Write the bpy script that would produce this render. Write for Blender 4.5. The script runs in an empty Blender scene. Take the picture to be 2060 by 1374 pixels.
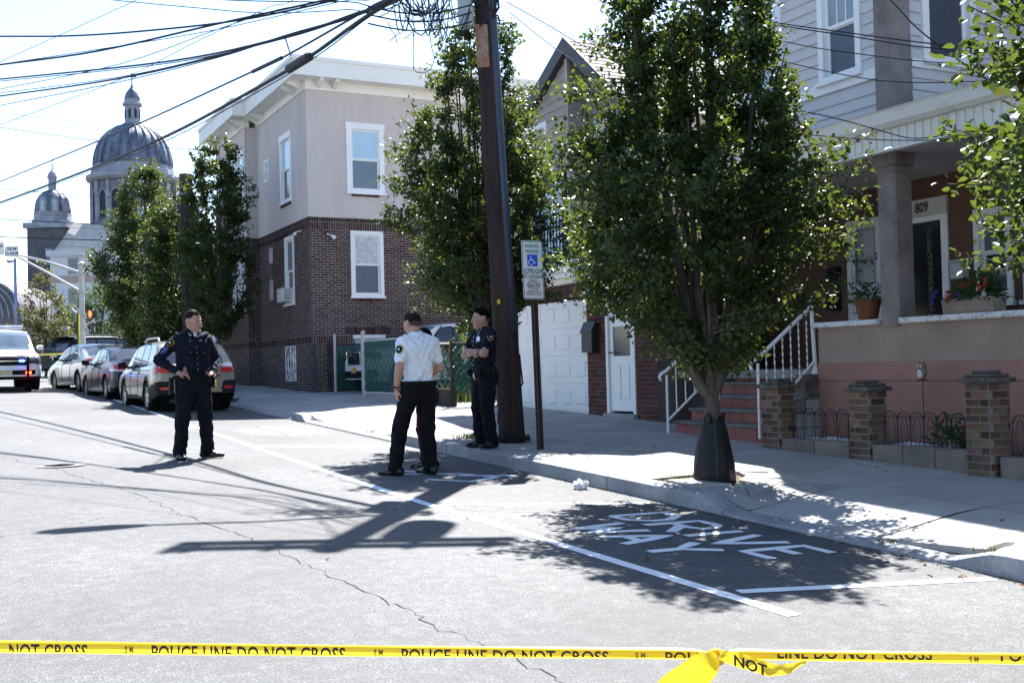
import bpy, bmesh, math, random, colorsys
import numpy as np
from mathutils import Vector, Matrix
SC = bpy.context.scene
COL = SC.collection
R = math.radians
random.seed(4); rng = np.random.default_rng(7)
# ------------------------------------------------------------------ camera, sky, sun, exposure
# X = right (towards the houses), Y = along the street, Z = up.  The street climbs 3 % away from the camera.
YAW, PITCH, ROLL, EYE = R(27.3), R(1.23), R(-1.4), 1.55
cam = bpy.data.cameras.new('camera'); cam.lens = 2228/2060*36; cam.sensor_width = 36
cam.clip_start = .1; cam.clip_end = 3000
camo = bpy.data.objects.new('camera', cam); COL.objects.link(camo)
camo.matrix_world = Matrix.Translation((0, 0, EYE)) @ Matrix.Rotation(-YAW, 4, 'Z') @ Matrix.Rotation(math.pi/2+PITCH, 4, 'X') @ Matrix.Rotation(ROLL, 4, 'Z')
SC.camera = camo
SUN_EL, SUN_AZ = R(52), R(35.4)     # azimuth measured from +Y towards +X
w = bpy.data.worlds.new('World'); SC.world = w; w.use_nodes = True
nt = w.node_tree; bg = nt.nodes['Background']
sky = nt.nodes.new('ShaderNodeTexSky'); sky.sky_type = 'NISHITA'; sky.sun_disc = False
sky.sun_elevation = SUN_EL; sky.sun_rotation = SUN_AZ; sky.altitude = 10; sky.air_density = 1.0; sky.dust_density = .5; sky.ozone_density = 2.5
nt.links.new(sky.outputs[0], bg.inputs[0]); bg.inputs[1].default_value = .066
sun = bpy.data.lights.new('sun', 'SUN'); sun.energy = 4.5; sun.angle = R(.5); sun.color = (1, .975, .94)
suno = bpy.data.objects.new('sun', sun); COL.objects.link(suno)
sdir = Vector((math.sin(SUN_AZ)*math.cos(SUN_EL), math.cos(SUN_AZ)*math.cos(SUN_EL), math.sin(SUN_EL)))
suno.rotation_euler = sdir.to_track_quat('Z', 'Y').to_euler(); suno.location = (0, 0, 30)
SC.view_settings.view_transform = 'Standard'; SC.view_settings.look = 'None'
SC.view_settings.exposure = 2.28; SC.view_settings.gamma = 1

# ------------------------------------------------------------------ helpers
def tag(o, label=None, cat=None, group=None, kind=None):
    if label: o['label'] = label
    if cat: o['category'] = cat
    if group: o['group'] = group
    if kind: o['kind'] = kind
    return o
def thing(name, label, cat, loc=(0, 0, 0), rz=0, group=None, kind=None):
    o = bpy.data.objects.new(name, None); COL.objects.link(o); o.empty_display_size = .2
    o.location = loc; o.rotation_euler = (0, 0, rz)
    return tag(o, label, cat, group, kind)
def adopt(o, parent, local=False):
    """parent a world-space mesh (or, with local, a mesh in the parent's own frame)"""
    if parent is not None:
        o.parent = parent
        if not local and parent.type == 'EMPTY' and parent.parent is None:
            o.matrix_parent_inverse = Matrix.LocRotScale(parent.location, parent.rotation_euler, None).inverted()
def obj(name, me, parent=None, local=False):
    o = bpy.data.objects.new(name, me); COL.objects.link(o); adopt(o, parent, local); return o
def V3(*a): return Vector(a)
class MB:
    def __init__(s): s.v = []; s.f = []; s.mi = []; s.m = 0
    def add(s, vs, fs):
        n = len(s.v); s.v += [tuple(v) for v in vs]
        for f in fs: s.f.append(tuple(i+n for i in f)); s.mi.append(s.m)
        return s
    def box(s, x0, x1, y0, y1, z0, z1):
        return s.add([(x0,y0,z0),(x1,y0,z0),(x1,y1,z0),(x0,y1,z0),(x0,y0,z1),(x1,y0,z1),(x1,y1,z1),(x0,y1,z1)],
                     [(0,3,2,1),(4,5,6,7),(0,1,5,4),(1,2,6,5),(2,3,7,6),(3,0,4,7)])
    def obox(s, c, ax, ay, az):
        c, ax, ay, az = map(Vector, (c, ax, ay, az)); vs = []
        for k in (-1, 1):
            for i, j in ((-1,-1),(1,-1),(1,1),(-1,1)): vs.append(c+ax*i+ay*j+az*k)
        return s.add(vs, [(0,3,2,1),(4,5,6,7),(0,1,5,4),(1,2,6,5),(2,3,7,6),(3,0,4,7)])
    def tube(s, pts, r, n=8, cap=True, flat=1.0):
        pts = [Vector(p) for p in pts]
        rs = r if hasattr(r, '__len__') else [r]*len(pts)
        up = None; vs = []; fs = []
        for i, p in enumerate(pts):
            t = (pts[min(i+1, len(pts)-1)]-pts[max(i-1, 0)]).normalized()
            if up is None: up = Vector((0,0,1)) if abs(t.z) < .9 else Vector((1,0,0))
            a = t.cross(up).normalized(); b = a.cross(t).normalized(); up = b
            for k in range(n):
                th = 2*math.pi*k/n
                vs.append(p+(a*math.cos(th)+b*math.sin(th)*flat)*rs[i])
        for i in range(len(pts)-1):
            for k in range(n):
                fs.append((i*n+k, i*n+(k+1)%n, (i+1)*n+(k+1)%n, (i+1)*n+k))
        if cap:
            fs.append(tuple(range(n))[::-1]); fs.append(tuple(range((len(pts)-1)*n, len(pts)*n)))
        return s.add(vs, fs)
    def lathe(s, prof, c=(0,0,0), n=16, ax='z', cap=True):
        vs = []; fs = []
        for r, h in prof:
            for k in range(n):
                th = 2*math.pi*k/n; a, b = r*math.cos(th), r*math.sin(th)
                p = (a, b, h) if ax == 'z' else ((h, a, b) if ax == 'x' else (b, h, a))
                vs.append((p[0]+c[0], p[1]+c[1], p[2]+c[2]))
        for i in range(len(prof)-1):
            for k in range(n): fs.append((i*n+k, i*n+(k+1)%n, (i+1)*n+(k+1)%n, (i+1)*n+k))
        if cap: fs.append(tuple(range(n))[::-1]); fs.append(tuple(range((len(prof)-1)*n, len(prof)*n)))
        return s.add(vs, fs)
    def prism(s, poly, fn, d0, d1):
        """poly: list of (a,b); fn(a,b,d) -> xyz"""
        n = len(poly); vs = [fn(a, b, d0) for a, b in poly]+[fn(a, b, d1) for a, b in poly]
        fs = [tuple(range(n))[::-1], tuple(range(n, 2*n))]
        for i in range(n): fs.append((i, (i+1)%n, n+(i+1)%n, n+i))
        return s.add(vs, fs)
    def grid(s, fn, us, vs_):
        nu, nv = len(us), len(vs_); vs = [fn(u, v) for u in us for v in vs_]
        return s.add(vs, [(i*nv+j, (i+1)*nv+j, (i+1)*nv+j+1, i*nv+j+1) for i in range(nu-1) for j in range(nv-1)])
    def mesh(s, name, mats, smooth=False, fix=True):
        me = bpy.data.meshes.new(name); me.from_pydata(s.v, [], s.f)
        mats = mats if isinstance(mats, (list, tuple)) else [mats]
        for m in mats: me.materials.append(m)
        if len(mats) > 1: me.polygons.foreach_set('material_index', s.mi)
        if fix:
            bm = bmesh.new(); bm.from_mesh(me); bmesh.ops.recalc_face_normals(bm, faces=bm.faces); bm.to_mesh(me); bm.free()
        if smooth: me.polygons.foreach_set('use_smooth', [True]*len(me.polygons))
        me.update(); return me
    def build(s, name, mats, parent=None, smooth=False, local=False, fix=True, bevel=0):
        me = s.mesh(name, mats, smooth, fix)
        if bevel:
            bm = bmesh.new(); bm.from_mesh(me)
            bmesh.ops.bevel(bm, geom=bm.edges[:], offset=bevel, segments=1, affect='EDGES', clamp_overlap=True)
            bm.to_mesh(me); bm.free()
        return obj(name, me, parent, local)
def Bx(name, m, parent, *b, bevel=0, local=False): return MB().box(*b).build(name, m, parent, bevel=bevel, local=local)

# ------------------------------------------------------------------ procedural materials
MATS = {}
def mat(name, c, rough=.8, var=.15, scale=3., fine=40., bump=.0, bdist=.004, metal=0., spec=.5, c2=None, isl=0., stretch=None, emit=None, coat=0., ramp=(.35, .65), alpha=None, wear=None):
    """base colour c, drifting to c2 (or darker c) by two noises; isl = variation from piece to piece"""
    if name in MATS: return MATS[name]
    if rough >= .6 and spec == .5: spec = .16
    m = bpy.data.materials.new(name); m.use_nodes = True; t = m.node_tree; N = t.nodes; L = t.links
    b = N['Principled BSDF']; b.inputs['Roughness'].default_value = rough; b.inputs['Metallic'].default_value = metal
    b.inputs['Specular IOR Level'].default_value = spec; b.inputs['Coat Weight'].default_value = coat; b.inputs['Coat Roughness'].default_value = .05
    tc = N.new('ShaderNodeTexCoord'); co = tc.outputs['Object']
    if stretch:
        mp = N.new('ShaderNodeMapping'); mp.inputs['Scale'].default_value = stretch; L.new(co, mp.inputs[0]); co = mp.outputs[0]
    n1 = N.new('ShaderNodeTexNoise'); n1.inputs['Scale'].default_value = scale; n1.inputs['Detail'].default_value = 5; n1.inputs['Roughness'].default_value = .6
    n2 = N.new('ShaderNodeTexNoise'); n2.inputs['Scale'].default_value = fine; n2.inputs['Detail'].default_value = 3
    L.new(co, n1.inputs[0]); L.new(co, n2.inputs[0])
    if c2 is None: c2 = tuple(x*(1-2*var) for x in c); c = tuple(min(1, x*(1+var*.6)) for x in c)
    mm = N.new('ShaderNodeMath'); mm.operation = 'MULTIPLY_ADD'; mm.inputs[1].default_value = .35
    L.new(n2.outputs[0], mm.inputs[0]); 
    m2 = N.new('ShaderNodeMath'); m2.operation = 'MULTIPLY'; m2.inputs[1].default_value = .65; L.new(n1.outputs[0], m2.inputs[0]); L.new(m2.outputs[0], mm.inputs[2])
    rp = N.new('ShaderNodeValToRGB'); rp.color_ramp.elements[0].position, rp.color_ramp.elements[1].position = ramp
    rp.color_ramp.elements[0].color = (*c2, 1); rp.color_ramp.elements[1].color = (*c, 1)
    L.new(mm.outputs[0], rp.inputs[0]); out = rp.outputs[0]
    if isl:
        ge = N.new('ShaderNodeNewGeometry'); oi = N.new('ShaderNodeObjectInfo'); ad = N.new('ShaderNodeMath'); ad.operation = 'ADD'
        fr = N.new('ShaderNodeMath'); fr.operation = 'FRACT'; L.new(ge.outputs['Random Per Island'], ad.inputs[0]); L.new(oi.outputs['Random'], ad.inputs[1]); L.new(ad.outputs[0], fr.inputs[0])
        mr = N.new('ShaderNodeMapRange'); mr.inputs[3].default_value = 1-isl; mr.inputs[4].default_value = 1+isl*.7; L.new(fr.outputs[0], mr.inputs[0])
        hs = N.new('ShaderNodeHueSaturation'); L.new(out, hs.inputs['Color']); L.new(mr.outputs[0], hs.inputs['Value'])
        f2 = N.new('ShaderNodeMath'); f2.operation = 'MULTIPLY'; f2.inputs[1].default_value = 7.31; L.new(fr.outputs[0], f2.inputs[0])
        f3 = N.new('ShaderNodeMath'); f3.operation = 'FRACT'; L.new(f2.outputs[0], f3.inputs[0])
        m3 = N.new('ShaderNodeMapRange'); m3.inputs[3].default_value = .5-isl*.06; m3.inputs[4].default_value = .5+isl*.06; L.new(f3.outputs[0], m3.inputs[0]); L.new(m3.outputs[0], hs.inputs['Hue'])
        out = hs.outputs[0]
    L.new(out, b.inputs['Base Color'])
    if bump:
        bp = N.new('ShaderNodeBump'); bp.inputs['Strength'].default_value = bump; bp.inputs['Distance'].default_value = bdist
        L.new(n2.outputs[0], bp.inputs['Height']); L.new(bp.outputs[0], b.inputs['Normal'])
    if emit:
        b.inputs['Emission Color'].default_value = (*emit[0], 1); b.inputs['Emission Strength'].default_value = emit[1]
    m['nodes'] = 1; MATS[name] = m; return m
def srgb(r, g, b):
    f = lambda c: (c/255/12.92) if c/255 <= .04045 else ((c/255+.055)/1.055)**2.4
    return (f(r), f(g), f(b))

# ------------------------------------------------------------------ the lie of the land
KX = 6.12
def sstep(a, b, x):
    t = min(1, max(0, (x-a)/(b-a))); return t*t*(3-2*t)
def zroad(X, Y):
    a = abs(X-.8); y = Y if Y < 62 else 62+(Y-62)*.2
    return .03*y-.055+.025*(5.32-math.sqrt(a*a+.6) if a < 40 else -34.6)
def kerb_h(Y):
    h = .15
    for a, b, r in ((5.55, 7.75, .55), (15.9, 20.5, .35), (21.5, 27.3, .3)):
        h = min(h, .15-.125*min(sstep(a-r, a, Y), 1-sstep(b, b+r, Y)))
    return h
def zwalk(X, Y):
    t = sstep(KX, KX+1.4, X)
    return zroad(KX, Y)+kerb_h(Y)*(1-t)+.145*t+.018*max(0, min(X, 14)-KX)
def zground(X, Y): return zroad(X, Y) if X < KX else zwalk(X, Y)
# ------------------------------------------------------------------ ground, road, kerb, sidewalk
def asphalt(name, lo, hi):
    m = bpy.data.materials.new(name); m.use_nodes = True; t = m.node_tree; N = t.nodes; L = t.links; b = N['Principled BSDF']
    b.inputs['Roughness'].default_value = .82; b.inputs['Specular IOR Level'].default_value = .35
    tc = N.new('ShaderNodeTexCoord')
    def noise(sc, det, r=.55):
        n = N.new('ShaderNodeTexNoise'); n.inputs['Scale'].default_value = sc; n.inputs['Detail'].default_value = det; n.inputs['Roughness'].default_value = r
        L.new(tc.outputs['Object'], n.inputs[0]); return n
    big = noise(.35, 4); mid = noise(9, 4, .7); grit = noise(95, 2, .7); gr2 = noise(260, 1)
    vo = N.new('ShaderNodeTexVoronoi'); vo.inputs['Scale'].default_value = 130; L.new(tc.outputs['Object'], vo.inputs[0])
    def madd(a, k, c):
        x = N.new('ShaderNodeMath'); x.operation = 'MULTIPLY_ADD'; x.inputs[1].default_value = k; L.new(a, x.inputs[0])
        if isinstance(c, float): x.inputs[2].default_value = c
        else: L.new(c, x.inputs[2])
        return x.outputs[0]
    h = madd(grit.outputs[0], .75, madd(gr2.outputs[0], .45, madd(vo.outputs['Distance'], -.35, madd(mid.outputs[0], .35, madd(big.outputs[0], .40, -.59)))))
    rp = N.new('ShaderNodeValToRGB'); e = rp.color_ramp.elements
    e[0].position = .18; e[0].color = (*[x*.33 for x in lo], 1); e[1].position = .78; e[1].color = (*hi, 1)
    k = rp.color_ramp.elements.new(.42); k.color = (*lo, 1)
    L.new(h, rp.inputs[0]); L.new(rp.outputs[0], b.inputs['Base Color'])
    bp = N.new('ShaderNodeBump'); bp.inputs['Strength'].default_value = .45; bp.inputs['Distance'].default_value = .006
    L.new(h, bp.inputs['Height']); L.new(bp.outputs[0], b.inputs['Normal']); return m
M_ASPH = asphalt('asphalt', (.158, .159, .164), (.312, .312, .318))
M_CONC = mat('concrete', (.37, .36, .345), .9, c2=(.25, .245, .24), scale=1.3, fine=55, bump=.25, bdist=.003, isl=.10, ramp=(.34, .62))
M_KERB = mat('kerb_concrete', (.33, .33, .34), .9, c2=(.17, .17, .18), scale=2.2, fine=30, bump=.35, bdist=.006, isl=.1, ramp=(.32, .68))
M_DIRT = mat('dirt', (.12, .09, .06), .95, var=.35, scale=8, fine=70, bump=.6, bdist=.02)
M_PAINT = mat('road_paint', (.74, .74, .74), .75, c2=(.36, .36, .37), scale=18, fine=140, bump=.2, ramp=(.28, .42))
M_PBLUE = mat('road_paint_blue', (.58, .67, .77), .75, c2=(.40, .44, .49), scale=16, fine=140, ramp=(.30, .45))
M_TAR = mat('crack_tar', (.035, .035, .037), .9, var=.2)
YS = [-12, -6, -3]+[i*.75 for i in range(-2, 80)]+[62, 66, 70, 80, 95, 120, 160, 220]
XS = [-60, -40, -25, -15, -10, -6, -4, -3, -2, -1.2, -.6, 0, .4, .8, 1.2, 1.8, 2.5, 3.2, 4, 4.8, 5.5, KX]
road = MB().grid(lambda x, y: (x, y, zroad(x, y)), XS, YS).build('road', M_ASPH, fix=False); tag(road, kind='structure')
gnd = MB().grid(lambda x, y: (x, y, zroad(min(x, 60), y)-.35-(0 if abs(x) < 60 else .5)), [-1500, -300, -60, 0, KX-.02, 60, 300, 1500], [-400, -60, -12, 20, 62, 220, 600, 1500]).build('ground', M_DIRT, fix=False); tag(gnd, kind='structure')
cross = MB().grid(lambda x, y: (x, y, zroad(min(x, 40), y)+.0+(.02 if x > KX+.1 else 0)), [KX, KX+.2, 9, 14, 30, 90], [47.5, 50, 54, 58, 62]).build('side_street', M_ASPH, fix=False); tag(cross, kind='structure')
# sidewalk: bedding sheet + single slabs with open joints
walk = MB().grid(lambda x, y: (x, y, zwalk(x, y)-.022), [KX+.14, 7, 8, 9, 10.4, 12, 14, 22], [-12, -3]+[i*.4 for i in range(-7, 119)]).build('sidewalk', mat('joint_sand', (.07, .065, .06), .95, var=.3), fix=False); tag(walk, kind='structure')
slab_rows = [-4.2]
while slab_rows[-1] < 46: slab_rows.append(slab_rows[-1]+random.choice((1.5, 1.5, 1.52, 1.48)))
cols = (KX+.2, 7.55, 8.8, 10.12)
for i in range(len(slab_rows)-1):
    y0, y1 = slab_rows[i]+.012, slab_rows[i+1]-.012
    for j in range(3):
        if y0 > 30 and j > 0 and False: continue
        x0, x1 = cols[j]+.011, cols[j+1]-.011
        dz = random.uniform(-.004, .004)
        if j == 0 and (abs((y0+y1)/2-8.95) < .76): PIT = (y0, y1); continue          # broken slab round the near tree
        m = MB(); ny = 5
        f = lambda x, y: (x, y, zwalk(x, y)+dz)
        xs = [x0+(x1-x0)*k/4 for k in range(5)]; ys = [y0+(y1-y0)*k/ny for k in range(ny+1)]
        m.grid(f, xs, ys)
        for (a, b) in (((x0, y0), (x1, y0)), ((x1, y0), (x1, y1)), ((x1, y1), (x0, y1)), ((x0, y1), (x0, y0))):
            m.add([(*a, zwalk(*a)+dz), (*b, zwalk(*b)+dz), (*b, zwalk(*b)-.05), (*a, zwalk(*a)-.05)], [(0, 1, 2, 3)])
        m.build('slab', M_CONC, walk, fix=False)
# driveway pavement behind the gate and beside the brick house
drv = MB().grid(lambda x, y: (x, y, zwalk(10.1, y)-.01), [10.12, 13, 17, 24], [20.6, 23, 25, 27.6]).build('driveway', mat('driveway_asphalt', (.09, .09, .095), .9, var=.25, scale=2), fix=False); tag(drv, kind='structure')
# kerb: stones 2 m long, rounded arris, lowered at the driveways
kerb = thing('kerb', None, None, (KX, 0, 0), kind='structure')
y = -6.0
while y < 46:
    y1 = y+random.choice((1.9, 2.0, 2.1)); n = 14; m = MB(); prof = []
    ys = [y+.008+(y1-y-.016)*k/n for k in range(n+1)]
    def sec(t):
        z0 = zroad(KX, t); h = kerb_h(t); r = min(.035, h*.6)
        return [(KX-.002, t, z0-.06), (KX+.01, t, z0+h-r), (KX+.018, t, z0+h-r*.35), (KX+.05, t, z0+h-.002), (KX+.19, t, zwalk(KX+.19, t)+.002), (KX+.19, t, z0-.06)]
    vs = []; fs = []
    for t in ys: vs += sec(t)
    for i in range(n):
        for k in range(5): fs.append((i*6+k, i*6+k+1, i*6+k+7, i*6+k+6))
    fs += [(5, 4, 3, 2, 1, 0), tuple(n*6+k for k in range(6))]
    m.add(vs, fs).build('kerb_stone', M_KERB, kerb, smooth=False)
    y = y1
# painted markings, 4 mm sheets following the road
def ribbon(name, pts, wd, m, parent=road, dz=.004, ragged=0.):
    b = MB(); vs = []; P = [Vector((p[0], p[1], 0)) for p in pts]
    Q = []
    for i in range(len(P)-1):
        n = max(1, int((P[i+1]-P[i]).length/.12))
        Q += [P[i].lerp(P[i+1], k/n) for k in range(n)]
    Q.append(P[-1])
    for i, p in enumerate(Q):
        t = (Q[min(i+1, len(Q)-1)]-Q[max(i-1, 0)]).normalized(); nn = Vector((-t.y, t.x, 0))
        wl = wd*.5*(1+random.uniform(-ragged, ragged)); wr = wd*.5*(1+random.uniform(-ragged, ragged))
        for q in (p+nn*wl, p-nn*wr): vs.append((q.x, q.y, zroad(q.x, q.y)+dz))
    return b.add(vs, [(2*i, 2*i+1, 2*i+3, 2*i+2) for i in range(len(Q)-1)]).build(name, m, parent, fix=False)
ribbon('parking_line', [(4.16, 4.75), (4.08, 7.06), (4.02, 9.0)], .105, M_PAINT, ragged=.06)
ribbon('parking_line', [(4.02, 9.0), (3.99, 9.5), (3.97, 12), (3.96, 14.3)], .105, M_PBLUE, ragged=.05)
ribbon('parking_line', [(3.96, 14.3), (4.0, 22), (4.0, 34)], .1, M_PAINT, ragged=.08)
ribbon('bay_line', [(4.26, 5.36), (6.02, 4.98)], .10, M_PAINT, ragged=.07)
ribbon('bay_line', [(4.10, 9.42), (5.96, 8.78)], .10, M_PAINT, ragged=.07)
ribbon('bay_line', [(4.02, 15.9), (5.85, 15.2)], .10, M_PAINT, ragged=.07)
# blue accessible-bay figure under the officers' feet
for pts in ([(4.6, 11.9), (5.3, 11.65), (5.55, 11.2), (5.1, 10.95), (4.75, 11.3)], [(4.75, 12.3), (5.0, 11.8)], [(5.2, 11.5), (5.85, 11.25)]): ribbon('parking_symbol', pts, .09, M_PBLUE, ragged=.1)
# hand-painted DRIVE WAY: letters read from the road, line running towards the camera
STROKE = {'D': [[(0, 0), (0, 1), (.45, .95), (.72, .65), (.72, .35), (.45, .05), (0, 0)]], 'R': [[(0, 0), (0, 1), (.5, 1), (.7, .8), (.7, .62), (.5, .48), (0, .48)], [(.3, .48), (.75, 0)]],
 'I': [[(.1, 0), (.1, 1)]], 'V': [[(0, 1), (.36, 0), (.72, 1)]], 'E': [[(.62, 0), (0, 0), (0, 1), (.62, 1)], [(0, .52), (.5, .52)]],
 'W': [[(0, 1), (.2, 0), (.42, .7), (.64, 0), (.84, 1)]], 'A': [[(0, 0), (.36, 1), (.72, 0)], [(.14, .36), (.58, .36)]], 'Y': [[(0, 1), (.36, .48), (.72, 1)], [(.36, .48), (.36, 0)]]}
def roadword(word, x0, y0, hv, wu, gap, skew, wd=.085):
    a = 0
    for ch in word:
        for st in STROKE[ch]:
            ribbon('painted_letter', [(x0+q*hv+skew*(a+p*wu), y0-(a+p*wu)) for p, q in st], wd, M_PAINT, ragged=.1, dz=.004+.0006*random.random())
        a += (.26 if ch == 'I' else .8)*wu+gap
roadword('DRIVE', 5.17, 8.22, .56, .50, .12, -.005, .095)
roadword('WAY', 4.52, 7.86, .54, .47, .13, -.005, .095)
# faded letters in the far driveway bay
# grit and dry debris collected along the gutter
gb = MB(); gr = random.Random(77)
for k in range(1500):
    y_ = 3.5+gr.random()**1.6*18; x_ = KX-.01-abs(gr.gauss(0, .06)); r_ = gr.uniform(.003, .011); a_ = gr.uniform(0, 3.14); z_ = zroad(x_, y_)+.003
    gb.add([(x_+r_*math.cos(a_), y_+r_*math.sin(a_), z_), (x_-r_*math.sin(a_)*.6, y_+r_*math.cos(a_)*.6, z_+.004), (x_-r_*math.cos(a_), y_-r_*math.sin(a_), z_+.001), (x_+r_*math.sin(a_)*.6, y_-r_*math.cos(a_)*.6, z_+r_*.5)], [(0, 1, 2, 3)])
tag(gb.build('gutter_debris', mat('debris', (.09, .065, .045), .95, var=.5, scale=20, isl=.5), fix=False), 'fine dark grit and leaf crumbs along the gutter', 'debris', kind='stuff')
roadword('DRIVE', 5.05, 19.6, .5, .5, .12, 0, .06); roadword('WAY', 4.45, 19.1, .48, .5, .12, 0, .06)
# the long crack and a few short ones
def crack(pts, wd):
    P = []
    for i in range(len(pts)-1):
        for k in range(14):
            t = k/14; P.append((pts[i][0]*(1-t)+pts[i+1][0]*t+random.gauss(0, .02), pts[i][1]*(1-t)+pts[i+1][1]*t+random.gauss(0, .03)))
    ribbon('crack', P, wd, M_TAR, ragged=.95, dz=.003)
CR = [(-.9, 20.6), (.2, 17.5), (1.15, 14.1), (1.42, 12.6), (1.7, 11.2), (1.85, 9.7), (2.05, 8.4), (2.15, 7.2), (2.24, 6.2), (2.30, 5.3), (2.42, 4.2), (2.5, 3.4)]
crack(CR, .0065)
crack([(1.2, 9.9), (.8, 9.5), (.2, 9.2)], .004)
# manhole cover
mh = (1.25, 14.3); b = MB(); b.lathe([(.02, 0), (.3, 0), (.3, .003), (.02, .003)], (mh[0], mh[1], zroad(*mh)), 28)
mho = b.build('manhole_cover', mat('cast_iron', (.17, .17, .172), .8, var=.2, scale=30, metal=.4)); tag(mho, 'flat round iron cover in the roadway where the long crack passes', 'manhole cover')
for q in range(3): MB().lathe([(.08+q*.08, .003), (.095+q*.08, .003), (.095+q*.08, .0045), (.08+q*.08, .0045)], (mh[0], mh[1], zroad(*mh)), 24).build('cover_ring', MATS['cast_iron'], mho)
# stains and repaired patches of the road are flat colour; litter and leaves are things
for i, (x, y) in enumerate([(5.9, 9.95)]):
    bm = bmesh.new(); bmesh.ops.create_icosphere(bm, subdivisions=3, radius=.07)
    for v in bm.verts:
        v.co *= 1+.35*math.sin(v.co.x*70+v.co.z*40)*math.cos(v.co.y*60)+random.uniform(-.1, .1); v.co.z *= .75
    me = bpy.data.meshes.new('crumpled_paper'); bm.to_mesh(me); bm.free(); me.materials.append(mat('white_paper', (.8, .8, .8), .8, var=.05))
    o = obj('crumpled_paper', me); o.location = (x, y, zroad(x, y)+.045); tag(o, 'crumpled white paper lying in the gutter against the kerb', 'litter')
# ------------------------------------------------------------------ building kit: axis-aligned wall planes
class PL:
    """'x': wall at X=pos looking to -X, a runs along Y.  'y': wall at Y=pos looking to -Y, a runs along X."""
    def __init__(s, ax, pos): s.ax = ax; s.p = pos
    def P(s, a, z, n=0): return (s.p-n, a, z) if s.ax == 'x' else (a, s.p-n, z)
    def box(s, mb, a0, a1, z0, z1, n0, n1):
        p, q = s.P(a0, z0, n0), s.P(a1, z1, n1)
        return mb.box(min(p[0], q[0]), max(p[0], q[0]), min(p[1], q[1]), max(p[1], q[1]), z0, z1)
    def B(s, name, m, parent, a0, a1, z0, z1, n0, n1, bevel=0): return s.box(MB(), a0, a1, z0, z1, n0, n1).build(name, m, parent, bevel=bevel)
def wall(pl, name, m, parent, a0, a1, z0, z1, holes=(), depth=.14):
    As = sorted({a0, a1, *[h[0] for h in holes], *[h[1] for h in holes]}); Zs = sorted({z0, z1, *[h[2] for h in holes], *[h[3] for h in holes]})
    As = [a for a in As if a0 <= a <= a1]; Zs = [z for z in Zs if z0 <= z <= z1]
    b = MB()
    for i in range(len(As)-1):
        for j in range(len(Zs)-1):
            ca, cz = (As[i]+As[i+1])/2, (Zs[j]+Zs[j+1])/2
            if any(h[0] < ca < h[1] and h[2] < cz < h[3] for h in holes): continue
            b.add([pl.P(As[i], Zs[j]), pl.P(As[i+1], Zs[j]), pl.P(As[i+1], Zs[j+1]), pl.P(As[i], Zs[j+1])], [(0, 1, 2, 3)])
    for h in [h for h in holes if h[0] >= a0 and h[1] <= a1 and h[2] >= z0-.01 and h[3] <= z1+.01]:
        c = [(h[0], h[2]), (h[1], h[2]), (h[1], h[3]), (h[0], h[3])]
        for k in range(4):
            p, q = c[k], c[(k+1) % 4]
            b.add([pl.P(*p), pl.P(*q), pl.P(*q, -depth), pl.P(*p, -depth)], [(0, 1, 2, 3)])
    return b.build(name, m, parent, fix=False)
M_GLASS = mat('window_glass', (.035, .045, .06), .06, var=.1, spec=.9)
M_GLSKY = mat('window_glass_sky_blind', (.42, .58, .72), .12, var=.06, spec=.6, scale=1.2)  # pale blue blind, the sky's reflection painted into the pane colour
M_SCREEN = mat('insect_screen', (.10, .13, .17), .5, var=.1, scale=2, fine=300, spec=.4)
M_WHITE = mat('white_trim', (.80, .80, .80), .5, var=.05, scale=2)
M_CURT = mat('lace_curtain', (.60, .60, .62), .8, var=.18, scale=9, fine=60)
def window(pl, parent, a0, a1, z0, z1, trim=.1, mid=.5, up=None, lo=None, head=0., proud=.035, sill=True, tm=None, inset=.05, grid=0):
    """double-hung window: the casing is the part, sashes and panes its sub-parts"""
    tm = tm or M_WHITE; b = MB()
    pl.box(b, a0, a0+trim, z0, z1, -inset, proud); pl.box(b, a1-trim, a1, z0, z1, -inset, proud)
    pl.box(b, a0-.02 if head else a0+trim, a1+.02 if head else a1-trim, z1-trim-head, z1+(.002 if head else 0), -inset, proud+(.012 if head else -.002))
    pl.box(b, a0+trim, a1-trim, z0, z0+trim*.6, -inset, proud+.004)
    win = b.build('window', tm, parent)
    i0, i1, j0, j1 = a0+trim, a1-trim, z0+trim*.6, z1-trim-head; zm = j0+(j1-j0)*mid; s = min(.045, trim*.45+.01)
    for k, (k0, k1, n, pm) in enumerate(((j0, zm+.015, -.035, lo or M_SCREEN), (zm-.015, j1, -.012, up or M_GLSKY))):
        f = MB(); pl.box(f, i0, i0+s, k0, k1, n-.03, n); pl.box(f, i1-s, i1, k0, k1, n-.03, n)
        pl.box(f, i0+s, i1-s, k0, k0+s, n-.03, n-.001); pl.box(f, i0+s, i1-s, k1-s, k1, n-.03, n-.001)
        if grid and k == 1:
            for g in range(1, grid): pl.box(f, i0+s+(i1-i0-2*s)*g/grid-.008, i0+s+(i1-i0-2*s)*g/grid+.008, k0+s, k1-s, n-.018, n-.004)
            pl.box(f, i0+s, i1-s, (k0+k1)/2-.008, (k0+k1)/2+.008, n-.018, n-.006)
        f.build('sash', tm, win)
        pl.B('pane', pm, win, i0+s, i1-s, k0+s, k1-s, n-.022, n-.016)
    if sill: pl.B('sill', tm, win, a0-.03, a1+.03, z0-.05, z0+.002, -.03, proud+.05)
    return win
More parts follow.
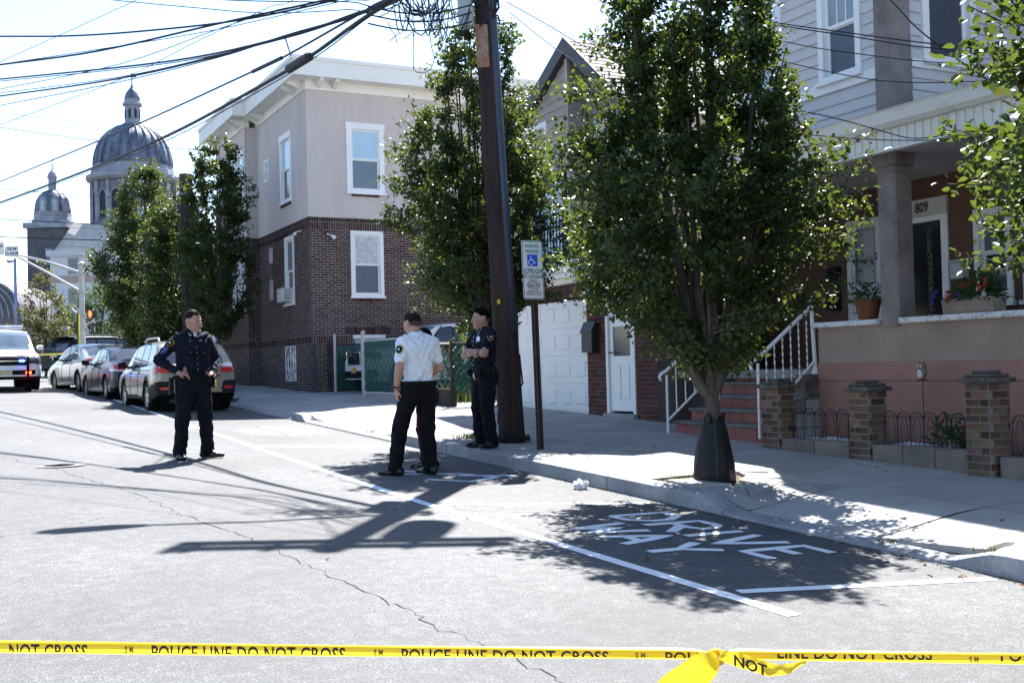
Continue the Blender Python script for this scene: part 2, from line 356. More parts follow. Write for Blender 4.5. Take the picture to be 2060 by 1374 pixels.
# bricks ------------------------------------------------------------
BMESH = {}
def brick_data(L, D, Hh, m):
    k = (round(L, 3), round(D, 3), round(Hh, 3), m.name)
    if k not in BMESH:
        b = MB().box(-L/2, L/2, -D/2, D/2, -Hh/2, Hh/2); me = b.mesh('brick', m)
        bm = bmesh.new(); bm.from_mesh(me); bmesh.ops.bevel(bm, geom=bm.edges[:], offset=.004, segments=1, affect='EDGES'); bm.to_mesh(me); bm.free(); BMESH[k] = me
    return BMESH[k]
class Bricks:
    def __init__(s, m, depth=.03): s.L = []; s.m = m; s.d = depth
    def put(s, pl, a0, a1, z0, z1, proud=.008):
        if a1-a0 < .025: return
        s.L.append((pl, (a0+a1)/2, (z0+z1)/2, a1-a0, z1-z0, proud+random.uniform(-.002, .003)))
    def bond(s, pl, a0, a1, z0, z1, holes=(), bl=.2, bh=.0667, j=.015, bottom=None, alt=0.):
        n = round((z1-z0)/bh)
        for r in range(n):
            za, zb = z0+r*(z1-z0)/n+j/2, z0+(r+1)*(z1-z0)/n-j/2
            x = a0-((r % 2)*.5*bl)+alt
            while x < a1:
                p, q = max(a0, x)+j/2, min(a1, x+bl)-j/2; x += bl
                if q-p < .03 or (bottom and zb < bottom((p+q)/2)): continue
                segs = [(p, q)]
                for h in holes:
                    if h[2]-.01 < (za+zb)/2 < h[3]+.01:
                        ns = []
                        for u, v in segs:
                            if v <= h[0] or u >= h[1]: ns.append((u, v)); continue
                            if u < h[0]: ns.append((u, h[0]-.004))
                            if v > h[1]: ns.append((h[1]+.004, v))
                        segs = ns
                for u, v in segs: s.put(pl, u, v, za, zb)
    def soldier(s, pl, a0, a1, z0, z1, holes=(), bw=.0667, j=.014, proud=.012):
        n = round((a1-a0)/bw)
        for i in range(n):
            p, q = a0+i*(a1-a0)/n+j/2, a0+(i+1)*(a1-a0)/n-j/2
            if any(h[0] < (p+q)/2 < h[1] and h[2] < (z0+z1)/2 < h[3] for h in holes): continue
            s.put(pl, p, q, z0+j/2, z1-j/2, proud)
    def flush(s, parent, limit=300, stuff=True):
        eye = Vector((0, 0, EYE))
        def key(t): 
            c = Vector(t[0].P(t[1], t[2])); d = (c-eye); f = abs(d.normalized()[0 if t[0].ax == 'x' else 1]); return -(t[3]*t[4]*f/d.length_squared)
        L = sorted(s.L, key=key)
        for pl, a, z, l, h, pr in L[:limit]:
            o = obj('brick', brick_data(l, s.d, h, s.m), parent)
            o.location = pl.P(a, z, pr-s.d/2)
            if pl.ax == 'x': o.rotation_euler = (0, 0, math.pi/2)
        if L[limit:] and stuff:
            b = MB()
            for pl, a, z, l, h, pr in L[limit:]: pl.box(b, a-l/2, a+l/2, z-h/2, z+h/2, pr-s.d, pr)
            tag(b.build('bricks', s.m, parent), kind='stuff')
M_BRICK = mat('brick_brown_red', (.105, .054, .047), .88, c2=(.05, .034, .035), scale=5, fine=60, bump=.3, isl=.5, ramp=(.35, .65))
M_MORT = mat('mortar_grey', (.40, .365, .36), .95, var=.18, scale=4)
M_STUC = mat('stucco_mauve', (.60, .53, .505), .92, c2=(.49, .435, .42), scale=1.1, fine=60, bump=.25, bdist=.003, ramp=(.3, .68), stretch=(1.3, 1.3, .3))
# ------------------------------------------------------------------ corner house: brick below, mauve stucco above
bh = thing('corner_house', 'two storey corner house, dark brick below, mauve stucco and white cornice above', 'house', (8.55, 27.9, .95))
PS, PF, PC = PL('x', 8.55), PL('x', 8.20), PL('y', 27.9); PR = PL('y', 33.0)
z_b, z_s, z_t = .6, 5.54, 8.87
h_side = [(9.6+.04, 10.66-.04, 6.25, 8.05), (9.70, 10.54, 3.5, 5.18), (9.69, 10.58, 2.0, 2.45)]
h_str = [(29.40, 30.42, 6.23, 8.05), (31.70, 32.12, 7.12, 7.69), (29.32, 30.12, 3.4, 5.2), (31.47, 31.96, 3.62, 5.14), (29.3, 30.2, 1.3, 2.2)]
h_far = [(33.22, 35.03, 6.35, 8.2), (33.32, 34.8, 3.42, 5.24)]
wall(PC, 'brick_wall', M_MORT, bh, 8.55, 19, z_b, z_s, h_side); wall(PS, 'brick_wall', M_MORT, bh, 27.9, 33.0, z_b, z_s, h_str)
wall(PF, 'brick_wall', M_MORT, bh, 33.0, 36.9, z_b, z_s, h_far); PR.B('brick_wall', M_MORT, bh, 8.215, 8.7, z_b, z_s, -.2, 0)
wall(PC, 'stucco_wall', M_STUC, bh, 8.53, 19, z_s, z_t, h_side); 
for o in (wall(PL('x', 8.53), 'stucco_wall', M_STUC, bh, 27.9, 33.0, z_s, z_t, h_str), wall(PL('x', 8.18), 'stucco_wall', M_STUC, bh, 32.98, 36.9, z_s, z_t, h_far)): pass
PL('y', 32.98).B('stucco_wall', M_STUC, bh, 8.195, 8.6, z_s, z_t, -.2, 0)
Bx('back_wall', M_STUC, bh, 8.6, 19, 36.7, 36.9, z_b, z_t); Bx('back_wall', M_STUC, bh, 18.8, 19, 27.95, 36.9, z_b, z_t)
B = Bricks(M_BRICK)
bot = lambda a: 0
for pl, a0, a1, hs, lo in ((PC, 8.535, 13.2, h_side, .78), (PS, 27.9, 33.0, h_str, .8), (PF, 33.0, 36.9, h_far, 1.0), (PR, 8.185, 8.545, [], 1.0)):
    B.bond(pl, a0, a1, lo, 2.23, hs); B.soldier(pl, a0, a1, 2.23, 2.45, hs); B.bond(pl, a0, a1, 2.45, 5.2, hs)
    B.soldier(pl, a0, a1, 5.2, 5.42, hs); B.soldier(pl, a0, a1, 5.42, 5.54, hs, proud=.02)
B.soldier(PC, 9.45, 10.75, 2.46, 2.66, proud=.02)
for pl, a0, a1, z in ((PC, 9.72, 10.5, 6.12), (PS, 29.42, 30.4, 6.08), (PF, 33.25, 35.0, 6.2), (PF, 33.3, 34.85, 3.3), (PC, 9.68, 10.56, 3.33)): B.soldier(pl, a0, a1, z, z+.10, proud=.05)
B.flush(bh, 300)
window(PC, bh, 9.6, 10.66, 6.23, 8.09, .14, up=M_GLSKY, lo=mat('screen_blue', (.13, .19, .25), .35, var=.08), head=.03)
window(PC, bh, 9.66, 10.58, 3.47, 5.21, .1, up=M_CURT, lo=M_SCREEN)
PC.B('window', M_WHITE, bh, 9.69, 10.58, 2.36, 2.45, -.1, .02); PC.B('pane', mat('frosted_pane', (.45, .47, .5), .3, var=.1), bh, 9.74, 10.53, 2.0, 2.36, -.1, -.05)
window(PS, bh, 29.36, 30.46, 6.2, 8.09, .13, up=M_GLSKY, lo=M_GLASS, head=.03); window(PS, bh, 31.65, 32.16, 7.08, 7.72, .07, up=M_GLSKY, lo=M_GLASS, sill=False)
window(PS, bh, 29.28, 30.16, 3.37, 5.23, .1, up=M_SCREEN, lo=M_GLASS)
wf = PL('x', 8.18)
window(wf, bh, 33.17, 34.13, 6.31, 8.22, .1, up=M_GLSKY, lo=M_GLASS, head=.03); window(wf, bh, 34.13, 35.08, 6.31, 8.22, .1, up=M_GLSKY, lo=M_GLASS, head=.03)
window(PF, bh, 33.28, 34.06, 3.39, 5.27, .09, up=M_CURT, lo=M_GLASS); window(PF, bh, 34.06, 34.85, 3.39, 5.27, .09, up=M_CURT, lo=M_GLASS)
PS.B('boarded_window', mat('beige_panel', (.50, .43, .42), .8), bh, 31.47, 31.96, 3.62, 5.14, -.06, -.02)
for k in range(5): PS.B('louvre', mat('dark_louvre', (.06, .06, .07), .5), bh, 31.5, 31.93, 4.2+k*.1, 4.27+k*.1, -.02, .02)
ac = PS.B('air_conditioner', mat('ac_white', (.62, .62, .60), .6), bh, 29.40, 30.05, 3.42, 3.80, -.05, .30, bevel=.01)
for k in range(7): PL('y', 29.40).B('vent_slat', mat('ac_grey', (.2, .2, .2), .6), ac, 8.28, 8.48, 3.47+k*.045, 3.485+k*.045, 0, .006)
gm = MB(); g0, g1, gz0, gz1 = 29.26, 30.22, 1.27, 2.2; gp = lambda a, z: PS.P(g0+(g1-g0)*a, gz0+(gz1-gz0)*z, .03)
for poly in ([(0, 0), (1, 0), (1, 1), (0, 1), (0, 0)], [(.5, 0), (0, .5), (.5, 1), (1, .5), (.5, 0)], [(.5, .2), (.2, .5), (.5, .8), (.8, .5), (.5, .2)], [(.5, 0), (.5, 1)], [(0, .25), (.25, 0)], [(.75, 0), (1, .25)], [(0, .75), (.25, 1)], [(.75, 1), (1, .75)], [(.25, .25), (.25, .75)], [(.75, .25), (.75, .75)]):
    for k in range(len(poly)-1): gm.tube([gp(*poly[k]), gp(*poly[k+1])], .013, 6)
gm.build('window_grille', M_WHITE, bh)
PS.B('pane', M_GLASS, bh, 29.3, 30.2, 1.3, 2.2, -.1, -.06)
# cornice: frieze, soffit, fascia and brackets
M_COR = mat('cornice_white', (.78, .78, .75), .6, c2=(.66, .64, .58), scale=1.2, ramp=(.25, .5))
Bx('frieze', M_COR, bh, 8.515, 19.1, 27.86, 28.0, z_t, 9.3); Bx('frieze', M_COR, bh, 8.49, 8.6, 28.0, 33.0, z_t, 9.3); Bx('frieze', M_COR, bh, 8.14, 8.3, 32.95, 36.95, z_t, 9.3)
for (x0, x1, y0, y1) in ((8.12, 19.3, 27.45, 37.2),):
    Bx('soffit', M_COR, bh, x0, x1, y0, y1, 9.12, 9.16)
Bx('soffit', M_COR, bh, 7.76, 8.12, 32.55, 37.2, 9.125, 9.165)
for (x0, x1, y0, y1, z0, z1) in ((8.06, 19.3, 27.40, 27.47, 9.10, 9.52), (8.06, 8.13, 27.47, 32.5, 9.10, 9.52), (7.70, 8.13, 32.5, 32.57, 9.10, 9.52), (7.70, 7.77, 32.57, 37.2, 9.10, 9.52),
    (8.02, 19.3, 27.36, 27.44, 9.50, 9.60), (8.02, 8.10, 27.44, 32.46, 9.50, 9.60), (7.66, 8.10, 32.46, 32.54, 9.50, 9.60), (7.66, 7.74, 32.54, 37.2, 9.50, 9.60)): Bx('fascia', M_COR, bh, x0, x1, y0, y1, z0, z1)
Bx('roof', mat('flat_roof', (.25, .25, .26), .9), bh, 8.1, 19.3, 27.44, 37.2, 9.46, 9.55); Bx('roof', MATS['flat_roof'], bh, 7.74, 8.1, 32.54, 37.2, 9.46, 9.552)
def bracket(ax, a, base):
    prof = [(0, 9.12), (.36, 9.12), (.36, 9.04), (.24, 9.0), (.10, 8.93), (0, 8.91)]; b = MB()
    if ax == 'x': b.prism(prof, lambda p, q, d: (base-p, a+d, q), -.055, .055)
    else: b.prism(prof, lambda p, q, d: (a+d, base-p, q), -.055, .055)
    b.build('bracket', M_COR, bh)
for a in (8.85, 9.28): bracket('y', a, 27.86)
for a in (28.2, 28.75, 32.1, 32.6): bracket('x', a, 8.49)
for a in (33.1, 33.6, 36.0, 36.6): bracket('x', a, 8.14)
# the two small floodlights and the cable under the stucco
for pl, a, z in ((PC, 9.02, 5.10), (PS, 28.5, 5.25)):
    fl = MB(); p = Vector(pl.P(a, z, .02)); q = Vector(pl.P(a+.08, z-.05, .16)); fl.tube([p, q], .015, 6); fl.tube([q, q+(q-p)*.4+Vector((.02, -.03, -.05))], [.03, .055], 10); fl.build('floodlight', M_WHITE, bh)
cb = MB(); cb.tube([PS.P(32.8, 5.33, .03), PS.P(31, 5.28, .03), PS.P(29.5, 5.36, .03), PS.P(28.5, 5.26, .03)], .012, 5); cb.tube([PC.P(8.6, 5.34, .03), PC.P(9.0, 5.12, .03)], .01, 5); cb.build('cable', mat('cable_black', (.02, .02, .022), .6), bh)
Bx('downpipe', mat('downpipe_dark', (.05, .05, .07), .5), bh, 8.62, 8.70, 27.80, 27.88, .8, 2.25)
# ------------------------------------------------------------------ house with garage
M_SIDB = mat('siding_beige', (.40, .345, .31), .7, var=.08, scale=1.5, fine=30, isl=.05)
M_SIDW = mat('siding_lilac_white', (.60, .585, .59), .62, var=.06, scale=1.5, fine=30, isl=.05)
def siding(pl, parent, m, a0, a1, z0, z1, holes=(), ex=.15, rake=None):
    """lapped boards, each a part; rake(z) -> (a0,a1) trims boards under a gable"""
    z = z0
    while z < z1-.02:
        zt = min(z+ex, z1); segs = [(a0, a1)] if not rake else [rake((z+zt)/2)]
        if segs[0][1]-segs[0][0] < .1: break
        for h in holes:
            if h[2] < (z+zt)/2 < h[3]:
                ns = []
                for u, v in segs:
                    if v <= h[0] or u >= h[1]: ns.append((u, v)); continue
                    if u < h[0]: ns.append((u, h[0]))
                    if v > h[1]: ns.append((h[1], v))
                segs = ns
        for u, v in segs:
            if v-u > .03: MB().prism([(.0, z-.012), (.026, z-.012), (.026, z+.02), (.004, zt), (0, zt)], lambda n, q, d, pl=pl: pl.P(d, q, n), u, v).build('siding_board', m, parent)
        z = zt
gh = thing('garage_house', 'beige sided house with white garage door, brick piers and a railed balcony', 'house', (10.1, 16, .65))
PG, PB = PL('x', 10.1), PL('x', 9.7)
Y0, Y1 = 14.55, 20.3
M_DKR = mat('dark_red_lintel', (.075, .03, .032), .7, var=.15); M_DBR = mat('brick_maroon', (.115, .045, .04), .85, c2=(.07, .032, .032), scale=6, fine=60, bump=.3, isl=.35)
M_MORT2 = mat('mortar_dark', (.19, .15, .14), .95, var=.2)
holes = [(16.69, 19.4, .3, 2.72), (15.17, 16.08, .3, 2.86)]
wall(PG, 'ground_floor_wall', M_MORT2, gh, Y0, Y1, .3, 3.2, holes, .25)
B = Bricks(M_DBR)
for a0, a1 in ((14.56, 15.17), (16.08, 16.69), (19.4, 20.28)): B.bond(PG, a0, a1, .55, 2.87, bl=.205, bh=.075, j=.011)
B.bond(PG, Y0, 16.6, 2.87, 3.10, bl=.205, bh=.0767, j=.011); B.flush(gh, 300)
PL('y', Y0).B('side_wall', M_MORT2, gh, 10.12, 20, .3, 3.2, -.1, 0)
PG.B('lintel', M_DKR, gh, 16.60, 19.5, 2.72, 3.10, -.05, .03)
# garage door: four rows of raised panels
M_GAR = mat('garage_white', (.70, .70, .70), .5, var=.04, scale=1)
gd = PG.B('garage_door', M_GAR, gh, 16.71, 19.38, .62, 2.70, -.10, -.06)
rows = 4; colsn = 5
for r in range(rows):
    zz0 = .70+r*.5; PG.B('door_section', M_GAR, gd, 16.72, 19.37, zz0+.004, zz0+.496, -.062, -.045)
    for c in range(colsn):
        a = 16.72+.53*c; b = MB(); p0, p1, q0, q1 = a+.08, a+.45, zz0+.08, zz0+.42
        fr = lambda a0, a1, z0, z1, n: [PG.P(a0, z0, n), PG.P(a1, z0, n), PG.P(a1, z1, n), PG.P(a0, z1, n)]
        vs = fr(p0, p1, q0, q1, -.044)+fr(p0+.025, p1-.025, q0+.025, q1-.025, -.052)+fr(p0+.055, p1-.055, q0+.055, q1-.055, -.030)
        b.add(vs, [(i, (i+1) % 4, 4+(i+1) % 4, 4+i) for i in range(4)]+[(4+i, 4+(i+1) % 4, 8+(i+1) % 4, 8+i) for i in range(4)]+[(8, 9, 10, 11)])
        fb = fr(p0-.008, p1+.008, q0-.008, q1+.008, -.0445)
        b.build('door_panel', M_GAR, gd)
# white storm door beside it
dr = MB()
for a0, a1, z0, z1 in ((15.19, 15.26, .70, 2.85), (16.0, 16.07, .70, 2.85), (15.26, 16.0, 2.77, 2.85)): PG.box(dr, a0, a1, z0, z1, -.09, .012)
dr.build('door_frame', M_WHITE, gh)
sd = MB()
for a0, a1, z0, z1 in ((15.27, 15.37, .74, 2.76), (15.89, 15.99, .74, 2.76), (15.37, 15.89, .74, 1.66), (15.37, 15.89, 2.62, 2.76), (15.37, 15.89, 2.16, 2.22)): PG.box(sd, a0, a1, z0, z1, -.06, -.025)
sdo = sd.build('storm_door', M_WHITE, gh)
PG.B('pane', mat('door_pane_dark', (.055, .06, .075), .15, var=.1, spec=.7), sdo, 15.37, 15.89, 1.66, 2.16, -.05, -.042); PG.B('pane', M_GLSKY, sdo, 15.37, 15.89, 2.22, 2.62, -.05, -.042)
for a in (15.40, 15.67): PG.B('door_panel', M_WHITE, sdo, a, a+.19, .95, 1.52, -.024, -.012, bevel=.01)
MB().tube([PG.P(15.93, 1.72, -.02), PG.P(15.93, 1.72, .04), PG.P(15.85, 1.72, .045)], .014, 6).build('door_handle', mat('black_metal', (.02, .02, .022), .45, metal=.6), sdo)
PG.B('doorstep', M_KERB, gh, 15.15, 16.1, .52, .70, -.1, .08)
# lantern and letter box on the pier
ln = thing('wall_lantern', 'black glazed wall lantern between garage door and white storm door', 'lamp', PG.P(16.42, 2.86, .03)); lp = Vector(ln.location)
PG.B('back_plate', MATS['black_metal'], ln, 16.37, 16.47, 2.80, 3.02, .01, .03)
PG.B('cage', mat('lamp_glass', (.45, .45, .42), .2, var=.1), ln, 16.35, 16.49, 2.72, 2.90, .06, .20)
for da, dn in ((0, 0), (.13, 0), (0, .13), (.13, .13)): PG.B('bar', MATS['black_metal'], ln, 16.345+da, 16.365+da, 2.71, 2.91, .055+dn, .075+dn)
lc = MB(); lc.prism([(0, 0), (1, 0), (.75, 1), (.25, 1)], lambda p, q, d: PG.P(16.32+.2*p, 2.91+.08*q, d), .04, .22); lc.build('cap', MATS['black_metal'], ln)
mbx = thing('letter_box', 'dark brown letter box hanging on the garage pier', 'letter box', PG.P(16.45, 1.85, .03))
b = MB(); b.prism([(.012, 1.74), (.16, 1.74), (.16, 2.10), (.08, 2.24), (.012, 2.24)], lambda n, z, d: PG.P(d, z, n), 16.28, 16.62); b.build('box', mat('brown_metal', (.028, .02, .02), .4, metal=.3), mbx)
b = MB(); b.prism([(.155, 2.11), (.185, 2.08), (.095, 2.27), (.075, 2.25)], lambda n, z, d: PG.P(d, z, n), 16.26, 16.64); b.build('lid', MATS['brown_metal'], mbx)
# upper floor: main wall, projecting bay with the balcony recess
rakez = lambda Y: 7.2-.58*abs(Y-16.05)
PG_up = PL('x', 10.12)
up_h = [(14.98, 16.2, 3.9, 5.72)]
wall(PG_up, 'upper_wall', M_SIDB, gh, Y0, 16.5, 3.2, 5.73, up_h)
MB().add([(10.125, Y0, 5.73), (10.125, 16.6, 5.73), (10.125, 16.6, 6.95), (10.125, 16.35, 7.1), (10.125, Y0, 5.68)], [(0, 1, 2, 3, 4)]).build('gable_wall', M_SIDB, gh, fix=False)
siding(PG, gh, M_SIDB, Y0, 16.43, 3.3, 7.0, up_h, rake=lambda z: (max(Y0, 16.35-(7.07-z)/.8), min(16.43, 16.35+(7.07-z)/.58)))
window(PG, gh, 14.98, 16.2, 3.9, 5.72, .12, up=mat('grey_blind', (.17, .17, .18), .6, var=.1, stretch=(1, 1, 14)), lo=M_SCREEN, proud=.05)
PG.B('belt_board', mat('beige_trim', (.45, .40, .36), .7), gh, Y0, 16.43, 3.2, 3.3, 0, .04)
# bay
by0, by1 = 16.43, 19.6
bay_h = [(16.55, 18.3, 3.42, 4.99)]
wall(PB, 'bay_wall', M_SIDB, gh, by0, by1, 3.2, 5.6, bay_h, .02)
siding(PB, gh, M_SIDB, by0+.05, by1, 4.99, 7.2, [(17.2, 18.4, 5.2, 5.9)], rake=lambda z: (by0+.05, min(by1, 16.35+(7.07-z)/.58)))
MB().add([(9.705, by0, 4.99), (9.705, by1, 4.99), (9.705, by1, 5.2), (9.705, by0, 7.03)], [(0, 1, 2, 3)]).build('gable_wall', M_SIDB, gh, fix=False)
window(PB, gh, 17.2, 18.4, 5.2, 5.9, .09, up=M_GLSKY, lo=M_GLSKY, mid=.4)
PBs = PL('y', by0); siding(PBs, gh, M_SIDB, 9.72, 10.1, 3.26, 6.75); PBs.B('bay_side', M_SIDB, gh, 9.72, 10.2, 3.2, 6.85, -.1, 0)
Bx('corner_post', MATS['beige_trim'], gh, 9.655, 9.72, by0-.035, by0+.06, 3.2, 6.83)
Bx('trim_strip', MATS['beige_trim'], gh, 10.06, 10.1, by0-.035, by0-.005, 3.26, 6.75)
# balcony: recess, glass door, railing, cornice below
Bx('recess_side', mat('brown_panel', (.10, .075, .075), .6), gh, 9.72, 10.7, 16.5, 16.55, 3.4, 5.0); Bx('recess_back', MATS['brown_panel'], gh, 10.65, 10.7, 16.55, 18.3, 3.4, 5.0)
Bx('recess_ceiling', MATS['beige_trim'], gh, 9.72, 10.65, 16.55, 18.3, 4.99, 5.05); Bx('balcony_floor', M_KERB, gh, 9.6, 10.65, 16.5, 19.6, 3.34, 3.42)
Bx('glass_door', mat('sliding_glass', (.35, .55, .75), .05, var=.15, scale=.8, spec=.9), gh, 9.96, 9.98, 17.15, 18.3, 3.45, 4.98); Bx('door_frame', mat('brown_frame', (.12, .09, .08), .5), gh, 9.93, 10.0, 17.09, 17.15, 3.42, 4.99)
rl = MB(); yy = 16.5
while yy < 18.35: rl.tube([(9.68, yy, 3.45), (9.68, yy, 4.2)], .011, 6); yy += .11
rl.tube([(9.68, 16.46, 4.2), (9.68, 18.4, 4.2)], .02, 6); rl.tube([(9.68, 16.46, 3.5), (9.68, 18.4, 3.5)], .014, 6); rl.build('balcony_railing', MATS['black_metal'], gh)
cs = MB()
for n0, z0, z1 in ((.06, 3.26, 3.36), (.03, 3.17, 3.26), (0., 3.06, 3.17), (-.2, 2.98, 3.06)): cs.box(9.7-n0, 10.12, by0-.03-n0*.5, 19.6, z0, z1)
cs.build('cornice', M_COR, gh)
dn = MB(); yy = 16.5
while yy < 19.5: dn.box(9.672, 9.70, yy, yy+.04, 3.12, 3.16); yy += .08
dn.build('dentils', M_COR, gh)
# roof: street gable with a clipped peak
M_SHIN = mat('roof_shingle', (.40, .37, .35), .9, var=.2, scale=4, fine=50, bump=.4, isl=.18); M_FASD = mat('dark_fascia', (.035, .03, .035), .5)
rs = MB(); rx0, rx1 = 9.45, 18
rf = MB(); rf.add([(9.6, 14.3, 5.5), (9.6, 16.35, 7.14), (rx1, 16.35, 7.14), (rx1, 14.3, 5.5)], [(0, 1, 2, 3)]); rf.add([(9.6, 20.6, 4.68), (9.6, 16.35, 7.14), (rx1, 16.35, 7.14), (rx1, 20.6, 4.68)], [(0, 1, 2, 3)])
rfo = rf.build('roof', M_SHIN, gh, fix=False)
for i in range(18):
    t = i/18; y_, z_ = 14.3+2.05*t, 5.5+1.64*t; t2 = min(1, t+1/18+.005); ya, za = 14.3+2.05*t2, 5.5+1.64*t2
    xa = 9.58
    xx = xa
    while xx < 12.5:
        wdt = random.uniform(.28, .36)
        MB().add([(xx, y_, z_+.022), (xx+wdt-.008, y_, z_+.022), (xx+wdt-.008, ya, za+.008), (xx, ya, za+.008), (xx, y_, z_+.004), (xx+wdt-.008, y_, z_+.004)], [(0, 1, 2, 3), (4, 5, 1, 0), (4, 0, 3), (5, 2, 1)]).build('shingle', M_SHIN, rfo, fix=False); xx += wdt
fs = MB(); 
fs.prism([(14.25, 5.20), (14.25, 5.46), (16.35, 7.165), (20.6, 4.69), (20.6, 4.43), (16.35, 6.89)], lambda a, z, d: (9.56+d, a, z), 0, .05); fs.build('rake_board', M_FASD, gh)
fs = MB(); fs.prism([(14.25, 5.20), (14.25, 5.24), (16.35, 6.93), (20.6, 4.47), (20.6, 4.43), (16.35, 6.89)], lambda a, z, d: (9.61+d, a, z), 0, .48); fs.build('soffit', M_FASD, gh)
Bx('back_wall', M_SIDB, gh, 17.8, 18, Y0, Y1, .3, 4.7); Bx('far_wall', M_SIDB, gh, 10.2, 18, Y1-.1, Y1, .3, 4.7); PL('y', Y0+.02).B('side_wall', M_SIDB, gh, 10.13, 18, 3.2, 5.6, -.1, 0)
# ------------------------------------------------------------------ house 809: porch, steps, sided upper floor
ph = thing('porch_house', 'stucco porch house numbered 809 with pale siding above the porch roof', 'house', (10.1, 9.5, .4))
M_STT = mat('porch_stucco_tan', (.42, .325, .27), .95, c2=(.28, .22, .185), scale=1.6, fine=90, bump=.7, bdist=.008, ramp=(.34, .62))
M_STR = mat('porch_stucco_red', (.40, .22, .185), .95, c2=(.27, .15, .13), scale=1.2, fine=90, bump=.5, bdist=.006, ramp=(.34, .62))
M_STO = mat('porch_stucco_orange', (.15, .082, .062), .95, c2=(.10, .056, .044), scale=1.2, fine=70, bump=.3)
M_GRAN = mat('speckled_sill', (.72, .72, .72), .8, c2=(.22, .22, .22), scale=26, fine=90, bump=.4, ramp=(.36, .5))
M_COL = mat('column_stucco', (.30, .255, .24), .95, c2=(.15, .13, .125), scale=2.6, fine=80, bump=.8, bdist=.01, ramp=(.36, .6))
PX = PL('x', 10.1); PD = PL('x', 12.0); PYE = 1.0                     # the porch runs on beyond the frame to Y = 1
Bx('porch_wall', M_STT, ph, 10.1, 10.36, PYE, 10.92, 1.485, 1.93); Bx('porch_wall', M_STR, ph, 10.085, 10.36, PYE, 10.93, 1.262, 1.485)
Bx('porch_wall', M_STR, ph, 10.09, 10.36, PYE, 10.925, .1, 1.250); Bx('joint_line', mat('joint_dark_red', (.27, .15, .13), .9), ph, 10.1, 10.3, PYE, 10.92, 1.25, 1.262)  # thin joint line in the darker tone of the red stucco
Bx('porch_end_wall', M_STT, ph, 10.36, 12.0, 10.80, 10.92, .1, 1.42)
for y0, y1 in ((9.83, 10.97), (5.3, 9.50), (PYE, 4.9)): Bx('sill', M_GRAN, ph, 10.02, 10.42, y0, y1, 1.93, 2.0, bevel=.012)
def column(x0, x1, y0, y1, z0, z1, cap=True):
    b = MB(); c = .025
    n = 10
    for k in range(n):
        za, zb = z0+(z1-z0)*k/n, z0+(z1-z0)*(k+1)/n
    b.prism([(x0+c, y0), (x1-c, y0), (x1, y0+c), (x1, y1-c), (x1-c, y1), (x0+c, y1), (x0, y1-c), (x0, y0+c)], lambda p, q, d: (p, q, d), z0, z1)
    o = b.build('column', M_COL, ph)
    if cap: Bx('capital', M_COL, o, x0-.035, x1+.035, y0-.035, y1+.035, z1-.18, z1, bevel=.03); Bx('capital', M_COL, o, x0-.02, x1+.02, y0-.02, y1+.02, z1-.26, z1-.18, bevel=.02)
column(10.06, 10.36, 9.52, 9.81, 1.9, 4.0); column(10.06, 10.36, 4.95, 5.25, 1.9, 4.0); column(10.06, 10.36, 13.1, 13.4, 1.3, 4.0)
Bx('porch_floor', M_KERB, ph, 10.3, 12.2, PYE, 14.3, 1.28, 1.40)
# back wall of the porch with its doors and windows
hD = [(10.53, 11.33, 1.4, 3.44), (11.66, 12.26, 1.4, 3.5), (9.45, 10.02, 2.2, 3.42), (8.45, 9.30, 2.2, 3.42)]
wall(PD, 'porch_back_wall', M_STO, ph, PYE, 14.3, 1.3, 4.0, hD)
Bx('porch_ceiling', mat('porch_ceiling', (.42, .40, .40), .7, var=.06, stretch=(1, 18, 1)), ph, 9.82, 12.1, PYE, 14.3, 3.97, 4.02)
PD.B('door_header', mat('header_grey', (.52, .50, .48), .7, var=.08), ph, 10.43, 11.42, 3.44, 3.68, -.02, .05)
for a0, a1, z0, z1 in ((10.44, 10.55, 1.4, 3.44), (11.31, 11.42, 1.4, 3.44), (10.55, 11.31, 3.37, 3.44)): PD.B('door_frame', M_WHITE, ph, a0, a1, z0, z1, -.1, .03)
od = PD.B('front_door', mat('dark_glass_door', (.012, .012, .018), .12, var=.2, spec=.6), ph, 10.55, 11.31, 1.4, 3.37, -.1, -.06)
PD.B('door_stile', mat('lace_strip', (.14, .13, .12), .6, c2=(.02, .02, .02), scale=30, ramp=(.48, .55)), od, 10.78, 10.86, 1.45, 3.3, -.06, -.055)
# left storm door with a scalloped frame
ld = MB()
for a0, a1, z0, z1 in ((11.63, 11.72, 1.4, 3.55), (12.2, 12.29, 1.4, 3.55), (11.72, 12.2, 3.46, 3.55), (11.72, 12.2, 1.4, 2.18)): PD.box(ld, a0, a1, z0, z1, -.08, .035)
ldo = ld.build('storm_door', mat('door_grey_white', (.58, .58, .58), .6, var=.06), ph)
PD.B('pane', mat('door_screen', (.27, .28, .30), .4, var=.08, scale=1.2), ldo, 11.72, 12.2, 2.18, 3.46, -.05, -.04)
for k in range(16): MB().lathe([(.001, 0), (.04, 0), (.04, .02), (.001, .02)], PD.P(12.185, 2.24+k*.077, .012), 10, ax='x').build('scallop', MATS['door_grey_white'], ldo)
for k in range(7): MB().lathe([(.001, 0), (.04, 0), (.04, .02), (.001, .02)], PD.P(11.74+k*.073, 3.45, .013), 10, ax='x').build('scallop', MATS['door_grey_white'], ldo)
for z in (2.45, 3.0): PD.B('door_panel', mat('door_panel_grey', (.36, .36, .37), .5, var=.05), ldo, 11.8, 12.02, z, z+.4, -.039, -.03, bevel=.006)
window(PD, ph, 9.45, 10.02, 2.2, 3.42, .08, up=M_SCREEN, lo=M_GLASS, mid=.55); window(PD, ph, 8.45, 9.30, 2.2, 3.42, .09, up=M_GLASS, lo=M_SCREEN, mid=.5)
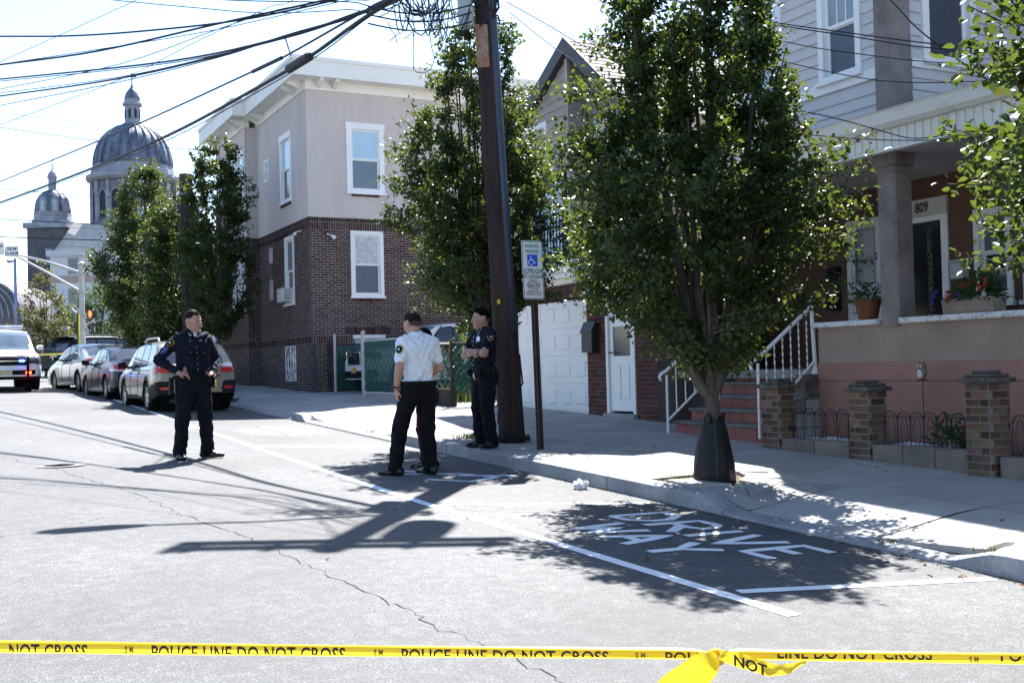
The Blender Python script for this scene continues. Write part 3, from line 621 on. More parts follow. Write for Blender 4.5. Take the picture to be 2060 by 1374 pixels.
window(PD, ph, 6.3, 7.4, 2.2, 3.42, .09, up=M_GLASS, lo=M_SCREEN)
# house number
def text(s, size, fn, name, m, parent, ext=.002, spacing=1., align='CENTER', bold=0., clip=None, local=False, sx=1.):
    c = bpy.data.curves.new('t', 'FONT'); c.body = s; c.size = size; c.align_x = align; c.align_y = 'CENTER'; c.space_character = spacing; c.extrude = ext; c.offset = bold; c.resolution_u = 3
    o = bpy.data.objects.new('t', c); COL.objects.link(o); me = bpy.data.meshes.new_from_object(o.evaluated_get(bpy.context.evaluated_depsgraph_get())); bpy.data.objects.remove(o); bpy.data.curves.remove(c)
    if clip:
        bm = bmesh.new(); bm.from_mesh(me)
        bmesh.ops.bisect_plane(bm, geom=bm.verts[:]+bm.edges[:]+bm.faces[:], plane_co=(0, clip[0], 0), plane_no=(0, 1, 0), clear_inner=clip[1] > 0, clear_outer=clip[1] < 0); bm.to_mesh(me); bm.free()
    for v in me.vertices: v.co = fn(v.co.x*sx, v.co.y, v.co.z)
    me.materials.clear(); me.materials.append(m); me.name = name
    return obj(name, me, parent, local)
M_BLACK = mat('black_enamel', (.015, .015, .016), .4)
text('809', .19, lambda x, y, z: PD.P(10.84-x, 3.56+y+x*.03, .053+z), 'house_number', M_BLACK, ph, bold=.004, sx=.8)
# mailboxes (two) and the white box by the door
for z, a in ((2.60, 12.55), (2.26, 12.56)):
    m = thing('mailbox', ('upper' if z > 2.5 else 'lower')+' of two black mailboxes beside the scalloped storm door', 'mailbox', PD.P(a, z, .01), group='mailboxes on the porch')
    b = MB(); b.prism([(.01, 0), (.11, 0), (.11, .22), (.07, .30), (.01, .31)], lambda n, q, d: PD.P(a+d, z+q, n), -.11, .11); b.build('box', M_BLACK, m)
    PD.B('lid', MATS['black_metal'], m, a-.12, a+.12, z+.20, z+.225, .1, .135); PD.B('sticker', mat('sticker_white' if z > 2.5 else 'sticker_yellow', (.6, .6, .6) if z > 2.5 else (.6, .45, .03), .6), m, a-.02 if z < 2.5 else a-.08, a+.08 if z < 2.5 else a-.03, z+.14 if z < 2.5 else z+.02, z+.18 if z < 2.5 else z+.05, .11, .113)
wb = thing('wall_box', 'white metal box on the wall right of door 809', 'box', PD.P(10.22, 2.54, 0)); PD.B('case', mat('box_white', (.5, .5, .5), .6), wb, 10.12, 10.33, 2.54, 2.76, .01, .14, bevel=.008); PD.B('lid', MATS['box_white'], wb, 10.11, 10.34, 2.765, 2.79, .01, .16)
# porch eave: gutter, ribbed fascia, thin roof sheet
M_GUT = mat('gutter_white', (.74, .73, .70), .55, c2=(.50, .49, .47), scale=2.5, fine=14, ramp=(.28, .45)); PYF = 13.6
b = MB(); b.prism([(9.60, 4.36), (9.62, 4.37), (9.66, 4.22), (9.72, 4.18), (9.80, 4.18), (9.80, 4.33), (9.64, 4.37)], lambda p, q, d: (p, d, q), PYE, PYF); b.build('gutter', M_GUT, ph)
Bx('fascia', M_GUT, ph, 9.80, 9.86, PYE, PYF, 3.93, 4.34)
yy = PYE
while yy < PYF-.1:
    b = MB(); b.box(9.785, 9.80, yy+.012, yy+.10, 3.95, 4.175); b.build('fascia_strip', M_GUT, ph); yy += .115
Bx('drip_edge', M_GUT, ph, 9.77, 9.86, PYE, PYF, 3.925, 3.948)
MB().add([(9.62, PYE, 4.372), (9.62, PYF, 4.372), (11.6, PYF, 4.62), (11.6, PYE, 4.62)], [(0, 1, 2, 3)]).build('porch_roof', mat('roof_grey', (.35, .34, .34), .85), ph, fix=False)
# upper floor: street front to the corner column, then a side wall facing down the street
PU, PV = PL('x', 10.24), PL('y', 9.64); ZT = 7.15
hA = [(10.17, 10.85, 5.10, 6.75), (11.60, 12.35, 5.10, 6.75)]
wall(PU, 'upper_wall', M_SIDW, ph, 9.88, 12.6, 4.3, ZT, hA); hB = [(10.74, 11.60, 5.17, 6.75)]
wall(PV, 'upper_wall', M_SIDW, ph, 10.5, 12.6, 4.3, ZT, hB)
Bx('upper_wall', M_SIDW, ph, 12.6, 12.75, PYE, 9.64, 4.3, ZT)
siding(PU, ph, M_SIDW, 9.90, 12.6, 4.50, 4.95, hA, .145); siding(PU, ph, M_SIDW, 9.88, 12.6, 5.09, ZT, hA, .145)
siding(PV, ph, M_SIDW, 10.52, 12.6, 4.50, 5.05, hB, .145); siding(PV, ph, M_SIDW, 10.5, 12.6, 5.16, ZT, hB, .145)
PU.B('belt_board', M_WHITE, ph, 9.88, 12.6, 4.95, 5.08, 0, .045); PV.B('belt_board', M_WHITE, ph, 10.5, 12.6, 5.05, 5.15, 0, .045)
column(10.16, 10.48, 9.57, 9.89, 4.36, 7.14, cap=False)
window(PU, ph, 10.13, 10.87, 5.10, 6.75, .09, mid=.42, up=mat('pane_blue_grey', (.28, .33, .38), .15, var=.1), lo=M_SCREEN, proud=.05, grid=3)
window(PU, ph, 11.58, 12.37, 5.10, 6.75, .09, mid=.3, up=M_GLSKY, lo=M_GLSKY, proud=.05, grid=3); pass
window(PV, ph, 10.70, 11.64, 5.15, 6.75, .11, mid=.86, lo=mat('dark_curtain', (.05, .06, .085), .35, var=.25, stretch=(14, 1, 1)), up=M_GLASS, proud=.05)
Bx('roof', MATS['flat_roof'], ph, 10.2, 20, 9.6, 12.62, ZT, ZT+.12); Bx('roof', MATS['flat_roof'], ph, 12.6, 20, PYE, 9.6, ZT, ZT+.12)
Bx('end_wall', M_SIDW, ph, 10.3, 20, 12.5, 12.6, 4.3, ZT); Bx('back_wall', M_SIDW, ph, 19.8, 20, PYE, 12.6, .3, ZT); Bx('end_wall', M_STT, ph, 12.0, 20, 14.2, 14.3, .3, 4.3)
# dark stucco cheek between the steps and the garage house
Bx('cheek_wall', mat('cheek_grey', (.085, .08, .088), .9, var=.12, scale=1.5), ph, 10.62, 10.75, 13.1, 14.5, .3, 1.39); Bx('cheek_wall', MATS['cheek_grey'], ph, 10.62, 10.7, 13.42, 14.5, 1.39, 3.95)
# ------------------------------------------------------------------ tiled steps
st = thing('front_steps', 'front steps with red tiled risers and grey stone treads below the porch', 'steps', (9.3, 12, .45))
M_TILE = mat('red_tile', (.26, .065, .06), .55, var=.12, scale=5, isl=.18); M_TREAD = mat('tread_stone', (.20, .19, .185), .9, c2=(.10, .095, .09), scale=10, fine=60, bump=.6, bdist=.01)
ztr = [.53, .705, .88, 1.055, 1.23, 1.40]
for k in range(5):
    x = 9.30+.28*k; z0, z1 = ztr[k], ztr[k+1]
    Bx('step_core', mat('grout', (.45, .42, .40), .9), st, x+.012, 10.9, 10.93, 13.0, (.2 if k == 0 else z0-.05), z1-.04)
    yy = 10.94
    while yy < 12.98:
        y1 = min(yy+.295, 12.99); Bx('tile', M_TILE, st, x, x+.011, yy+.004, y1-.004, z0+(.0 if k else -.12), z1-.052, bevel=.003); yy += .295
    yy = x+.02
    while yy < 10.2 and k < 4: 
        y1 = yy+.28; MB().box(yy, y1-.006, 13.0, 13.012, z0-(.12 if k == 0 else .0), z1-.05).build('tile', M_TILE, st); break
    Bx('tread', M_TREAD, st, x-.035, x+.30, 10.93, 13.03, z1-.045, z1, bevel=.012)
def railing(Y, pts, label, twist, name='stair_railing'):
    """pts: (X,z) of lower newel foot, its top, upper newel foot, its top"""
    r = thing(name, label, 'railing', (pts[0][0], Y, pts[0][1])); m = mat('railing_white', (.78, .78, .78), .45, var=.05)
    (x0, z0), (x1, z1), (x2, z2), (x3, z3) = pts
    b = MB(); b.tube([(x0, Y, z0), (x1, Y, z1)], .019, 8); b.build('post', m, r); b = MB(); b.tube([(x2, Y, z2), (x3, Y, z3)], .026, 8); b.lathe([(.05, 0), (.05, .04), (.035, .09)], (x2, Y, z2), 10); b.build('post', m, r)
    b = MB(); b.tube([(x1-.10, Y, z1-.08), (x1-.125, Y, z1-.03), (x1-.09, Y, z1+.02), (x1, Y, z1+.06), (x3, Y, z3)], [.018, .022, .026, .026, .026], 8); b.build('handrail', m, r)
    f = .18; b = MB(); b.tube([(x0, Y, z0+f), (x2, Y, z2+f)], .018, 8); b.build('bottom_rail', m, r)
    n = 6
    for k in range(1, n+1):
        t = k/(n+1); xa = x0+(x2-x0)*t; zb = z0+f+(z2-z0)*t; zt = z1+.06+(z3-z1-.06)*((xa-x1)/(x3-x1))
        if twist:
            b = MB(); N_ = 28; vs = []
            for q in range(N_+1):
                th = q*math.pi*.30; z = zb+(zt-zb)*q/N_
                for s in range(4):
                    an = th+s*math.pi/2; rr = .013 if s % 2 == 0 else .006
                    vs.append((xa+rr*math.cos(an), Y+rr*math.sin(an), z))
            b.add(vs, [(q*4+s, q*4+(s+1) % 4, q*4+4+(s+1) % 4, q*4+4+s) for q in range(N_) for s in range(4)])
        else: b = MB().tube([(xa, Y, zb), (xa, Y, zt)], .010, 6)
        b.build('baluster', m, r)
railing(13.0, [(9.17, .53), (9.17, 1.36), (10.3, 1.40), (10.3, 2.26)], 'white metal stair railing beside the garage house, partly behind the tree', False)
railing(10.99, [(9.15, .55), (9.15, 1.5), (10.10, 1.34), (10.06, 2.22)], 'white stair railing with twisted balusters next to the porch wall', True)
Bx('stair_block', mat('stair_block', (.18, .15, .14), .9, var=.3, scale=6, bump=.5), st, 9.85, 10.16, 10.935, 11.08, .4, 1.34)
# ------------------------------------------------------------------ brick pillars and planting bed
M_PBR = mat('pillar_brick', (.185, .115, .088), .9, c2=(.095, .062, .052), scale=7, fine=70, bump=.5, isl=.55); M_PMO = mat('pillar_mortar', (.27, .24, .22), .95, var=.2); M_CAP = mat('pillar_cap', (.15, .135, .13), .95, var=.35, scale=14, fine=80, bump=.8, bdist=.012)
def pillar(x0, x1, y0, y1, zt, label):
    zb = zwalk((x0+x1)/2, (y0+y1)/2)-.03
    p = thing('brick_pillar', label, 'pillar', ((x0+x1)/2, (y0+y1)/2, zb), group='brick pillars of the front bed')
    Bx('core', M_PMO, p, x0+.012, x1-.012, y0+.012, y1-.012, zb, zt-.12)
    b = Bricks(M_PBR, .04)
    class PB2(PL):
        def P(s, a, z, n=0): return (s.p+n, a, z) if s.ax == 'x' else (a, s.p+n, z)
    for i, (pl, a0, a1) in enumerate(((PL('x', x0+.012), y0+.012, y1-.012), (PL('y', y0+.012), x0+.012, x1-.012), (PB2('x', x1-.012), y0+.012, y1-.012), (PB2('y', y1-.012), x0+.012, x1-.012))):
        b.bond(pl, a0, a1, zb, zt-.12, bl=.2, bh=.0755, j=.013, alt=.05*i)
    b.flush(p, 300)
    for k, (e, h0, h1) in enumerate(((.04, -.12, -.07), (-.005, -.07, -.035), (-.055, -.035, 0))): Bx('cap', M_CAP, p, x0-e, x1+e, y0-e, y1+e, zt+h0, zt+h1, bevel=.012)
pillar(9.0, 9.31, 10.47, 10.78, 1.31, 'brick pillar with stepped cap at the foot of the steps')
pillar(9.0, 9.31, 9.0, 9.30, 1.29, 'brick pillar with stepped cap, middle one, left of the owl')
pillar(8.94, 9.26, 7.37, 7.67, 1.39, 'largest brick pillar with stepped cap, nearest the right edge')
M_BED = mat('bed_stone', (.24, .20, .18), .9, c2=(.13, .115, .105), scale=3, fine=40, bump=.4, isl=.15)
bed = thing('bed_edging', 'low row of stone blocks edging the planting bed between the pillars', 'edging', (9.1, 9, .4))
for y0, y1, z1 in ((9.32, 10.45, .59), (7.69, 8.98, .595), (1.5, 7.34, .56)):
    n = max(1, round((y1-y0)/.5)) if y0 > 5 else 8
    for k in range(n):
        a, c = y0+(y1-y0)*k/n, y0+(y1-y0)*(k+1)/n; Bx('block', M_BED, bed, 9.02, 9.2, a+.004, c-.004, .1, z1+random.uniform(-.008, .008), bevel=.01)
soil = MB().grid(lambda x, y: (x, y, .5+.03*math.sin(y*5+x*9)), [9.2, 9.5, 9.8, 10.09], [1.5+i*.3 for i in range(32)]).build('planting_bed', M_DIRT, fix=False); tag(soil, kind='structure')
pb = MB()
for k in range(420):
    y_ = random.choice((random.uniform(9.5, 10.3), random.uniform(8.35, 8.95), random.uniform(8.5, 8.95))); x_ = random.uniform(9.22, 9.6); r = random.uniform(.012, .03)
    pb.obox((x_, y_, .555+random.uniform(-.01, .02)), Vector((r, r*.3, 0)), Vector((-r*.4, r*.8, r*.2)), Vector((0, -r*.1, r*.6)))
tag(pb.build('white_pebbles', mat('white_pebble', (.72, .72, .74), .7, var=.1, isl=.1)), 'loose white pebbles spread over the planting bed', 'pebbles', kind='stuff')
def wirefence(y0, y1, label):
    f = thing('wire_border', label, 'border fence', (9.22, y0, .55), group='wire border fences in the bed'); n = max(2, round((y1-y0)/.17)); wd = (y1-y0)/n; m = mat('wire_black', (.018, .016, .02), .5, metal=.4)
    for k in range(n):
        c = y0+wd*(k+.5); b = MB(); h = .40
        b.tube([(9.22, c-wd*.5, .5), (9.22, c-wd*.5, .55+h*.75)]+[(9.22, c-wd*.5*math.cos(t), .55+h*.75+h*.25*math.sin(t)) for t in [math.pi*i/8 for i in range(1, 8)]]+[(9.22, c+wd*.5, .55+h*.75), (9.22, c+wd*.5, .5)], .0055, 5)
        for s in (-1, 1): b.tube([(9.222, c+s*wd*.30*math.sin(math.pi*t), .56+h*.9*t) for t in [i/10 for i in range(11)]], .004, 4)
        for s in (-1, 1): b.tube([(9.218, c+s*(wd*.3-.028*math.cos(t)*1.0), .55+h*.8+.028*math.sin(t)) for t in [math.pi*i/6 for i in range(8)]], .004, 4)
        b.build('hoop', m, f)
wirefence(9.34, 10.44, 'black wire hoop border between the steps pillar and the middle pillar'); wirefence(7.71, 8.97, 'black wire hoop border between the middle pillar and the largest pillar'); wirefence(5.6, 7.34, 'black wire hoop border right of the largest pillar')
# ------------------------------------------------------------------ vegetation
def leafmat(name, c, c2, trans=.45, tc=(.30, .42, .05), rough=.45):
    m = bpy.data.materials.new(name); m.use_nodes = True; t = m.node_tree; N = t.nodes; L = t.links; b = N['Principled BSDF']; out = N['Material Output']
    b.inputs['Roughness'].default_value = rough; b.inputs['Specular IOR Level'].default_value = .3
    ge = N.new('ShaderNodeNewGeometry'); oi = N.new('ShaderNodeObjectInfo'); ad = N.new('ShaderNodeMath'); ad.operation = 'ADD'; fr = N.new('ShaderNodeMath'); fr.operation = 'FRACT'
    L.new(ge.outputs['Random Per Island'], ad.inputs[0]); L.new(oi.outputs['Random'], ad.inputs[1]); L.new(ad.outputs[0], fr.inputs[0])
    rp = N.new('ShaderNodeValToRGB'); rp.color_ramp.elements[0].color = (*c, 1); rp.color_ramp.elements[1].color = (*c2, 1)
    e = rp.color_ramp.elements.new(.988); e.color = (*c2, 1); rp.color_ramp.elements[-1].color = (.30, .16, .03, 1); rp.color_ramp.elements[-1].position = .997
    L.new(fr.outputs[0], rp.inputs[0]); L.new(rp.outputs[0], b.inputs['Base Color'])
    tr = N.new('ShaderNodeBsdfTranslucent'); mx = N.new('ShaderNodeMix'); mx.data_type = 'RGBA'; mx.inputs[0].default_value = .75; mx.inputs[7].default_value = (*tc, 1); L.new(rp.outputs[0], mx.inputs[6]); L.new(mx.outputs[2], tr.inputs[0])
    ms = N.new('ShaderNodeMixShader'); ms.inputs[0].default_value = trans; L.new(b.outputs[0], ms.inputs[1]); L.new(tr.outputs[0], ms.inputs[2]); L.new(ms.outputs[0], out.inputs[0])
    MATS[name] = m; return m
M_LEAF = leafmat('leaf_pear', (.014, .027, .009), (.031, .049, .014), .26, (.19, .26, .03), .46)
M_LEAFY = leafmat('leaf_yellowing', (.045, .058, .016), (.085, .08, .022), .32, (.24, .23, .04), .5)
M_LEAFW = leafmat('leaf_willow', (.045, .075, .035), (.07, .105, .05), .32, (.16, .24, .08), .6)
M_LEAFD = leafmat('leaf_shrub', (.02, .045, .015), (.04, .08, .02), .3, (.12, .25, .04), .5)
M_BARK = mat('bark', (.12, .10, .085), .95, c2=(.05, .042, .038), scale=14, fine=60, bump=.9, bdist=.015, stretch=(1, 1, .25), ramp=(.36, .6))
def leaf_arrays(C, D, Nn, Ln, Wd):
    """C base points, D leaf axis, Nn leaf normal (all n x 3), lengths and widths"""
    S = np.cross(D, Nn); S /= np.linalg.norm(S, axis=1, keepdims=True)+1e-9; Up = np.cross(S, D)
    l = Ln[:, None]; w_ = Wd[:, None]
    f = lambda a, s, u: C+D*l*a+S*w_*s+Up*w_*u
    pts = np.stack([f(0, 0, 0), f(.3, .48, .16), f(.68, .36, .10), f(1.0, 0, -.12), f(.68, -.36, .10), f(.3, -.48, .16)], 1)
    return pts
def mesh_from_np(name, V_, F_, m, smooth=False):
    me = bpy.data.meshes.new(name); nf, k = F_.shape
    me.vertices.add(len(V_)); me.vertices.foreach_set('co', V_.astype(np.float32).ravel()); me.loops.add(nf*k); me.loops.foreach_set('vertex_index', F_.astype(np.int32).ravel())
    me.polygons.add(nf); me.polygons.foreach_set('loop_start', np.arange(0, nf*k, k, dtype=np.int32)); me.polygons.foreach_set('loop_total', np.full(nf, k, np.int32))
    if smooth: me.polygons.foreach_set('use_smooth', np.ones(nf, bool))
    me.materials.append(m); me.update(calc_edges=True); me.validate(); return me
def leaf_mesh(name, pts, m):
    n = len(pts); base = (np.arange(n)*6)[:, None]
    F_ = np.concatenate([base+np.array([[0, 1, 2, 3]]), base+np.array([[0, 3, 4, 5]])], 0)
    return mesh_from_np(name, pts.reshape(-1, 3), F_, m)
def unit(a): return a/(np.linalg.norm(a, axis=-1, keepdims=True)+1e-9)
LEAFP = None
def tree(name, label, base, env, fork, tr, nlimb, ntwig, nleaf, ll, m, seed, group=None, singles=0, lean=(0, 0), twl=.5, cat='tree', up=.8, sig=.05, keep=None):
    """env: (height above base, radius) pairs; trunk forks at height fork; twigs carry leaf sprays"""
    g = np.random.default_rng(seed); eh = np.array([e[0] for e in env]); er = np.array([e[1] for e in env]); rad = lambda z: np.interp(z, eh, er)
    t = thing(name, label, cat, base, group=group); Bv = np.array(base, float); b = MB(); top = eh[-1]
    ctr = lambda z: np.array([lean[0]*z/top, lean[1]*z/top])
    tw = [(lean[0]*k/6*fork/top+.02*math.sin(k*1.7+seed), lean[1]*k/6*fork/top+.015*math.cos(k*2.1+seed), fork*k/6) for k in range(7)]
    b.tube([(0, 0, -.15)]+tw, [tr*1.35, tr*1.2]+[tr*(1-.22*k/6) for k in range(1, 7)], 12)
    P = []; Dr = []
    top_pt = np.array(tw[-1])
    limbs = []
    for i in range(nlimb):
        ph = 2*math.pi*i*.381966+g.uniform(-.3, .3); zt = eh[0]+(top-eh[0])*(g.uniform(.22, 1.0)**.85); rr = rad(zt)*g.uniform(.45, .92)
        if i == 0: zt = top*.98; rr = .05
        e = np.array([*(ctr(zt)+rr*np.array([math.cos(ph), math.sin(ph)])), zt]); s = top_pt+np.array([0, 0, -g.uniform(0, .25)*fork*.6])
        k1 = s+(e-s)*np.array([.45, .45, .30])+g.normal(0, .03, 3); pts = []
        for q in range(9):
            u = q/8; pts.append((1-u)**2*s+2*u*(1-u)*k1+u*u*e+g.normal(0, .012, 3)*(q > 0))
        L_ = np.linalg.norm(e-s); r0 = tr*.42*min(1.2, .5+L_/top); b.tube([tuple(p) for p in pts], [r0*(1-.88*q/8) for q in range(9)], 6); limbs.append(np.array(pts))
    LP = np.concatenate([np.array([l[k]+(l[k+1]-l[k])*f_ for k in range(2, 8) for f_ in (0, .5)]) for l in limbs])
    zz_ = np.linspace(eh[0], top, 200); cdf = np.cumsum(rad(zz_)**1.7+.02); cdf /= cdf[-1]
    for i in range(ntwig):
        zq = float(np.interp(g.uniform(), cdf, zz_)); a_ = g.uniform(0, 2*math.pi); wob = .97+.19*math.sin(3*a_+zq*1.9+seed)+.13*math.sin(5*a_-zq*3.1+seed*2); rq = rad(zq)*wob*g.uniform(.08, 1.0)**.45*g.choice((1., 1., 1., 1.12)); q = np.array([*(ctr(zq)+rq*np.array([math.cos(a_), math.sin(a_)])), zq])
        d2 = np.linalg.norm(LP-q, axis=1)+np.maximum(0, LP[:, 2]-q[2]+.1)*2.; p = LP[int(np.argmin(d2))]+g.normal(0, .02, 3); ln = np.linalg.norm(q-p)
        if ln < .12: q = q+unit(q-p+np.array([0, 0, .05]))*.2
        mid = (p+q)/2+g.normal(0, .03, 3)
        b.tube([tuple(p), tuple(mid), tuple(q)], [.009*ll/.06, .006*ll/.06, .003*ll/.06], 4, cap=False)
        n = int(nleaf/ntwig*g.uniform(.35, 1.65)); tt = 1.04-.95*np.minimum(1, twl*1.1/max(ln, .1))*g.uniform(0, 1, n)[:, None]
        pts = (1-tt)**2*p+2*tt*(1-tt)*mid+tt**2*q+g.normal(0, sig, (n, 3)); P.append(pts); Dr.append(np.repeat(unit(q-p)[None], n, 0))
    P = np.concatenate(P); Dr = np.concatenate(Dr); n = len(P)
    D_ = unit(Dr*.5+g.normal(0, .75, (n, 3))+np.array([0, 0, -.25])); Nn = unit(g.normal(0, .7, (n, 3))+np.array([0, 0, .75])); Ln = ll*g.uniform(.5, 1.3, n); Wd = Ln*g.uniform(.55, .75, n)
    pts = leaf_arrays(P, D_, Nn, Ln, Wd)
    if keep is not None: k_ = keep(P+Bv); pts, P, D_, Nn, Ln = pts[k_], P[k_], D_[k_], Nn[k_], Ln[k_]
    b.build('trunk', M_BARK, t, smooth=True, local=True)
    order = np.arange(len(pts))
    if singles:
        d = P+Bv-np.array([0, 0, EYE]); order = np.argsort(np.linalg.norm(d, axis=1)); 
        for i in order[:singles]:
            me = LEAF1; o = obj('leaf', me, t, True); x = Vector(D_[i]); nn = Vector(Nn[i]); s = x.cross(nn).normalized(); u_ = s.cross(x)
            o.matrix_basis = Matrix.Translation(Vector(P[i])) @ Matrix(((x.x, s.x, u_.x), (x.y, s.y, u_.y), (x.z, s.z, u_.z))).to_4x4() @ Matrix.Scale(float(Ln[i]), 4)
        order = order[singles:]
    o = obj('crown', leaf_mesh('crown', pts[order], m), t, True); tag(o, kind='stuff'); return t
LEAF1 = leaf_mesh('leaf', leaf_arrays(np.zeros((1, 3)), np.array([[1., 0, 0]]), np.array([[0, 0, 1.]]), np.ones(1), np.full(1, .64)), M_LEAF)
GT = 'pear trees along the kerb'
tree('pear_tree', 'young pear tree with a black watering bag round its trunk in front of the steps', (6.83, 8.9, zwalk(6.83, 8.9)-.02), [(1.0, .25), (1.35, .75), (1.85, 1.2), (2.5, 1.48), (3.0, 1.46), (3.8, 1.15), (4.8, .98), (5.5, .45)], .88, .095, 30, 740, 57000, .064, M_LEAF, 11, GT, singles=280, twl=.5, lean=(-.14, .07))
tree('pear_tree', 'pear tree right behind the utility pole', (7.2, 14.86, zwalk(7.2, 14.86)-.02), [(1.5, .4), (2.0, 1.05), (2.9, 1.38), (3.9, 1.36), (4.8, 1.06), (5.7, .78), (6.6, .3)], 1.3, .085, 26, 620, 44000, .064, M_LEAF, 23, GT, twl=.5)
tree('pear_tree', 'pear tree reaching in from the right edge of the photo', (7.0, 4.0, zwalk(7.0, 4.0)-.02), [(1.75, .7), (2.1, 1.45), (2.5, 1.75), (3.0, 1.5), (3.6, 1.3), (4.6, 1.15), (5.4, .8), (6.0, .3)], 1.4, .10, 26, 640, 38000, .070, M_LEAF, 37, GT, singles=280, twl=.6)
tree('pear_tree', 'slender pear tree against the brick corner house, right of the dark pole', (6.75, 30.6, zwalk(6.75, 30.6)-.02), [(1.5, .5), (2.4, 1.0), (3.8, 1.1), (5.0, 1.0), (6.2, .85), (7.2, .35)], 1.5, .09, 18, 420, 22000, .088, M_LEAF, 41, GT, twl=.55)
tree('pear_tree', 'broad pear tree left of the dark pole in front of the church', (6.55, 40.5, zwalk(6.55, 40.5)-.02), [(.9, .7), (1.8, 1.5), (3.2, 1.8), (4.8, 1.7), (6.2, 1.3), (7.2, .85), (7.9, .35)], 1.4, .12, 24, 640, 32000, .11, M_LEAF, 53, GT, twl=.8, sig=.09)
tree('pear_tree', 'dark pear tree behind the parked tan hatchback', (6.9, 36.5, zwalk(6.9, 36.5)-.02), [(1.0, .6), (1.8, 1.4), (3.2, 1.65), (4.6, 1.5), (5.8, 1.0), (6.6, .4)], 1.2, .10, 20, 480, 24000, .10, M_LEAF, 59, GT, twl=.7, sig=.08)
tree('young_tree', 'thin yellowing young tree behind the white police car', (4.1, 52.5, 1.55), [(.6, .5), (1.5, 1.4), (2.6, 1.3), (3.6, .8), (4.6, .5), (5.3, .15)], .8, .06, 14, 170, 4200, .12, M_LEAFY, 61, twl=.8, sig=.09)
tree('green_tree', 'bushy pale green tree left of the signal pole', (8.2, 70, 1.7), [(.4, 1.4), (1.6, 2.4), (3.2, 2.5), (4.8, 1.5), (5.6, .4)], .8, .12, 16, 240, 9000, .15, M_LEAFW, 67, twl=1.1, sig=.14)
tree('green_tree', 'bushy pale green tree right of the signal pole', (11.5, 66, 1.7), [(.4, 1.2), (1.6, 1.9), (3.0, 1.8), (4.4, .6)], .8, .12, 14, 180, 6000, .15, M_LEAFW, 71, twl=1.0, sig=.14)
tree('green_tree', 'low green tree at the left edge below the arched roof', (.9, 76, 1.6), [(.3, 1.6), (1.2, 2.3), (2.4, 1.9), (3.6, .5)], .6, .1, 14, 160, 5000, .16, M_LEAFW, 73, twl=1.0, sig=.15)
# watering bag, tree pit and broken slab
gx, gy = 6.83, 8.9; gz = zwalk(gx, gy)
wb_ = MB(); prof = [(.205, -.02), (.212, .03), (.198, .16), (.172, .32), (.14, .46), (.115, .55), (.108, .60)]; NB = 36; vs = []
for j, (r, h) in enumerate(prof):
    for k in range(NB):
        th = 2*math.pi*k/NB; rr = r*(1+.035*math.sin(3*th+.5)+.03*math.sin(7*th+h*9)+.02*math.sin(11*th)); dz = .03*math.sin(2*th+1) if j == len(prof)-1 else 0
        vs.append((gx+rr*math.cos(th), gy+rr*math.sin(th), gz+h+dz))
wb_.add(vs, [(j*NB+k, j*NB+(k+1) % NB, (j+1)*NB+(k+1) % NB, (j+1)*NB+k) for j in range(len(prof)-1) for k in range(NB)])
wbag = thing('watering_bag', 'black plastic watering bag zipped round the tree trunk', 'watering bag', (gx, gy, gz))
wb_.build('bag', mat('black_plastic_bag', (.007, .0075, .009), .5, spec=.25, var=.3, scale=6, fine=18, bump=.5, bdist=.03), wbag, smooth=True)
M_ZIP = mat('zip_black', (.01, .01, .012), .5)
zth = math.atan2(-gy, -gx)+.12
MB().tube([(gx+(r+.008)*math.cos(zth), gy+(r+.008)*math.sin(zth), gz+h) for r, h in prof], .009, 5).build('zip', M_ZIP, wbag)
for s in (-.5, .7): MB().tube([(gx+.115*math.cos(zth+s), gy+.115*math.sin(zth+s), gz+.57), (gx+.135*math.cos(zth+s*1.1), gy+.135*math.sin(zth+s*1.1), gz+.66), (gx+.09*math.cos(zth+s*1.3), gy+.09*math.sin(zth+s*1.3), gz+.64)], [.03, .022, .01], 5, flat=.4).build('flap', MATS['black_plastic_bag'], wbag)
pit = MB().grid(lambda x, y: (x, y, zwalk(x, y)-.018+.008*math.sin(x*30)*math.cos(y*23)), [6.33+.122*i for i in range(11)], [PIT[0]-.01+(PIT[1]-PIT[0]+.02)*i/13 for i in range(14)]).build('tree_pit', M_DIRT, fix=False); tag(pit, kind='structure')
g2 = random.Random(5); gx0, gx1, gy0, gy1 = 6.335, 7.54, PIT[0], PIT[1]; NX, NY = 4, 6
nodes = {(i, j): (gx0+(gx1-gx0)*i/NX+(g2.uniform(-.09, .09) if 0 < i < NX else 0), gy0+(gy1-gy0)*j/NY+(g2.uniform(-.09, .09) if 0 < j < NY else 0)) for i in range(NX+1) for j in range(NY+1)}
for i in range(NX):
    for j in range(NY):
        q = [nodes[i, j], nodes[i+1, j], nodes[i+1, j+1], nodes[i, j+1]]; cx_, cy_ = sum(p[0] for p in q)/4, sum(p[1] for p in q)/4; dd = math.hypot((cx_-gx)/.8, cy_-gy)
        if dd < .40 or (dd < .6 and g2.random() < .35): continue
        sh = .93 if dd < .75 else .985; tl = (g2.uniform(-.05, .05), g2.uniform(-.05, .05)) if dd < .8 else (0, 0); q = [(cx_+(p[0]-cx_)*sh, cy_+(p[1]-cy_)*sh) for p in q]; e_ = g2.uniform(0, .02) if dd < .8 else 0
        MB().prism(q, lambda p, r, d_: (p, r, zwalk(p, r)+e_+(p-cx_)*tl[0]+(r-cy_)*tl[1]+d_), -.05, .0).build('slab_fragment', M_CONC, walk)
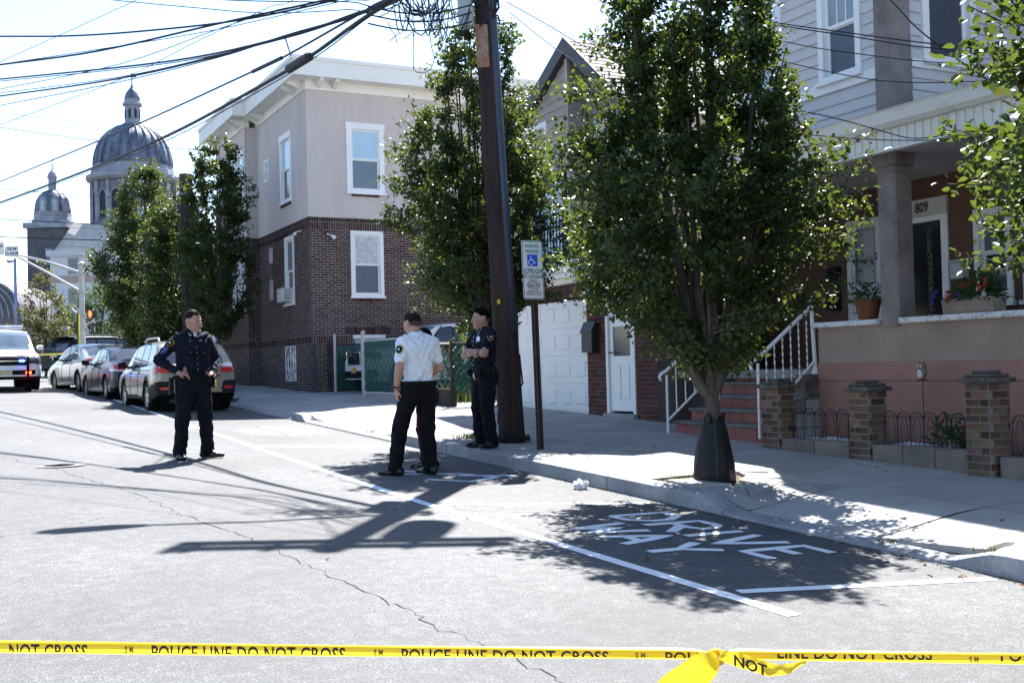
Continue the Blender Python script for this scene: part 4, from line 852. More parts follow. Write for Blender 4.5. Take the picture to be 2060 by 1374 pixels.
def tuft(n, c, h, spread, m, name, label, cat, wd=.006):
    b = MB(); g = random.Random(int(c[0]*100+c[1]*10))
    for k in range(n):
        a = g.uniform(0, 6.28); d = g.uniform(0, spread); x, y = c[0]+d*math.cos(a), c[1]+d*math.sin(a); z = c[2]; hh = h*g.uniform(.5, 1.1); l = g.uniform(.1, .5)*hh; a2 = g.uniform(0, 6.28)
        b.add([(x-wd*math.sin(a2), y+wd*math.cos(a2), z), (x+wd*math.sin(a2), y-wd*math.cos(a2), z), (x+l*.5*math.cos(a2)+wd*.6*math.sin(a2), y+l*.5*math.sin(a2), z+hh*.6), (x+l*math.cos(a2), y+l*math.sin(a2), z+hh)], [(0, 1, 2), (0, 2, 3)])
    return tag(b.build(name, m, fix=False), label, cat, kind='stuff')
M_GRASS = leafmat('grass', (.04, .06, .015), (.075, .085, .025), .25, (.14, .18, .03), .6)
tuft(60, (6.6, 9.2, zwalk(6.6, 9.2)-.02), .08, .22, M_GRASS, 'grass_tuft', 'short grass at the foot of the watering bag', 'grass')
tuft(220, (6.75, 14.3, zwalk(6.75, 14.3)), .09, .35, M_GRASS, 'grass_tuft', 'patch of weeds beside the utility pole', 'grass')
tuft(45, (6.30, 6.1, zwalk(6.3, 6.1)), .03, .12, M_GRASS, 'grass_tuft', 'weeds in the kerb joint by the painted letters', 'grass')
tuft(45, (6.31, 5.2, zwalk(6.3, 5.2)), .035, .15, M_GRASS, 'grass_tuft', 'weeds in the kerb joint nearest the camera', 'grass')
tuft(40, (6.33, 17.4, zwalk(6.3, 17.4)), .04, .12, M_GRASS, 'grass_tuft', 'weeds in the lowered kerb by the far driveway', 'grass')
tuft(220, (9.9, 21.6, zwalk(9.9, 21.6)), .42, .7, M_GRASS, 'weeds', 'tall weeds behind the slatted fence', 'weeds', .012)
bush = thing('shrub', 'dark shrub growing behind the slatted fence beside the garage house', 'shrub', (10.5, 22.4, .8)); MB().tube([(10.5, 22.4, .7), (10.55, 22.4, 1.3)], [.04, .02], 6).build('stem', M_BARK, bush)
_g = np.random.default_rng(88); _d = unit(_g.normal(0, 1, (2600, 3))); _P = np.array([10.55, 22.5, 1.55])+_d*np.array([.75, .95, .78])*_g.uniform(.35, 1, (2600, 1)); tag(obj('foliage', leaf_mesh('foliage', leaf_arrays(_P, unit(_d+_g.normal(0, .6, (2600, 3))), unit(_g.normal(0, .6, (2600, 3))+np.array([0, 0, .8])), .09*_g.uniform(.6, 1.3, 2600), .06*_g.uniform(.6, 1.2, 2600)), M_LEAF), bush), kind='stuff')
# fallen leaves
g3 = random.Random(9); LEAFB = leaf_mesh('fallen_leaf', leaf_arrays(np.zeros((1, 3)), np.array([[1., 0, 0]]), np.array([[0, 0, 1.]]), np.ones(1), np.full(1, .6)), mat('dry_leaf', (.16, .07, .025), .8, var=.4))
for k in range(26):
    x, y = ((g3.uniform(5.5, 6.08), g3.uniform(4.5, 7.5)), (g3.uniform(7, 9), g3.uniform(5, 12)), (g3.uniform(2, 5.4), g3.uniform(5, 13)))[k % 3]; fl_ = ('in the gutter near the painted letters', 'on the sidewalk before the pillars', 'on the open roadway')[k % 3]
    o = obj('fallen_leaf', LEAFB); o.location = (x, y, zground(x, y)+.012); o.rotation_euler = (g3.uniform(-.5, .5), g3.uniform(-.5, .5), g3.uniform(0, 6.28)); s = g3.uniform(.035, .065); o.scale = (s, s, s)
    tag(o, 'dry brown leaf lying '+fl_, 'leaf', 'fallen leaves '+fl_)
# porch flowers and bed plants
def plant(parent, name, c, r, h, n, ll, m, seed):
    g = np.random.default_rng(seed); d = unit(g.normal(0, 1, (n, 3))+np.array([0, 0, .5])); P = np.array(c)+d*np.array([r, r, h])*g.uniform(.35, 1, (n, 1)); P[:, 2] = np.maximum(P[:, 2], c[2])
    pts = leaf_arrays(P, unit(d+g.normal(0, .5, (n, 3))), unit(g.normal(0, .6, (n, 3))+np.array([0, 0, .8])), ll*g.uniform(.6, 1.3, n), ll*g.uniform(.4, .7, n)); o = obj(name, leaf_mesh(name, pts, m), parent)
    return tag(o, kind='stuff'), P, d
def flowers(parent, pts, r, m):
    for p in pts:
        b = MB()
        for k in range(5):
            a = k*1.2566; b.obox((p[0]+r*.6*math.cos(a)*.6, p[1]+r*.6*math.sin(a), p[2]+r*.4*math.sin(a*2)), (r*.4, 0, 0), (0, r*.42, 0), (0, 0, r*.42))
        b.build('flower', m, parent, bevel=r*.12)
pot = thing('flower_pot', 'terracotta pot of white and violet flowers on the porch sill', 'flower pot', (10.2, 10.14, 2.0))
MB().lathe([(.11, 0), (.15, .19), (.165, .19), (.17, .25), (.155, .25), (.145, .2)], (10.2, 10.14, 2.0), 20).build('pot', mat('terracotta', (.20, .085, .045), .85, var=.15, scale=6), pot, smooth=False)
_, P, d = plant(pot, 'foliage', (10.2, 10.14, 2.24), .24, .24, 420, .05, M_LEAFD, 3); flowers(pot, [tuple(q) for q in P[np.argsort(-d[:, 2]-.5*np.abs(d[:, 1]))][:16]], .024, mat('petal_white', (.62, .58, .75), .7))
box = thing('planter_box', 'beige planter box of red and purple flowers on the porch sill', 'planter', (10.2, 8.55, 2.0))
b = MB(); b.prism([(-.10, 0), (.10, 0), (.13, .17), (-.13, .17)], lambda p, q, d: (10.18+p, 8.55+d, 2.0+q), -.34, .34); b.build('trough', mat('planter_beige', (.30, .24, .21), .8), box, bevel=.008)
_, P, d = plant(box, 'foliage', (10.18, 8.42, 2.17), .24, .30, 260, .08, M_LEAFD, 5); plant(box, 'foliage', (10.18, 8.72, 2.15), .18, .16, 260, .05, M_LEAFD, 6)
flowers(box, [(10.05, 8.78, 2.25), (10.04, 8.36, 2.30), (10.05, 8.30, 2.28), (10.03, 8.26, 2.36), (10.0, 8.24, 2.30), (10.05, 8.45, 2.36), (10.0, 8.72, 2.2), (10.08, 8.2, 2.46), (10.04, 8.55, 2.3), (10.02, 8.33, 2.25), (10.0, 8.76, 2.17)], .024, mat('petal_red', (.36, .025, .025), .6)); flowers(box, [(10.02, 8.95, 2.20), (10.0, 8.9, 2.26), (10.02, 8.98, 2.15), (10.0, 8.58, 2.18), (10.02, 8.62, 2.22), (9.99, 8.93, 2.22)], .025, mat('petal_violet', (.07, .04, .28), .6))
for i, (c, r, h, lb) in enumerate((((9.5, 9.55, .52), .2, .42, 'dark leafy plant in the bed behind the middle pillar'), ((9.5, 8.3, .52), .3, .40, 'bushy plant in the bed below the owl'), ((9.45, 7.95, .52), .22, .36, 'bushy plant in the bed beside the largest pillar'))):
    p = thing('bed_plant', lb, 'plant', c, group='plants in the front bed'); plant(p, 'foliage', c, r, h, 520, .055, M_LEAFD, 20+i); flowers(p, [(c[0]-.12, c[1]+.03*i, c[2]+h*.8)], .022, mat('petal_orange', (.55, .12, .02), .6) if i == 0 else MATS['petal_red'])
bp_ = thing('bed_pot', 'dark pot of dried flowers in the bed behind the middle pillar', 'flower pot', (9.42, 9.5, .5)); MB().lathe([(.09, 0), (.12, .16), (.11, .16)], (9.42, 9.5, .5), 16).build('pot', mat('dark_pot', (.03, .025, .03), .6), bp_); plant(bp_, 'foliage', (9.42, 9.5, .66), .13, .12, 140, .035, M_LEAFY, 44)
# owl ornament on a stake
ow = thing('owl_ornament', 'small white breasted owl ornament on a thin metal stake', 'ornament', (9.5, 8.68, .5))
MB().tube([(9.5, 8.68, .45), (9.5, 8.68, 1.28)], .005, 6).build('stake', MATS['wire_black'], ow); MB().tube([(9.5, 8.60, 1.275), (9.5, 8.68, 1.285), (9.5, 8.76, 1.275)], .008, 6).build('perch', MATS['wire_black'], ow)
M_OWL = mat('owl_brown', (.22, .19, .17), .8, var=.3, scale=50); bo = MB().lathe([(.012, 0), (.045, .03), (.055, .08), (.045, .12), (.04, .135)], (9.5, 8.68, 1.285), 14).build('body', M_OWL, ow, smooth=True)
MB().lathe([(.012, 0), (.03, .02), (.036, .05), (.028, .085), (.01, .1)], (9.468, 8.68, 1.30), 12).build('breast', mat('owl_white', (.55, .6, .6), .7, var=.1), ow, smooth=True)
hd = MB().lathe([(.02, 0), (.046, .02), (.046, .045), (.025, .06)], (9.5, 8.68, 1.405), 14).build('head', M_OWL, ow, smooth=True)
for s in (-1, 1): MB().tube([(9.49, 8.68+s*.03, 1.455), (9.49, 8.68+s*.042, 1.50)], [.014, .002], 6).build('ear_tuft', M_OWL, ow); MB().lathe([(.002, 0), (.014, 0), (.014, -.006)], (9.455, 8.68+s*.02, 1.432), 10, ax='x').build('eye', mat('owl_eye', (.5, .45, .2), .4), ow)
# ------------------------------------------------------------------ utility pole and everything hung on it
_fw = Vector((math.sin(YAW)*math.cos(PITCH), math.cos(YAW)*math.cos(PITCH), math.sin(PITCH))); _r0 = Vector((math.cos(YAW), -math.sin(YAW), 0)); _u0 = _r0.cross(_fw)
_rt = _r0*math.cos(ROLL)+_u0*math.sin(ROLL); _up = -_r0*math.sin(ROLL)+_u0*math.cos(ROLL)
def sight(x, y): return _fw+_rt*((x-1030)/2228)+_up*((687-y)/2228)      # direction in which the photo shows a point
def at(x, y, d): return Vector((0, 0, EYE))+sight(x, y)*d
def on_vertical(x, y, S, E):
    """where the sight line meets the upright plane through ground points S and E"""
    n = Vector((E[1]-S[1], S[0]-E[0], 0)); r = sight(x, y); return Vector((0, 0, EYE))+r*((Vector((S[0], S[1], 0))-Vector((0, 0, 0))).dot(n)/r.dot(n))
M_POLE = mat('pole_wood', (.055, .038, .034), .9, c2=(.022, .017, .018), scale=9, fine=40, bump=.9, bdist=.02, stretch=(1, 1, .08), ramp=(.35, .62))
up = thing('utility_pole', 'leaning dark wooden utility pole with a blue grey cable riser at the kerb', 'utility pole', (6.91, 13.45, .45))
pz = lambda z: Vector((6.91-.043*(z-.5), 13.45, z)); pr = lambda z: .178-.0045*z
b = MB(); zs = [.3+.5*k for k in range(19)]; b.tube([pz(z) for z in zs], [pr(z)*(1.06 if z < .6 else 1) for z in zs], 18); b.build('pole', M_POLE, up, smooth=True)
R_, C_ = Vector((.889, -.459, 0)), Vector((-.459, -.889, 0))
b = MB(); b.tube([pz(z)+(R_*.72+C_*.69)*(pr(z)*.80) for z in [2.0, 4, 6, 7.5]], .065, 12); b.build('riser_guard', mat('riser_blue_grey', (.035, .05, .085), .45, var=.25, scale=3, stretch=(1, 1, .2)), up, smooth=True)
q = pz(5.86)+C_*(pr(5.9)+.012)-R_*.07; b = MB(); b.obox(q, R_*.085, C_*.012, (-.012, 0, .29)); b.build('rust_plate', mat('rust_plate', (.28, .10, .06), .8, c2=(.36, .27, .2), scale=6, ramp=(.4, .6)), up, bevel=.006)
q = pz(6.5)-R_*.27+C_*.08; b = MB(); b.obox(q, R_*.10, C_*.10, (-.015, 0, .36)); b.build('cable_box', mat('cable_box_grey', (.42, .46, .48), .6, var=.1), up, bevel=.02)
b = MB(); b.obox(q+R_*.14, R_*.06, C_*.02, (0, 0, .03)); b.build('bracket', MATS['black_metal'], up)
for z, s in ((9.0, 1), (8.72, 1)):
    a, c = Vector((5.35, 13.75, z)), Vector((7.75, 12.98, z)); m_ = (a+c)/2; MB().obox(m_+C_*.02, (c-a)/2, (c-a).normalized().cross(Vector((0, 0, 1)))*.05, (0, 0, .06)).build('crossarm', M_POLE, up)
    for t in (.02, .07, .3, .7, .93): MB().lathe([(.02, 0), (.02, .06), (.05, .08), (.05, .12), (.02, .16)], a.lerp(c, t)+Vector((0, 0, .06)), 10).build('insulator', mat('porcelain', (.25, .2, .18), .3), up)
MB().lathe([(.05, -.02), (.24, 0), (.25, .1), (.25, .75), (.22, .82), (.04, .86)], pz(8.0)+R_*.42+Vector((0, 0, -.2)), 18).build('transformer', mat('transformer_grey', (.3, .32, .33), .5), up, smooth=True)
sl = MB(); sl.tube([pz(7.15), Vector((5.6, 13.72, 7.5)), Vector((4.7, 13.98, 7.6))], .03, 8); sl.build('lamp_arm', mat('galvanised', (.45, .46, .47), .5, metal=.6), up)
lh = MB(); lh.tube([Vector((4.75, 13.97, 7.6)), Vector((4.5, 13.99, 7.62)), Vector((4.1, 14.01, 7.62)), Vector((3.93, 14.02, 7.6))], [.06, .13, .14, .05], 12, flat=.55); lh.build('lamp_head', MATS['galvanised'], up, smooth=True)
q = at(1003, 607, 14.85); b = MB(); b.obox(q, R_*.02, C_*.004, (0, 0, .03)); b.build('tag_plate', mat('tag_yellow', (.6, .45, .04), .6), up)
b = MB(); b.tube([pz(1.7)+R_*.17+C_*.04, pz(1.3)+R_*.19+C_*.05, pz(1.05)+C_*.19, pz(.9)-R_*.17+C_*.05, pz(.75)-R_*.18], .012, 6); b.build('ground_wire', MATS['cable_black'], up)
b = MB(); g = random.Random(3)
for k in range(9):
    rr = .2+.05*g.random(); b.tube([pz(.5+g.random()*.05)+Vector((rr*math.cos(t+k), rr*math.sin(t+k), .03+.02*math.sin(3*t+k))) for t in [i*.45 for i in range(9)]], .009, 5)
b.build('coiled_cable', MATS['cable_black'], up)
# ------------------------------------------------------------------ wires
M_WIRE = mat('wire_insulated', (.012, .013, .022), .55); M_WIRET = mat('wire_thin', (.05, .06, .09), .5)
PS_ = (6.55, 13.44)
def smooth(pts, n=6):
    out = []
    for i in range(len(pts)-1):
        p0, p1, p2, p3 = pts[max(0, i-1)], pts[i], pts[i+1], pts[min(len(pts)-1, i+2)]
        for k in range(n):
            t = k/n; out.append(.5*((2*p1)+(p2-p0)*t+(2*p0-5*p1+4*p2-p3)*t*t+(3*p1-p0-3*p2+p3)*t**3))
    return out+[pts[-1]]
def wire(px, r, E, label, S=PS_, anchor=None, m=None, group='overhead wires', name='overhead_wire'):
    pts = [on_vertical(x, y, S, E) for x, y in px]
    if anchor is not None: pts.append(Vector(anchor))
    o = MB().tube(smooth(pts), r*(.92 if r > .015 else .72), 6).build(name, m or M_WIRE); return tag(o, label, 'wire', group)
EL = (1.2, 46); EL2 = (-6, 44); EL3 = (-14, 40)
top = pz(7.1)
thick = wire([(-80, 436), (0, 408), (165, 347), (340, 272), (505, 184), (621, 116), (777, 10)], .034, EL, 'thickest black telephone cable running down left past the domes', anchor=pz(6.95))
wire([(-80, 441), (0, 412), (165, 352), (340, 281), (505, 193), (640, 112), (777, 14)], .014, EL, 'thin cable lashed just under the thickest telephone cable', anchor=pz(6.9))
spl = MB(); p, q = on_vertical(577, 142, PS_, EL), on_vertical(626, 112, PS_, EL); spl.tube([p, p.lerp(q, .1), p.lerp(q, .9), q], [.05, .085, .085, .05], 10); tag(spl.build('cable_splice', M_WIRE), 'black splice sleeve on the thickest telephone cable before the white cornice', 'cable splice')
wire([(-80, 398), (0, 366), (250, 262), (505, 146), (568, 117), (718, 32), (777, 0)], .02, EL, 'black cable running just above the thickest telephone cable', anchor=pz(7.05))
sp2 = MB(); p, q = on_vertical(508, 145, PS_, EL), on_vertical(567, 117, PS_, EL); sp2.tube([p, q], .036, 8); tag(sp2.build('cable_sleeve', M_WIRE), 'short black sleeve on the cable above the thickest one', 'cable sleeve')
drop = MB(); drop.tube([on_vertical(573, 75, PS_, EL2), on_vertical(585, 112, PS_, EL)], .012, 5); tag(drop.build('tie_wire', M_WIRE), 'short tie hanging between the wires above the white cornice', 'wire')
for i, (px, r, E, lb) in enumerate((
    ([(-60, 165), (0, 160), (340, 124), (573, 75), (718, 27), (777, 6)], .019, EL2, 'fourth bundle wire from the bottom, entering the left edge level with the dome cross'),
    ([(-60, 168), (0, 164), (340, 128), (573, 78), (718, 31), (777, 10)], .013, EL2, 'wire doubled just below the bundle wire that passes over the dome cross'),
    ([(-60, 203), (0, 194), (233, 160), (437, 114), (573, 73), (777, 4)], .018, EL2, 'dark wire crossing the sky right above the dome cross'),
    ([(-60, 198), (0, 188), (233, 157), (437, 112), (573, 72), (777, 2)], .011, EL2, 'thin wire touching the dark wire above the dome cross'),
    ([(-60, 227), (0, 213), (233, 167), (437, 117), (558, 78), (777, 5)], .012, EL2, 'twisted thin wire lowest of those above the dome cross'),
    ([(-60, 76), (0, 74), (140, 73), (291, 63), (485, 41), (680, 0), (800, -30)], .016, EL3, 'nearly level wire across the upper left sky'),
    ([(-60, 141), (0, 131), (194, 104), (437, 49), (650, 2), (760, -25)], .017, EL3, 'wire rising from the left edge to the top above the white cornice'),
    ([(-60, 137), (0, 130), (243, 93), (437, 60), (680, 5), (780, -22)], .009, EL3, 'thin wire crossing the rising wire in the upper left sky'),
    ([(-60, 192), (0, 180), (243, 129), (437, 60), (560, 20), (700, -20)], .009, EL3, 'thin wire slanting up between the upper left wires'),
    ([(-60, 279), (0, 252), (243, 160), (400, 82), (540, 16), (620, -20)], .007, EL3, 'hair thin wire slanting steeply across all the left wires'),
    ([(-60, 152), (0, 125), (150, 58), (277, 0), (330, -25)], .007, EL3, 'hair thin wire at the top left corner'),
    ([(180, -6), (218, 0), (400, 17), (534, 27), (700, 20), (800, 5)], .010, EL3, 'thin wire sloping down to the right along the top of the sky'),
    ([(440, 0), (520, 3), (694, 4), (820, -10)], .012, EL3, 'short stretch of wire level along the top edge'))):
    wire(px, r, E, lb, anchor=pz(7.3+.14*i), m=M_WIRET if r < .0095 else None)
for px, r, lb in (([(-80, 215), (0, 228), (252, 255), (388, 266), (520, 274)], .012, 'faint level wire uppermost of those crossing behind the big dome'), ([(-80, 224), (0, 236), (252, 268), (388, 280), (520, 288)], .012, 'faint level wire second of those crossing behind the big dome'),
    ([(-80, 244), (0, 257), (220, 287), (380, 301), (520, 310)], .016, 'level wire passing over the top of the big dome'), ([(-80, 372), (0, 380), (120, 390), (233, 398), (420, 408)], .016, 'level wire passing over the small dome lantern'),
    ([(-80, 421), (0, 427), (200, 437), (420, 445)], .014, 'level wire at the foot of the small dome'), ([(-80, 435), (0, 441), (205, 452), (420, 460)], .022, 'dark level wire above the church roof ridge'), ([(-80, 447), (0, 452), (205, 461), (420, 467)], .010, 'faint level wire on the church roof'),
    ([(-80, 473), (0, 477), (225, 484), (420, 488)], .028, 'thickest level wire across the church roof'), ([(-80, 488), (0, 491), (225, 499), (420, 503)], .009, 'faint level wire under the thickest level wire'), ([(-80, 506), (0, 507), (200, 505), (420, 500)], .012, 'level wire at the eave of the white building'), ([(-80, 512), (0, 512), (200, 511), (420, 505)], .012, 'lowest level wire at the eave of the white building')):
    wire(px, r, (30, 56), lb, S=(-20, 56), group='wires along the side street', m=M_WIRE if r > .02 else M_WIRET)
EH = (9.75, 7.2)
for px, r, lb, an in (([(1020, 5), (1100, 50), (1200, 108), (1300, 150), (1440, 205), (1560, 250)], .009, 'drop wire from the pole to the garage house gable', None), ([(1025, 25), (1080, 70), (1140, 115), (1200, 150), (1240, 180)], .008, 'thin drop wire below the one to the garage house gable', None),
    ([(1200, -30), (1400, 10), (1535, 42), (1700, 66), (1835, 84), (1975, 99), (2080, 108)], .010, 'upper wire of the close pair in front of the pale siding', None), ([(1200, -28), (1400, 13), (1535, 46), (1700, 72), (1835, 93), (1975, 106), (2080, 114)], .010, 'lower wire of the close pair in front of the pale siding', None),
    ([(1400, 45), (1620, 93), (1735, 110), (1835, 122), (1960, 131), (2080, 134)], .008, 'single wire below the close pair on the pale siding', None), ([(1500, 105), (1630, 137), (1735, 158), (1800, 165), (1880, 167), (1950, 165), (2080, 160)], .008, 'sagging wire just above the porch gutter', None),
    ([(1500, 200), (1670, 236), (1760, 260), (1828, 278), (1880, 276), (1900, 272), (2000, 275), (2080, 278)], .009, 'kinked wire hanging in front of the porch fascia', None), ([(1500, 262), (1640, 273), (1730, 280), (1830, 283), (1960, 279), (2080, 268)], .008, 'lowest wire hanging in front of the porch fascia', None),
    ([(1700, -75), (1790, 0), (1850, 62), (1945, 133), (2000, 170)], .012, 'steep double drop wire crossing the upper right window', None)):
    wire(px, r, EH, lb, group='drop wires to the houses')
# cable tangle by the pole top
tg = MB(); g = random.Random(12)
for k in range(26):
    x0 = g.uniform(770, 905); x1 = x0+g.uniform(12, 75); y0, y1 = g.uniform(-15, 20), g.uniform(-15, 30); sg = g.uniform(15, 80); d = 14.3+g.uniform(-.2, .3)
    tg.tube([at(x0+(x1-x0)*t, y0+(y1-y0)*t+sg*4*t*(1-t)+g.uniform(-2, 2), d) for t in [i/9 for i in range(10)]], g.choice((.006, .008, .010)), 5)
for k in range(10):
    x = g.uniform(775, 900); y = g.uniform(30, 85); tg.tube([at(x+g.uniform(-3, 3)*i, y*i/5, 14.35) for i in range(6)], .006, 5)
tg.tube([at(x, y, 14.4) for x, y in ((832, 0), (833, 60), (831, 110), (832, 140), (838, 146), (855, 148), (868, 138), (874, 120), (868, 95), (862, 50), (865, 10))], .006, 5)
tg.tube([at(x, y, 14.4) for x, y in ((780, 45), (786, 60), (795, 72), (799, 88))], .006, 5)
for d_, y_ in ((0, 14), (.05, 30), (.1, 48)): tg.tube([at(x, y_+(x-740)*-.03+18*math.sin((x-740)/70), 14.2+d_) for x in range(740, 965, 15)], .011, 5)
for z in (6.2, 6.5, 6.9): tg.tube([pz(z)+R_*.1*math.cos(t)*1.9+C_*.1*math.sin(t)*1.9+Vector((0, 0, .1*math.sin(2*t))) for t in [i*.5 for i in range(13)]], .012, 5)
for k in range(8): x = g.uniform(985, 1000); tg.tube([at(x, -20, 14.5), at(x+g.uniform(-6, 10), g.uniform(5, 20), 14.4), at(x+g.uniform(-10, 4), g.uniform(25, 42), 14.5)], .014, 5)
tag(tg.build('cable_tangle', M_WIRE), 'tangle of loose black cables hanging beside the pole top', 'cables')
# second pole among the left trees
p2 = thing('utility_pole', 'dark wooden pole stump rising among the left trees', 'utility pole', (6.7, 34.1, 1.1)); MB().tube([(6.7, 34.1, 1.0), (6.64, 34.1, 7.55)], [.22, .20], 14).build('pole', M_POLE, p2, smooth=True); Bx('pole_band', MATS['galvanised'], p2, 6.40, 6.9, 33.88, 34.32, 6.9, 6.95)
# ------------------------------------------------------------------ reserved-parking sign on a perforated post
sg = thing('parking_sign', 'green and white reserved parking sign with penalty plate on a brown perforated post', 'sign', (6.75, 12.42, .45))
M_POST = mat('post_brown', (.06, .042, .042), .6, var=.2, scale=6, metal=.3); a_, c_ = Vector((6.77, 12.42, .40)), Vector((6.715, 12.42, 3.1)); ax = (c_-a_).normalized(); b = MB()
sx = Vector((1, 0, 0)); b.obox((a_+c_)/2, sx*.022, (0, .004, 0), (c_-a_)/2)
for s in (-1, 1): b.obox((a_+c_)/2+sx*s*.026+Vector((0, -.012, 0)), sx*.004, (0, .016, 0), (c_-a_)/2); b.obox((a_+c_)/2+sx*s*.037+Vector((0, -.026, 0)), sx*.013, (0, .003, 0), (c_-a_)/2)
po = b.build('post', M_POST, sg)
hl = MB()
for k in range(74):
    p = a_.lerp(c_, (k+.8)/76)+Vector((0, -.0055, 0)); hl.lathe([(.0005, 0), (.0062, 0), (.0062, -.002)], p, 6, ax='y')
hl.build('holes', mat('hole_bright', (.35, .34, .33), .8), po)
M_SW = mat('sign_white', (.74, .75, .76), .4, var=.03); M_SG = mat('sign_green', (.0, .22, .13), .5, var=.05); M_SB = mat('sign_blue', (.01, .09, .62), .5, var=.04); M_SK = mat('sign_black', (.015, .015, .02), .5); M_SDG = mat('sign_dark_green', (.0, .10, .07), .5)
def rrect(w_, h_, r, n=5): return [(sx_*(w_/2-r)+r*math.cos(a), sz_*(h_/2-r)+r*math.sin(a)) for sx_, sz_, a0 in ((1, 1, 0), (-1, 1, math.pi/2), (-1, -1, math.pi), (1, -1, math.pi*1.5)) for a in [a0+math.pi/2*i/n for i in range(n+1)]]
def ring(mb, w_, h_, r, t, fn, d0, d1):
    o_, i_ = rrect(w_, h_, r), rrect(w_-2*t, h_-2*t, r-t*.6); n = len(o_); vs = [fn(*p, d1) for p in o_]+[fn(*p, d1) for p in i_]+[fn(*p, d0) for p in o_]+[fn(*p, d0) for p in i_]; fs = []
    for k in range(n): k2 = (k+1) % n; fs += [(k, k2, n+k2, n+k), (2*n+k, k, k2, 2*n+k2)[::-1], (n+k, n+k2, 3*n+k2, 3*n+k)]
    mb.add(vs, fs)
S1 = lambda x, z, d=0: (6.70+x+(z)*-.02, 12.365-d, 2.90+z+x*-.01); S2 = lambda x, z, d=0: (6.71+x+z*-.02, 12.365-d, 2.525+z+x*-.01)
pl1 = MB().prism(rrect(.30, .45, .03), S1, 0, .003).build('plate', M_SW, sg); b = MB(); ring(b, .288, .436, .026, .009, S1, .003, .0042); b.build('border', M_SG, pl1)
text('RESERVED', .058, lambda x, y, z: S1(x, y+.155, .0042+z), 'lettering', M_SG, pl1, .0004, 1.0, bold=.0012, sx=.80); text('PARKING', .058, lambda x, y, z: S1(x, y+.088, .0042+z), 'lettering', M_SG, pl1, .0004, 1.0, bold=.0012, sx=.82)
text('G79DGW', .088, lambda x, y, z: S1(x+.012, y-.166, .0055+z), 'lettering', M_SDG, pl1, .0004, 1.0, bold=.0016, sx=.76)
MB().prism(rrect(.15, .15, .008), lambda x, z, d: S1(x+.0, z-.025, d), .003, .0042).build('symbol_field', M_SB, pl1)
b = MB(); W3 = lambda x, z: S1(x, z-.025, .0055)
b.tube([W3(-.022+.036*math.cos(t), -.024+.032*math.sin(t)) for t in [math.radians(a) for a in range(110, 345, 18)]], .005, 6); b.tube([W3(-.024, .03), W3(-.022, .0), W3(.016, -.002), W3(.030, -.036), W3(.045, -.03)], .006, 6); b.tube([W3(-.024, .016), W3(.006, .014)], .005, 6); b.lathe([(.0005, 0), (.011, 0), (.011, -.003)], W3(-.026, .046), 12, ax='y'); b.build('wheelchair_symbol', M_SW, pl1)
pl2 = MB().prism(rrect(.30, .285, .03), S2, 0, .003).build('plate', M_SW, sg); b = MB(); ring(b, .288, .272, .026, .008, S2, .003, .0042); b.build('border', M_SK, pl2)
for s, z, sz in (('PENALTY', .098, .034), ('$250 1ST OFFENSE', .066, .026), ('SUBSEQUENT OFFENSES', .037, .024), ('$250 MIN. AND/OR', .008, .026), ('UP TO 90 DAYS', -.020, .026), ('COMMUNITY SERVICE', -.049, .025), ('TOW-AWAY ZONE', -.086, .032)): text(s, sz, lambda x, y, zz: S2(x, y+z, .0042+zz), 'lettering', M_SK, pl2, .0003, 1., bold=.0006, sx=.80)
b = MB(); b.prism([(-.14, -.0665), (.14, -.0665), (.14, -.064), (-.14, -.064)], S2, .003, .0045); b.prism([(-.055, .080), (.055, .080), (.055, .082), (-.055, .082)], S2, .003, .0045); b.prism([(-.10, .0225), (.10, .0225), (.10, .0245), (-.10, .0245)], S2, .003, .0045); b.build('rule', M_SK, pl2)
# ------------------------------------------------------------------ slatted chain-link fence and gate
M_SLAT = mat('green_slat', (.008, .085, .072), .55, var=.15, isl=.15); M_GALV = MATS['galvanised']; M_GPOST = mat('post_cream', (.55, .50, .45), .5, var=.1); M_RUST = mat('post_rust', (.07, .045, .04), .8, var=.3)
def slat_panel(parent, p0, p1, z0, z1, flip=1, sp=.105, wd=.082):
    """diagonal privacy slats woven through chain link, each a part"""
    p0, p1 = Vector((*p0, 0)), Vector((*p1, 0)); L = (p1-p0).length; u = (p1-p0)/L; n = Vector((u.y, -u.x, 0)); H_ = z1-z0; k = -H_
    F = lambda a, z, d: tuple(p0+u*a+n*d+Vector((0, 0, z0+z)))
    for layer, sgn in ((0, 1), (1, -1)):
        k = -H_
        while k < L:
            lo, hi = [], []
            # strip between a = k + t and a = k + wd + t, t = height, clipped to the panel
            w2 = wd*1.41*(1 if layer == 0 else .42)
            pts = []
            for a_off, ts in ((k, (0, H_)), (k+w2, (H_, 0))):
                seg = []
                for t in ts: seg.append((a_off+t, t))
                (a0, t0), (a1, t1) = seg
                def clip(a, t): 
                    if a < 0: return (0, min(H_, max(0, t-a)))
                    if a > L: return (L, min(H_, max(0, t-(a-L))))
                    return (a, t)
                pts += [clip(a0, t0), clip(a1, t1)]
            ar = abs(sum(pts[i][0]*pts[(i+1) % 4][1]-pts[(i+1) % 4][0]*pts[i][1] for i in range(4)))/2
            if ar > .002:
                q = [(a if sgn*flip > 0 else L-a, t) for a, t in pts]; MB().prism(q, F, .004+.011*layer, .008+.011*layer).build('slat', M_SLAT, parent)
            k += sp*1.41*(1 if layer == 0 else 1.9)
    w_ = MB(); k = -H_
    while k < L:
        for s in (1, -1):
            a0, a1 = max(0, k), min(L, k+H_)
            if a1-a0 > .02: w_.tube([F(a if s > 0 else L-a, a-k, .014) for a in (a0, a1)], .002, 4, cap=False)
        k += .10
    w_.build('chain_link', M_SLAT, parent)
fz = lambda y: zwalk(9.05, y)
